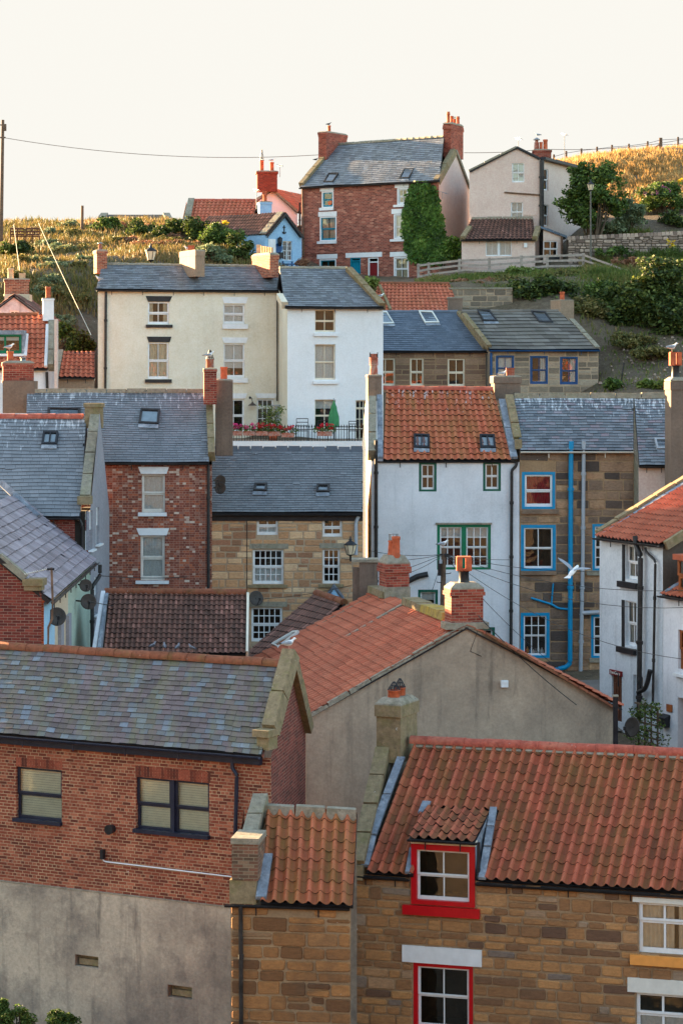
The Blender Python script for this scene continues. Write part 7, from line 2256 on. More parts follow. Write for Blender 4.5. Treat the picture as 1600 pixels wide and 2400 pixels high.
M['grass_l'] = m_leaf('mixed_dry_grass', [(0, C(72, 76, 36)), (.35, C(102, 98, 48)), (.6, C(128, 108, 64)), (.85, C(142, 114, 76)), (1, C(166, 138, 94))], .32)
M['grass_r'] = m_leaf('golden_dry_grass', [(0, C(112, 90, 50)), (.4, C(142, 112, 64)), (.8, C(170, 134, 80)), (1, C(190, 158, 104))], .42)
M['grass_g'] = m_leaf('green_bank_grass', [(0, C(58, 74, 30)), (.35, C(86, 104, 42)), (.6, C(112, 116, 58)), (.8, C(138, 118, 74)), (1, C(160, 134, 96))], .35)
grass('hill_grass', [(-24, -3, 118, 158, 60000, .15, .5, 3.0), (-20, -12.8, 113.5, 120, 5000, .15, .35, 8.0)], M['grass_l'])
grass('crest_grass', [(13, 30, 143, 170, 46000, .2, .55, 61.0)], M['grass_r'])
grass('bank_grass', [(4, 16, 123, 131.5, 17000, .1, .3, 21.0), (13.2, 20, 124, 136, 16000, .2, .5, 26.0), (12, 19, 110, 121, 1800, .1, .3, 31.0)], M['grass_g'])

# ------------------------------------------------------------------ shrubs and trees
M['leaf_dk'] = m_leaf('dark_bramble_leaf', [(0, C(26, 36, 16)), (.4, C(52, 68, 28)), (.8, C(84, 100, 44)), (1, C(124, 132, 66))], .25)
M['leaf_md'] = m_leaf('hawthorn_leaf', [(0, C(36, 50, 22)), (.4, C(66, 88, 36)), (.8, C(98, 122, 54)), (1, C(140, 156, 78))], .3)
M['leaf_gy'] = m_leaf('grey_willow_leaf', [(0, C(70, 82, 58)), (.5, C(108, 122, 86)), (1, C(150, 160, 122))], .3)
M['leaf_rs'] = m_leaf('russet_seedhead', [(0, C(92, 62, 46)), (.5, C(142, 100, 74)), (1, C(176, 132, 100))], .3)
M['leaf_yw'] = m_leaf('ragwort_flower', [(0, C(200, 160, 16)), (.6, C(232, 196, 30)), (1, C(244, 220, 60))], .3)
M['leaf_pk'] = m_leaf('rosehip_flower', [(0, C(180, 90, 130)), (1, C(220, 140, 170))], .3)
M['bark'] = m_plain('bark', C(88, 74, 60), .9, .3)


def shrub(name, label, cat, px, py, Y, rx, ry, mat, n=1800, s=.1, group=None, seed=1, lobes=9, bare=0.25, ground_z=None, deep=None, flowers=None):
    """trunk and limbs with leaves in uneven clumps round them; px, py is the middle of the crown, rx and ry in photo pixels"""
    rr = random.Random(seed * 131 + int(px))
    c = P(px, py, Y); sx, sz = rx / F * Y, ry / F * Y; sy = deep or sx * .8
    g = gz(c.x, c.y) if ground_z is None else ground_z
    h = thing(name, label, cat, (c.x, c.y, g), group)
    br, fo = MB(), MB()
    foot = V((c.x, c.y, min(g - .1, c.z - sz)))
    for i in range(lobes):
        a = 2 * math.pi * i / lobes + rr.uniform(-.4, .4)
        e = rr.uniform(-.55, .95)
        q_ = math.sqrt(max(.05, 1 - e * e)) * rr.uniform(.35, .85)
        lc = c + V((sx * q_ * math.cos(a), sy * q_ * math.sin(a), sz * e * .78))
        k = rr.uniform(.26, .46)
        br.tube([foot, foot.lerp(lc, .5) + V((rr.gauss(0, .1), rr.gauss(0, .1), .1)), lc], [.03 + sx * .03, .02 + sx * .015, .012], 6)
        tb = rr.uniform(-.12, .12)
        for _ in range(int(n / lobes / 24)):
            d = V((rr.gauss(0, 1), rr.gauss(0, 1), rr.gauss(0, 1))).normalized() * (rr.random() ** .4)
            pc = lc + V((d.x * sx * k, d.y * sy * k, d.z * sz * k * 1.1))
            if noise.noise(pc * (1.6 / max(.6, sx))) < -bare:
                continue
            leaves(fo, pc, (s * 2.4, s * 2.4, s * 1.9), 24, s, 0, rr, t0=max(0, .1 + tb), t1=min(1, .95 + tb))
    br.build('trunk', 'bark', h)
    fo.build('crown', mat, h)
    if flowers:
        fl_ = MB()
        for _ in range(flowers[1]):
            d = V((rr.gauss(0, 1), -abs(rr.gauss(0, 1)), abs(rr.gauss(0, .8)))).normalized()
            leaves(fl_, c + V((d.x * sx, d.y * sy, d.z * sz)) * .95, (.1, .1, .1), 14, .06, 0, rr)
        fl_.build('blossom', flowers[0], h)
    return h


gl = 'bushes on the left hill'
for i, (px, py, Y, rx, ry, mt_, n, lb) in enumerate((
    (250, 540, 148, 38, 20, 'leaf_md', 1800, 'low sunlit bush on the left hill crest below the distant roof tips'),
    (330, 552, 145, 42, 24, 'leaf_dk', 2000, 'dark bramble bush on the hill right behind the old street lantern'),
    (402, 555, 143, 46, 30, 'leaf_dk', 2600, 'broad dark bush on the left hill above the cream chimney'),
    (458, 560, 141, 34, 36, 'leaf_dk', 2200, 'dark upright bush left of the long pink tile roof'),
    (520, 560, 138.5, 44, 34, 'leaf_md', 2600, 'green bush in front of the long pink tile roof'),
    (562, 585, 134, 34, 24, 'leaf_dk', 1700, 'dark bush at the left corner of the blue cottage'),
    (500, 600, 131, 36, 16, 'leaf_gy', 1300, 'low grey green bush behind the cream house roof ridge'),
    (40, 590, 138, 40, 14, 'leaf_dk', 1200, 'low dark bush under the hillside bench'),
    (120, 660, 126, 44, 20, 'leaf_gy', 1400, 'grey green scrub on the slope above the white chimney'),
    (190, 808, 114.5, 26, 22, 'leaf_dk', 1300, 'dark bush just behind the small red outhouse roof'),
    (150, 780, 115.5, 18, 14, 'leaf_md', 800, 'small bush on bare earth left of the cream gable'))):
    shrub('bush', lb, 'bush', px, py - 4, Y - 2.5, rx * 1.2, ry * 1.25, mt_, int(n * 2.2), .1, gl, i)
M['leaf_sc'] = m_leaf('olive_scrub_leaf', [(0, C(58, 62, 32)), (.4, C(92, 94, 46)), (.75, C(128, 118, 66)), (1, C(160, 142, 92))], .3)
SCR = ('olive green', 'rusty brown', 'grey green', 'tawny')
for i in range(64):
    px, py = [(R.uniform(5, 205), R.uniform(548, 790)), (R.uniform(210, 570), R.uniform(536, 600))][i % 2]
    Y = 152 - (py - 525) / 275 * 40 if i % 2 == 0 else 149 - (py - 530) / 70 * 17
    c_ = P(px, py, Y)
    fi = i % 4
    shrub('scrub_clump', SCR[fi] + ' scrub clump among the dry grass of the left hill', 'scrub', px, HZ - (gz(c_.x, c_.y) + .12) / Y * F, Y, R.uniform(20, 44), R.uniform(8, 17), ['leaf_sc', 'leaf_rs', 'leaf_gy', 'leaf_sc'][fi], 1200, .08, 'scrub clumps on the left hill', 300 + i, 7)
for i, (px, py, Y, rx, ry, lb) in enumerate(((178, 566, 144, 18, 16, 'rust coloured dead seedhead clump right of the hillside bench'), (410, 563, 139.5, 17, 14, 'reddish seedhead clump above the cream chimney gull'),
                                              (350, 560, 141.5, 18, 15, 'grey brown seedhead clump right behind the lantern finial'), (712, 622, 134.5, 34, 16, 'russet bush between the blue cottage and brick house door'))):
    shrub('seedhead_clump', lb, 'plant', px, py, Y, rx, ry, 'leaf_rs', 900, .07, 'russet clumps on the hill', 20 + i, 6)
for i, (px, py, Y, rx, lb) in enumerate(((290, 562, 139, 9, 'largest yellow ragwort clump left of the street lantern'), (279, 577, 137, 7, 'smaller yellow ragwort just under the largest clump'), (188, 632, 127.5, 7, 'lone yellow ragwort right of the banded brick chimney'),
                                         (492, 603, 129.5, 10, 'yellow ragwort right of the cream chimney'), (494, 526, 137.6, 9, 'yellow flowers on top of the bush by the long pink roof'), (527, 522, 137.6, 8, 'second yellow flower head on the bush near the blue chimney'),
                                         (1358, 645, 128.2, 11, 'yellow ragwort below the rail fence corner'), (1388, 660, 126.6, 7, 'small yellow ragwort lower down the green bank'), (1573, 572, 132.2, 14, 'tall yellow ragwort in front of the rubble wall'),
                                         (343, 617, 126, 7, 'small yellow ragwort at the foot of the lantern post'), (1590, 424, 150, 8, 'yellow gorse speck on the upper right hillside'))):
    c = P(px, py, Y); g = gz(c.x, c.y)
    h = thing('ragwort', lb, 'flower', (c.x, c.y, g), 'yellow ragwort clumps')
    k = MB(); rr = random.Random(i)
    for _ in range(6):
        k.tube([(c.x + rr.gauss(0, .05), c.y, min(g, c.z - .3) - .05), c + V((rr.gauss(0, rx / F * Y * .5), 0, 0))], .012, 4)
    leaves(k, (c.x, c.y, c.z - rx / F * Y), (rx / F * Y * 1.1, .25, rx / F * Y), 60, .06, rr=rr)
    k.build('stem', 'leaf_md', h)
    k = MB()
    for _ in range(9):
        leaves(k, c + V((rr.gauss(0, .5) * rx / F * Y, rr.gauss(0, .1), rr.gauss(0, .35) * rx / F * Y)), (.09, .09, .05), 16, .045, rr=rr)
    k.build('flower_head', 'leaf_yw', h)
gr_ = 'shrubs on the right slope'
shrub('hawthorn_tree', 'bushy green tree with wide crown in front of the pink house side wall', 'tree', 1392, 468, 134, 84, 88, 'leaf_md', 17000, .12, None, 40, 16, .2)
shrub('willow_bush', 'soft grey green rounded bush right of the wide tree by the lamp post', 'bush', 1470, 505, 136, 46, 50, 'leaf_gy', 7000, .08, gr_, 41, 10, .4)
for i, (px, py, Y, rx, ry, mt_, n, lb, fl_) in enumerate((
    (1552, 465, 142, 64, 36, 'leaf_md', 8000, 'green shrub with pink flowers on the upper right slope', ('leaf_pk', 14)),
    (1580, 520, 138, 50, 22, 'leaf_dk', 2200, 'dark shrub above the rubble wall at the right edge', None),
    (1420, 540, 135.2, 50, 18, 'leaf_gy', 1800, 'low blue green foliage along the top of the rubble wall', None),
    (1515, 708, 121.5, 112, 98, 'leaf_dk', 34000, 'very large dark green bush above the bare stony slope', None),
    (1590, 770, 119.5, 62, 66, 'leaf_dk', 11000, 'dark bush at the right edge below the very large one', None),
    (1420, 700, 123, 44, 40, 'leaf_md', 5200, 'small green bush left of the very large dark one', None),
    (1270, 688, 123, 84, 36, 'leaf_dk', 9500, 'wide dark bush behind the grey tile cottage ridge', None),
    (1110, 668, 127, 60, 14, 'leaf_rs', 2200, 'brownish scrub along the bank above the red roof shed', None),
    (1225, 640, 130.5, 60, 10, 'leaf_yg', 1700, 'bright green weeds along the foot of the rail fence', None),
    (1010, 670, 129, 34, 12, 'leaf_sc', 1500, 'olive scrub on the bank below the left end of the rail fence', None),
    (1185, 662, 127, 44, 14, 'leaf_sc', 2200, 'olive scrub on the bank between the fence and the wide dark bush', None),
    (1330, 650, 128, 40, 13, 'leaf_sc', 2000, 'olive scrub just below the corner of the rail fence', None),
    (1368, 722, 121.5, 46, 24, 'leaf_sc', 2800, 'olive scrub right of the grey tile cottage chimney', None),
    (1480, 800, 118.2, 60, 14, 'leaf_sc', 2200, 'olive weeds under the very large dark bush', None),
    (1400, 735, 121, 46, 26, 'leaf_sc', 3000, 'olive scrub at the top of the bare stony slope', None),
    (1490, 622, 130.5, 60, 14, 'leaf_rs', 2400, 'tawny seedheads above the very large dark bush', None),
    (1580, 625, 130, 40, 16, 'leaf_sc', 2200, 'olive scrub at the right edge below the rubble wall', None),
    (1530, 828, 116.5, 60, 12, 'leaf_sc', 1800, 'thin olive weeds across the bare stony slope', None),
    (870, 664, 121.8, 14, 18, 'leaf_yg', 700, 'green tuft behind the white town house coping', None),
    (1435, 902, 112.8, 20, 18, 'leaf_md', 900, 'leafy weed beside the leaning stake on the stony slope', None),
    (1515, 905, 112, 17, 12, 'leaf_yg', 700, 'bright green weed left of the tall chimney on the stony slope', None),
    (1550, 905, 111.6, 12, 12, 'leaf_yg', 500, 'bright green weed touching the tall chimney flank', None),
    (1440, 590, 132.4, 44, 8, 'leaf_md', 900, 'weeds along the foot of the rubble wall', None))):
    shrub('shrub', lb, 'shrub', px, py, Y, rx, ry, mt_, n, .1 if n < 9000 else .12, gr_, 50 + i, 9 if n < 6000 else 22, .3, flowers=fl_)
for i, (px, py, rx, ry, lb) in enumerate(((40, 2392, 52, 34, 'green shrub at the bottom left corner against the cement wall'), (140, 2402, 42, 30, 'second green shrub at the foot of the cement wall'), (5, 2372, 16, 26, 'dark upright weed at the extreme bottom left'))):
    shrub('wall_shrub', lb, 'shrub', px, py, 55.0, rx, ry, 'leaf_md', 4600, .035, 'shrubs at the foot of the cement wall', 80 + i, 10, .3, ground_z=P(px, py, 55.0).z - 1.5)
# trellis climber by the white cottages
tf = Facade((1492, 67.6), (1542, 66.6), None, None)
ht_ = thing('trellis', 'weathered garden trellis with climbing plants before the white cottages', 'trellis', tf.pt(0, -11))
k = MB()
for i in range(4):
    u = tf.W * (i + .1) / 3.4
    tf.fb(k, u, u + .05, tf.uz(1500, 1790)[1], tf.uz(1500, 1648)[1], -.03, .0)
for y in (1654, 1668, 1682, 1696, 1712, 1728):
    z = tf.uz(1510, y)[1]; tf.fb(k, -.1, tf.W + .1, z, z + .045, .003, .03)
k.build('lattice', 'pole', ht_)
k = MB(); rr = random.Random(4)
for px, py, r_ in ((1500, 1670, .2), (1496, 1690, .26), (1500, 1715, .3), (1512, 1730, .34), (1534, 1655, .26), (1540, 1666, .26), (1528, 1662, .2), (1535, 1720, .36), (1542, 1735, .4), (1524, 1735, .36)):
    c_ = tf.pt(*tf.uz(px, py), .12)
    for _ in range(7):
        leaves(k, c_ + V((rr.gauss(0, r_ * .6), rr.gauss(0, .08), rr.gauss(0, r_ * .6))), (.12, .1, .12), 18, .045, rr=rr)
k.build('foliage', 'leaf_md', ht_)

# loose stones on the bare slope
k = MB(); rr = random.Random(9)
for _ in range(110):
    px, Y = rr.uniform(1405, 1600), rr.uniform(111.5, 119)
    x = (px - CX) / F * Y; z = gz(x, Y); s_ = rr.uniform(.02, .07) * rr.choice((.6, 1, 1.3))
    t = rr.random(); p8 = [V((x + dx * s_ * rr.uniform(.6, 1.2), Y + dy * s_, z + dz * s_ * .7 + .05)) for dx, dy, dz in ((-1, -1, -1), (1, -1, -1), (1, 1, -1), (-1, 1, -1), (-.7, -.7, 1), (.7, -.7, 1), (.7, .7, 1), (-.7, .7, 1))]
    k.hexa(p8[:4], p8[4:], 0, t)
kind(k.build('loose_stones', 'stone_wall'), 'stuff')

# ------------------------------------------------------------------ walls, fences
fwl = thing('rubble_wall', 'long dry rubble stone wall along the lane below the hillside trees', 'wall', P(1460, 620, 133.4))
ff_ = Facade((1330, 133.2), (1650, 133.8), fwl, 'mortar2')
zt1, zt2 = ff_.uz(1334, 562)[1], ff_.uz(1600, 547)[1]
ff_.stones([(0, 4.5), (ff_.W, 4.5), (ff_.W, zt2), (0, zt1)], 'stone_wall', 'w_brown', .12, .22, .18, .5, .05, 61, .03, .02, .04)
k = MB(); k.poly([ff_.pt(0, 4.5, -.5), ff_.pt(ff_.W, 4.5, -.5), ff_.pt(ff_.W, zt2, -.5), ff_.pt(0, zt1, -.5)]); k.poly([ff_.pt(0, zt1, .0), ff_.pt(ff_.W, zt2, .0), ff_.pt(ff_.W, zt2, -.5), ff_.pt(0, zt1, -.5)]); k.build('back_wall', 'w_brown', fwl)
strip(fwl, 'coping', 'stone_wall', [ff_.pt(0, zt1 + .03, -.2), ff_.pt(ff_.W, zt2 + .03, -.2)], V((0, .5, 0)), .16, .04, seg=.22, seed=3)
rwl = thing('retaining_wall', 'grey block retaining wall between the red roof shed and the dark bush', 'wall', P(1120, 716, 122.6))
fr_ = Facade((1050, 122.6), (1200, 122.3), rwl, 'mortar2')
fr_.stones(rw(fr_, 1, fr_.uz(1100, 678)[1]), 'stone_grey', 'mortar2', .24, .34, .4, .9, .02, 62, .03)
k = MB(); fr_.fb(k, 0, fr_.W, fr_.uz(1100, 678)[1], fr_.uz(1100, 674)[1], -.4, .05); k.build('coping', 'cope2', rwl)
rfc = thing('rail_fence', 'silvery post and rail fence along the path below the pink house', 'fence', P(1200, 640, 131))
pst = [(980, 622, 657, 134.5), (1004, 619, 651, 134.3), (1076, 611, 641, 133.0), (1146, 608, 643, 132.2), (1221, 603, 637, 131.9), (1281.5, 600, 631, 131.7), (1365.7, 597, 631, 131.4), (1431, 622, 649, 129.6), (1466, 636, 664, 128.4)]
tops = []
for px, yt, yb, Y in pst:
    t_, b_ = P(px, yt - 4, Y), P(px, yb, Y)
    k = MB(); k.box((t_.x - .075, Y - .075, b_.z - .3), (.15, 0, 0), (0, .15, 0), (0, 0, t_.z - b_.z + .3)); k.build('post', 'fence', rfc); tops.append((t_, t_.z - b_.z))
for (a, ha), (b, hb_) in zip(tops[:-1], tops[1:]):
    for fz in (.12, .45, .8):
        p, r_ = a - V((0, .1, ha * fz)), b - V((0, .1, hb_ * fz))
        k = MB(); k.hexa([p - V((0, 0, .06)), r_ - V((0, 0, .06)), r_ - V((0, -.03, .06)), p - V((0, -.03, .06))], [p + V((0, 0, .06)), r_ + V((0, 0, .06)), r_ + V((0, .03, .06)), p + V((0, .03, .06))]); k.build('rail', 'fence', rfc)
hfc = thing('hilltop_fence', 'wire fence on thin posts along the golden hill crest', 'fence', P(1450, 345, 165))
tp = [(1297, 362), (1326, 354), (1361.5, 348), (1398, 344), (1433, 339.6), (1472.6, 337), (1516.5, 331), (1547, 323), (1587.7, 321), (1630, 316)]
tq = []
for i, (px, py) in enumerate(tp):
    p = P(px, py, 163.5 + i * .3); g = min(gz(p.x, p.y), p.z - .5)
    k = MB(); r_ = .12 if i == 7 else .07
    k.tube([(p.x, p.y, g - .2), p], r_, 6)
    if i == 7:
        k.tube([(p.x - .75, p.y, g), p - V((0, 0, .4))], .06, 6)
    k.build('post', 'pole', hfc); tq.append(p)
for dz in (.15, .5):
    k = MB(); k.tube([p - V((0, .08, dz)) for p in tq], .018, 4); k.build('wire', 'metal', hfc)
lfc = thing('left_crest_fence', 'tiny distant fence posts on the left hill crest', 'fence', P(100, 524, 157))
for px in (20, 42, 44, 66, 91, 95, 118, 134, 150):
    p = P(px, 516, 158); k = MB(); k.tube([(p.x, p.y, gz(p.x, p.y) - .3), p], .05, 5); k.build('post', 'pole', lfc)

# ------------------------------------------------------------------ poles, lamps, wires
hp1 = thing('telegraph_pole', 'tall wooden telegraph pole cut by the left edge against the sky', 'pole', P(2, 590, 142))
b_, t_ = P(2, 620, 142), P(7.5, 281, 142)
k = MB(); k.tube([b_, t_], [.13, .09], 10); k.build('shaft', 'pole', hp1)
k = MB(); k.cbox((t_.x + .1, 142, t_.z - .45), .2, .2, .4); k.cbox((t_.x - .05, 142, t_.z - .3), .3, .1, .06); k.cbox((t_.x, 142, t_.z - 1.05), .32, .14, .08); k.build('fittings', 'pole', hp1)
sp_ = P(193.5, 482, 146); k = MB(); k.tube([(sp_.x - .02, 146, gz(sp_.x, 146) - .2), sp_], [.1, .085], 10); o_ = k.build('pole_stump', 'rust', None, (sp_.x, 146, gz(sp_.x, 146))); tag(o_, 'cut off brown wooden pole standing on the left hill crest', 'pole')
hp2 = thing('telephone_pole', 'wooden telephone pole with step irons in front of the green double window', 'pole', P(1037, 1440, 76))
t_, b_ = P(1039, 1284.5, 76), P(1034, 1640, 76)
k = MB(); k.tube([b_, t_], [.115, .075], 12); k.build('shaft', 'pole', hp2)
k = MB(); k.cbox((t_.x - .14, 75.9, t_.z - .62), .1, .12, .5); k.cbox((t_.x - .1, 75.85, t_.z - .42), .09, .06, .12, 1); k.build('junction_box', ['black', 'grey'], hp2)
k = MB()
for i, dz in enumerate((.28, .82, 1.1)):
    s_ = 1 if i != 2 else -1
    k.tube([t_ + V((0, -.06, -dz)), t_ + V((s_ * .22, -.06, -dz + .02)), t_ + V((s_ * .22, -.06, -dz + .06))], .014, 5)
k.build('step_iron', 'pipe', hp2)
k = MB(); k.tube([t_ + V((-.12, -.05, -.2)), t_ + V((.14, -.05, -.2))], .03, 6); k.build('wire_bracket', 'pipe', hp2)
hp3 = thing('dark_post', 'square dark timber post at the right end of the grey gable', 'post', P(1440, 1740, 62.0))
a = P(1440, 1632, 62.2); k = MB(); k.box((a.x - .055, 62.1, -11.5), (.12, 0, 0), (0, .12, 0), (0, 0, a.z + 11.5)); k.build('shaft', 'black', hp3)
k = MB(); k.box((a.x - .07, 62.08, a.z - .0), (.15, 0, 0), (0, .16, 0), (0, 0, .04)); k.build('cap', 'cement', hp3)
st_p = P(1461, 850, 113); k = MB(); k.tube([P(1451, 915, 113), st_p], .04, 6); o_ = k.build('stake', 'pipe', None, P(1451, 915, 113)); tag(o_, 'thin dark leaning stake on the bare stony slope', 'stake')


def wire(a, b, sag, label, r=.009, mat='pipe'):
    a, b = V(a), V(b)
    k = MB(); k.tube([a.lerp(b, i / 14) - V((0, 0, sag * 4 * (i / 14) * (1 - i / 14))) for i in range(15)], r, 5)
    o_ = k.build('overhead_wire', mat, None, a); tag(o_, label, 'wire', 'overhead wires')


T2 = t_ + V((0, 0, -.2))
wire(P(11, 323, 142), P(746, 363, 144.4), .55, 'long wire across the sky from the edge pole to the brick house', .017, 'rust')
wire(P(1087, 358, 141), P(1250, 352, 137), .05, 'short sky wire from the brick house chimney to the pink house', .017, 'rust')
wire(P(1291, 350, 137), P(1640, 318, 160), .3, 'sky wire from the pink house chimney to the upper right corner', .017, 'rust')
wire(P(33, 526, 140), P(47, 634, 105), .05, 'bright steep wire above the banded brick chimney', .013, 'drape')
wire(P(91, 523, 134), P(214, 785, 103), .05, 'bright diagonal wire down the left hill to the cream gable', .013, 'drape')
for (e, sg, lb) in ((P(1600, 1384, 66.5), .35, 'upper wire running right from the telephone pole to the far right house'), (P(1600, 1424, 66.0), .5, 'second wire running right from the telephone pole'),
                    (P(1403, 1340, 71.9), .15, 'wire from the telephone pole to the narrow white cottage corner'), (P(1600, 1545, 65.5), .6, 'steeply falling wire right from the telephone pole'),
                    (P(1362, 1606, 80), .3, 'wire dropping behind the grey gable roof toward the grey soil pipe'), (P(1196, 1312, 83.7), .05, 'short wire from the telephone pole to the white house downpipe'),
                    (P(862, 1290, 83.8), .1, 'wire left from the telephone pole to the sunlit gable'), (P(800, 1309, 80.9), .15, 'wire from the telephone pole to the golden stone house'),
                    (P(592, 1405, 80.9), .3, 'long low wire from the telephone pole to the dish on golden stone'), (P(960, 1342, 70.5), .05, 'short wire from the telephone pole to the brick chimney'),
                    (P(1012, 1384, 83.8), .02, 'near vertical wire from the telephone pole to the small green window')):
    wire(T2, e, sg, lb)
wire(P(232, 1349, 73.5), P(500, 1346, 80.8), .1, 'upper dark wire across the chequered house window', .013)
wire(P(208, 1409, 69), P(592, 1400, 80.8), .35, 'lower dark wire from the dishes to the golden stone house', .013)
wire(P(1120, 1443, 62), P(1350, 1652, 62.3), .1, 'wire from the gable chimney down along the grey gable roof', .012)


def lantern(h, c, s, post=None):
    c = V(c)
    k = MB(); k.lathe(c, [(.001, s * 1.45), (s * .06, s * 1.4), (s * .06, s * 1.25), (s * .14, s * 1.18), (s * .1, s * 1.1), (s * .3, s * .95), (s * .52, s * .78), (s * .5, s * .74), (s * .3, s * .76)], 6); k.build('lamp_cap', 'black', h)
    k = MB(); k.lathe(c, [(s * .27, s * .02), (s * .47, s * .75)], 6); k.build('lamp_glass', 'lampglass', h)
    k = MB()
    for i in range(6):
        a = i * math.pi / 3
        k.tube([c + V((s * .28 * math.cos(a), s * .28 * math.sin(a), 0)), c + V((s * .48 * math.cos(a), s * .48 * math.sin(a), s * .76))], s * .025, 4)
    k.lathe(c, [(s * .3, s * .03), (s * .3, -s * .02), (s * .08, -s * .1), (s * .07, -s * .35)], 6); k.build('lamp_frame', 'black', h)
    if post:
        k = MB(); k.tube([c + V((0, 0, -s * .1)), c + V((0, 0, -post * .6)), c + V((0, 0, -post))], [.04, .05, .075], 10); k.build('lamp_post', 'lamppost', h)


M['lampglass'] = m_plain('milky_lamp_glass', C(226, 208, 176), .25, .06)
M['lamppost'] = m_plain('lamp_post_paint', C(92, 88, 80), .5, .2)
for px, yt, yb, Y, s, post, nm, lb in ((353.5, 569, 610, 119, .42, 3.2, 'street_lamp', 'ornate street lantern rising behind the cream house roof ridge'), (1383, 420, 446, 131.2, .48, 4.6, 'street_lamp', 'slender lamp post in front of the bushy tree and rubble wall')):
    c_ = P(px, yb, Y); s = (yb - yt) / F * Y / 1.45
    h = thing(nm, lb, 'street lamp', (c_.x, Y, c_.z - post)); lantern(h, c_, s, post)
for px, yt, yb, Y, ex, lb in ((821, 1256, 1300, 79.8, V((.35, 1.1, -.2)), 'black lantern on a bracket at the right corner of the golden stone house'), (215, 874, 902, 108.5, V((.35, 1.0, -.3)), 'lantern bracketed on the brick gable of the cream house')):
    c_ = P(px, yb, Y); s = (yb - yt) / F * Y / 1.45
    h = thing('wall_lantern', lb, 'street lamp', tuple(c_)); lantern(h, c_, s)
    k = MB(); k.tube([c_ + V((0, 0, -s * .1)), c_ + V((0, .2, -s * .5)), c_ + ex], .03, 6); k.build('bracket', 'black', h)


def dish(px, py, Y, r, yaw, label, back=V((0, .4, 0)), tilt=.25):
    c = P(px, py, Y); r = r / F * Y
    h = thing('satellite_dish', label, 'satellite dish', tuple(c), 'satellite dishes')
    d = V((math.sin(yaw), -math.cos(yaw), tilt)).normalized()
    a = d.cross(V((0, 0, 1))).normalized(); b = d.cross(a)
    rows = []
    for j in range(7):
        t = j / 6
        rows.append([c - d * (r * .22 * (1 - t * t)) + (a * math.cos(x) + b * math.sin(x)) * r * t for x in [2 * math.pi * i / 28 for i in range(29)]])
    rows.append([p - d * .02 for p in rows[-1]])
    k = MB(); k.grid(rows, [[(0, 0)] * 29] * 8); k.build('reflector', 'dish', h)
    k = MB(); k.tube([c + b * r * .95, c + d * r * .9 + b * r * .3], .014, 5); k.cbox(c + d * r * .95 + b * r * .28, .07, .07, .1); k.build('feed_arm', 'pipe', h)
    k = MB(); k.tube([c - d * r * .22, c + back], .025, 6); k.build('bracket', 'pipe', h)


dish(201.7, 1372, 69.9, 15, .3, 'uppermost of the three brown dishes beside the pastel cottages', V((-.25, .3, 0)))
dish(208, 1410, 69.7, 18.5, .2, 'middle brown dish just left of the black downpipe on the mint cottage', V((-.4, .3, 0)))
dish(134, 1445, 63.0, 22, .3, 'large brown dish low down by the blue cottage front and rusty mast', V((-.2, .4, 0)))
dish(516, 1127, 80.2, 14, -.4, 'upper of two rusty dishes on the edge of the chequered house', V((-.25, .6, 0)))
dish(516.5, 1144, 80.1, 14, -.4, 'lower of two rusty dishes on the edge of the chequered house', V((-.25, .6, 0)))
dish(601, 1402, 80.4, 18, .5, 'grey dish on golden stone above the lowest many paned window', V((.1, .55, 0)))
dish(1479, 1704, 66.2, 24, -.9, 'oval rusty brown dish beside the trellis at the end of the grey gable', V((.3, .6, 0)))
h = thing('aerial_mast', 'rusty bent mast with twisted cable in front of the purple slate roof', 'aerial', P(114, 1490, 61.0))
k = MB(); k.tube([P(x, y, 61.0) for x, y in ((113, 1520), (114, 1470), (123, 1450), (124, 1400), (121.5, 1330))], .03, 7); k.build('pole', 'rust', h)
k = MB(); k.tube([P(x, y, 61.0) for x, y in ((111, 1334), (128, 1334))], .035, 6); k.build('crossbar', 'pipe', h)
k = MB(); k.tube([P(110 - 52 * i / 20, 1334 + 12 * i / 20 + (1.5 if i % 2 else -1.5), 61.0 + i * .02) for i in range(21)], .014, 4); k.build('cable', 'offwhite', h)


def aerial(px, yt, yb, Y, w, label, n=6, rot=.3, mat='metal', off=V((0, 0, 0))):
    t_, b_ = P(px, yt, Y), P(px, yb, Y); w = w / F * Y
    h = thing('television_aerial', label, 'aerial', tuple(b_), 'television aerials')
    k = MB(); k.tube([b_, t_ - V((0, 0, .0))], .022, 5); k.build('mast', mat, h)
    k = MB(); d = V((math.cos(rot), math.sin(rot), 0)); e = V((-d.y, d.x, 0))
    k.tube([t_ - d * w / 2, t_ + d * w / 2], .016, 4)
    for i in range(n):
        p = t_ + d * (w * ((i + .5) / n - .5)); l_ = .22 + .1 * i / n
        k.tube([p - e * l_ - V((0, 0, .1)), p + e * l_ + V((0, 0, .1))], .009, 4)
    k.build('antenna', mat, h)


aerial(1214, 325, 366, 135.5, 16, 'yagi aerial on the apex of the pink house gable')
aerial(1322, 315, 385, 139, 12, 'tall thin aerial right of the pink house chimneys')
aerial(601, 446, 490, 139.6, 15, 'rusty aerial left of the small blue chimney')
aerial(656, 388, 415, 148, 14, 'aerial bracketed to the vivid red chimney')
aerial(1036, 450, 466, 138, 14, 'aerial stack on the right corner of the ivy brick house', rot=1.2)
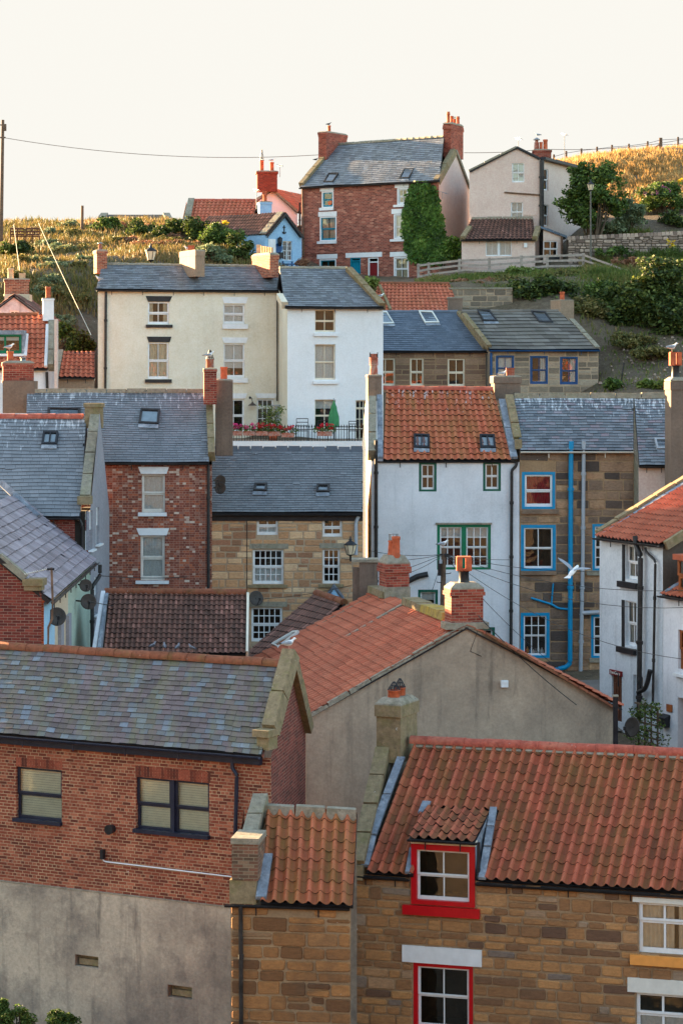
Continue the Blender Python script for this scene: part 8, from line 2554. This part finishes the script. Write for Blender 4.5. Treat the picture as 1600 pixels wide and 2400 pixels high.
# bench on the hill
p0, p1 = P(24, 571, 140.5), P(94, 572, 140.5)
p0.z = p1.z = max(gz(p0.x, 140.5), gz(p1.x, 140.5)) + .12
h = thing('hill_bench', 'dark slatted park bench seen from behind on the left hill', 'bench', tuple((p0 + p1) / 2))
for s0, s1, nm in ((0, .47, 'backrest'), (.53, 1, 'backrest')):
    k = MB()
    for i in range(3):
        z = .42 + .17 * i; a = p0.lerp(p1, s0) + V((0, .05 * i * 0, z)); b = p0.lerp(p1, s1) + V((0, 0, z))
        k.box(a, b - a, (0, .03, 0), (0, 0, .11))
    k.build(nm, 'darkwood', h)
k = MB(); k.box(p0 + V((0, .06, .36)), p1 - p0, (0, .4, 0), (0, 0, .04)); k.build('seat', 'darkwood', h)
for t in (.02, .25, .47, .53, .75, .98):
    a = p0.lerp(p1, t); k = MB(); k.box(a + V((-.03, .035, -.4)), (.06, 0, 0), (0, .06, 0), (0, 0, 1.2)); k.build('leg', 'darkwood', h)

# ------------------------------------------------------------------ birds
M['gull_w'] = m_plain('gull_white', C(232, 230, 226), .7, .06)
M['gull_g'] = m_plain('gull_grey', C(150, 156, 164), .7, .08)
M['gull_b'] = m_plain('gull_black', (.02, .02, .02, 1), .6, .1)
M['gull_y'] = m_plain('gull_bill', C(226, 176, 60), .5, .05)
M['gull_p'] = m_plain('gull_leg', C(206, 150, 140), .6, .05)
M['pig_a'] = m_plain('pigeon_grey', C(112, 112, 120), .7, .15)
M['pig_b'] = m_plain('pigeon_dark', C(64, 64, 72), .7, .15)


def bird(mats, k=1.0, legs=.11):
    mb = MB()
    ax = [(-.33, .165, .012, .008), (-.26, .175, .04, .02), (-.16, .185, .065, .05), (-.05, .195, .085, .085), (.05, .205, .088, .098), (.12, .235, .074, .088), (.165, .29, .05, .06), (.19, .335, .046, .05), (.225, .352, .042, .042), (.255, .35, .028, .028), (.272, .345, .012, .012)]
    rows = [[V((x, ry * math.cos(t), z + rz * math.sin(t))) * k for t in [2 * math.pi * i / 14 for i in range(15)]] for x, z, ry, rz in ax]
    mb.grid(rows, [[(0, 0)] * 15] * len(rows), 0)
    mb.tube([V((.262, 0, .347)) * k, V((.30, 0, .342)) * k, V((.322, 0, .33)) * k], [.013 * k, .010 * k, .004 * k], 6, 3)
    for s_ in (-1, 1):
        w_ = [(-.36, .18, .03, .012, .01), (-.27, .195, .05, .014, .022), (-.14, .215, .07, .018, .05), (-.02, .225, .08, .02, .065), (.07, .222, .078, .018, .05), (.11, .215, .07, .006, .02)]
        rr_ = [[V((x, s_ * (y + ry * math.cos(t)), z + rz * math.sin(t))) * k for t in [2 * math.pi * i / 10 for i in range(11)]] for x, z, y, ry, rz in w_]
        mb.grid(rr_[1:], [[(0, 0)] * 11] * 5, 1); mb.grid(rr_[:2], [[(0, 0)] * 11] * 2, 2)
        mb.tube([V((.0, s_ * .035, legs + .02)) * k, V((.01, s_ * .035, .004)) * k], .007 * k, 5, 4)
        mb.poly([V((.0, s_ * .035, .004)) * k, V((.06, s_ * .06, .004)) * k, V((.065, s_ * .02, .004)) * k], [(0, 0)] * 3, 4)
        mb.ell(V((.225, s_ * .037, .36)) * k, (.007 * k, .004 * k, .007 * k), 2, 6, 4)
    return mb.build('seagull', mats)


proto = bird(['gull_w', 'gull_g', 'gull_b', 'gull_y', 'gull_p'])
first = True
for px, py, Y, ang, lb in ((22, 822, 81.9, 10, 'white gull on the left chimney pot in front of the green dormer'), (233, 659, 109.8, 200, 'white gull crouched at the left eaves of the cream house'), (440, 589, 112.0, 170, 'white gull on the cream rendered chimney'),
                           (490, 841, 80.2, 5, 'white gull on the arched pot of the slim brick chimney'), (891, 700, 110.1, 10, 'white gull low on the right coping of the white town house'), (1176, 884, 86.7, 8, 'sunlit gull beside the square pink pot'),
                           (1573, 824, 82.3, 8, 'grey backed gull on the tall chimney pot at the right edge'), (676, 1521, 55.9, 20, 'large white gull on the stone coping of the mauve slate roof'), (1037, 1284, 76.0, 15, 'white gull on top of the telephone pole'),
                           (1259, 321, 136.8, 175, 'gull on the leftmost pot of the pink house chimney'), (638, 380, 148.6, 10, 'gull on the vivid red chimney against the sky')):
    o_ = proto if first else proto.copy()
    if not first:
        COL.objects.link(o_)
    first = False
    o_.location = P(px, py, Y); o_.rotation_euler = (0, 0, rad(ang)); s_ = {676: .68, 1573: .8}.get(px, .66); o_.scale = (s_, s_, s_); tag(o_, lb, 'seagull', 'seagulls on roofs and chimneys')
pg = bird(['pig_a', 'pig_b', 'pig_b', 'pig_b', 'gull_p'], .5, .1); pg.name = 'pigeon'
first = True
for px, py, ang, lb, n_ in ((358, 1530, 60, 'leftmost pale grey pigeon on the clay ridge of the mauve slate roof', 0), (386, 1532, 100, 'second pigeon from the left on the clay ridge', 1), (416, 1534, 75, 'third dark pigeon from the left on the clay ridge', 2), (450, 1537, 130, 'rightmost pigeon on the clay ridge near the red tiles', 3)):
    o_ = pg if first else pg.copy()
    if not first:
        COL.objects.link(o_)
    first = False
    g_ = hit(px, py, RIDGE_A, RIDGE_N); o_.location = (g_.x, g_.y, RIDGE_A.z + .12); o_.rotation_euler = (0, 0, rad(ang)); tag(o_, lb, 'pigeon', 'pigeons on the clay ridge')
bl = bird(['gull_b'] * 5, .55, .1); bl.name = 'blackbird'
bl.location = P(770, 295, 144.4); tag(bl, 'small black bird on the left chimney pot of the ivy brick house', 'bird', 'black birds on the brick house')
b2_ = bl.copy(); COL.objects.link(b2_); b2_.location = P(740, 378, 143.6); tag(b2_, 'small black bird on the left coping below the chimney of the ivy house', 'bird', 'black birds on the brick house')
# the flying gull
mb = MB(); c = P(1342, 1339, 64); wl_, wr_ = P(1303, 1304, 64), P(1388, 1332, 63.7)
dd = V((.55, .62, .5)).normalized()
rows = [[c + dd * x + V((.92, -.3, 0)) * (r_ * math.cos(t)) + V((0, 0, r_ * math.sin(t))) for t in [2 * math.pi * i / 12 for i in range(13)]] for x, r_ in ((-.25, .012), (-.2, .05), (-.08, .075), (.06, .07), (.16, .055), (.2, .045), (.26, .045), (.3, .012))]
mb.grid(rows, [[(0, 0)] * 13] * 8, 0)
for tip in (wl_, wr_):
    m1 = c.lerp(tip, .5) + V((0, 0, .05))
    ch_ = [(c + V((0, 0, .03)), .1), (c.lerp(m1, .6) + V((0, 0, .03)), .11), (m1, .1), (m1.lerp(tip, .6), .08), (tip, .012)]
    up_ = [[p + dd * (w_ * .5), p + V((0, 0, .015)), p - dd * (w_ * .6)] for p, w_ in ch_]
    lo_ = [[p + dd * (w_ * .5), p - V((0, 0, .012)), p - dd * (w_ * .6)] for p, w_ in ch_]
    mb.grid(up_, [[(0, 0)] * 3] * 5, 1); mb.grid(lo_, [[(0, 0)] * 3] * 5, 0)
mb.poly([c - dd * .2 + V((.05, 0, 0)), c - dd * .36 + V((.1, -.03, 0)), c - dd * .36 + V((-.1, .03, 0)), c - dd * .2 + V((-.05, 0, 0))], [(0, 0)] * 4, 0)
mb.tube([c + dd * .3, c + dd * .36], [.012, .004], 5, 2)
o_ = mb.build('seagull', ['gull_w', 'gull_g', 'gull_y'], None, c); o_.scale = (.9, .9, .9); tag(o_, 'white gull in flight with raised wings before the blue pipe', 'seagull', 'flying gull')

for ob in bpy.data.objects:
    if '_b' in ob.keys():
        del ob['_b']
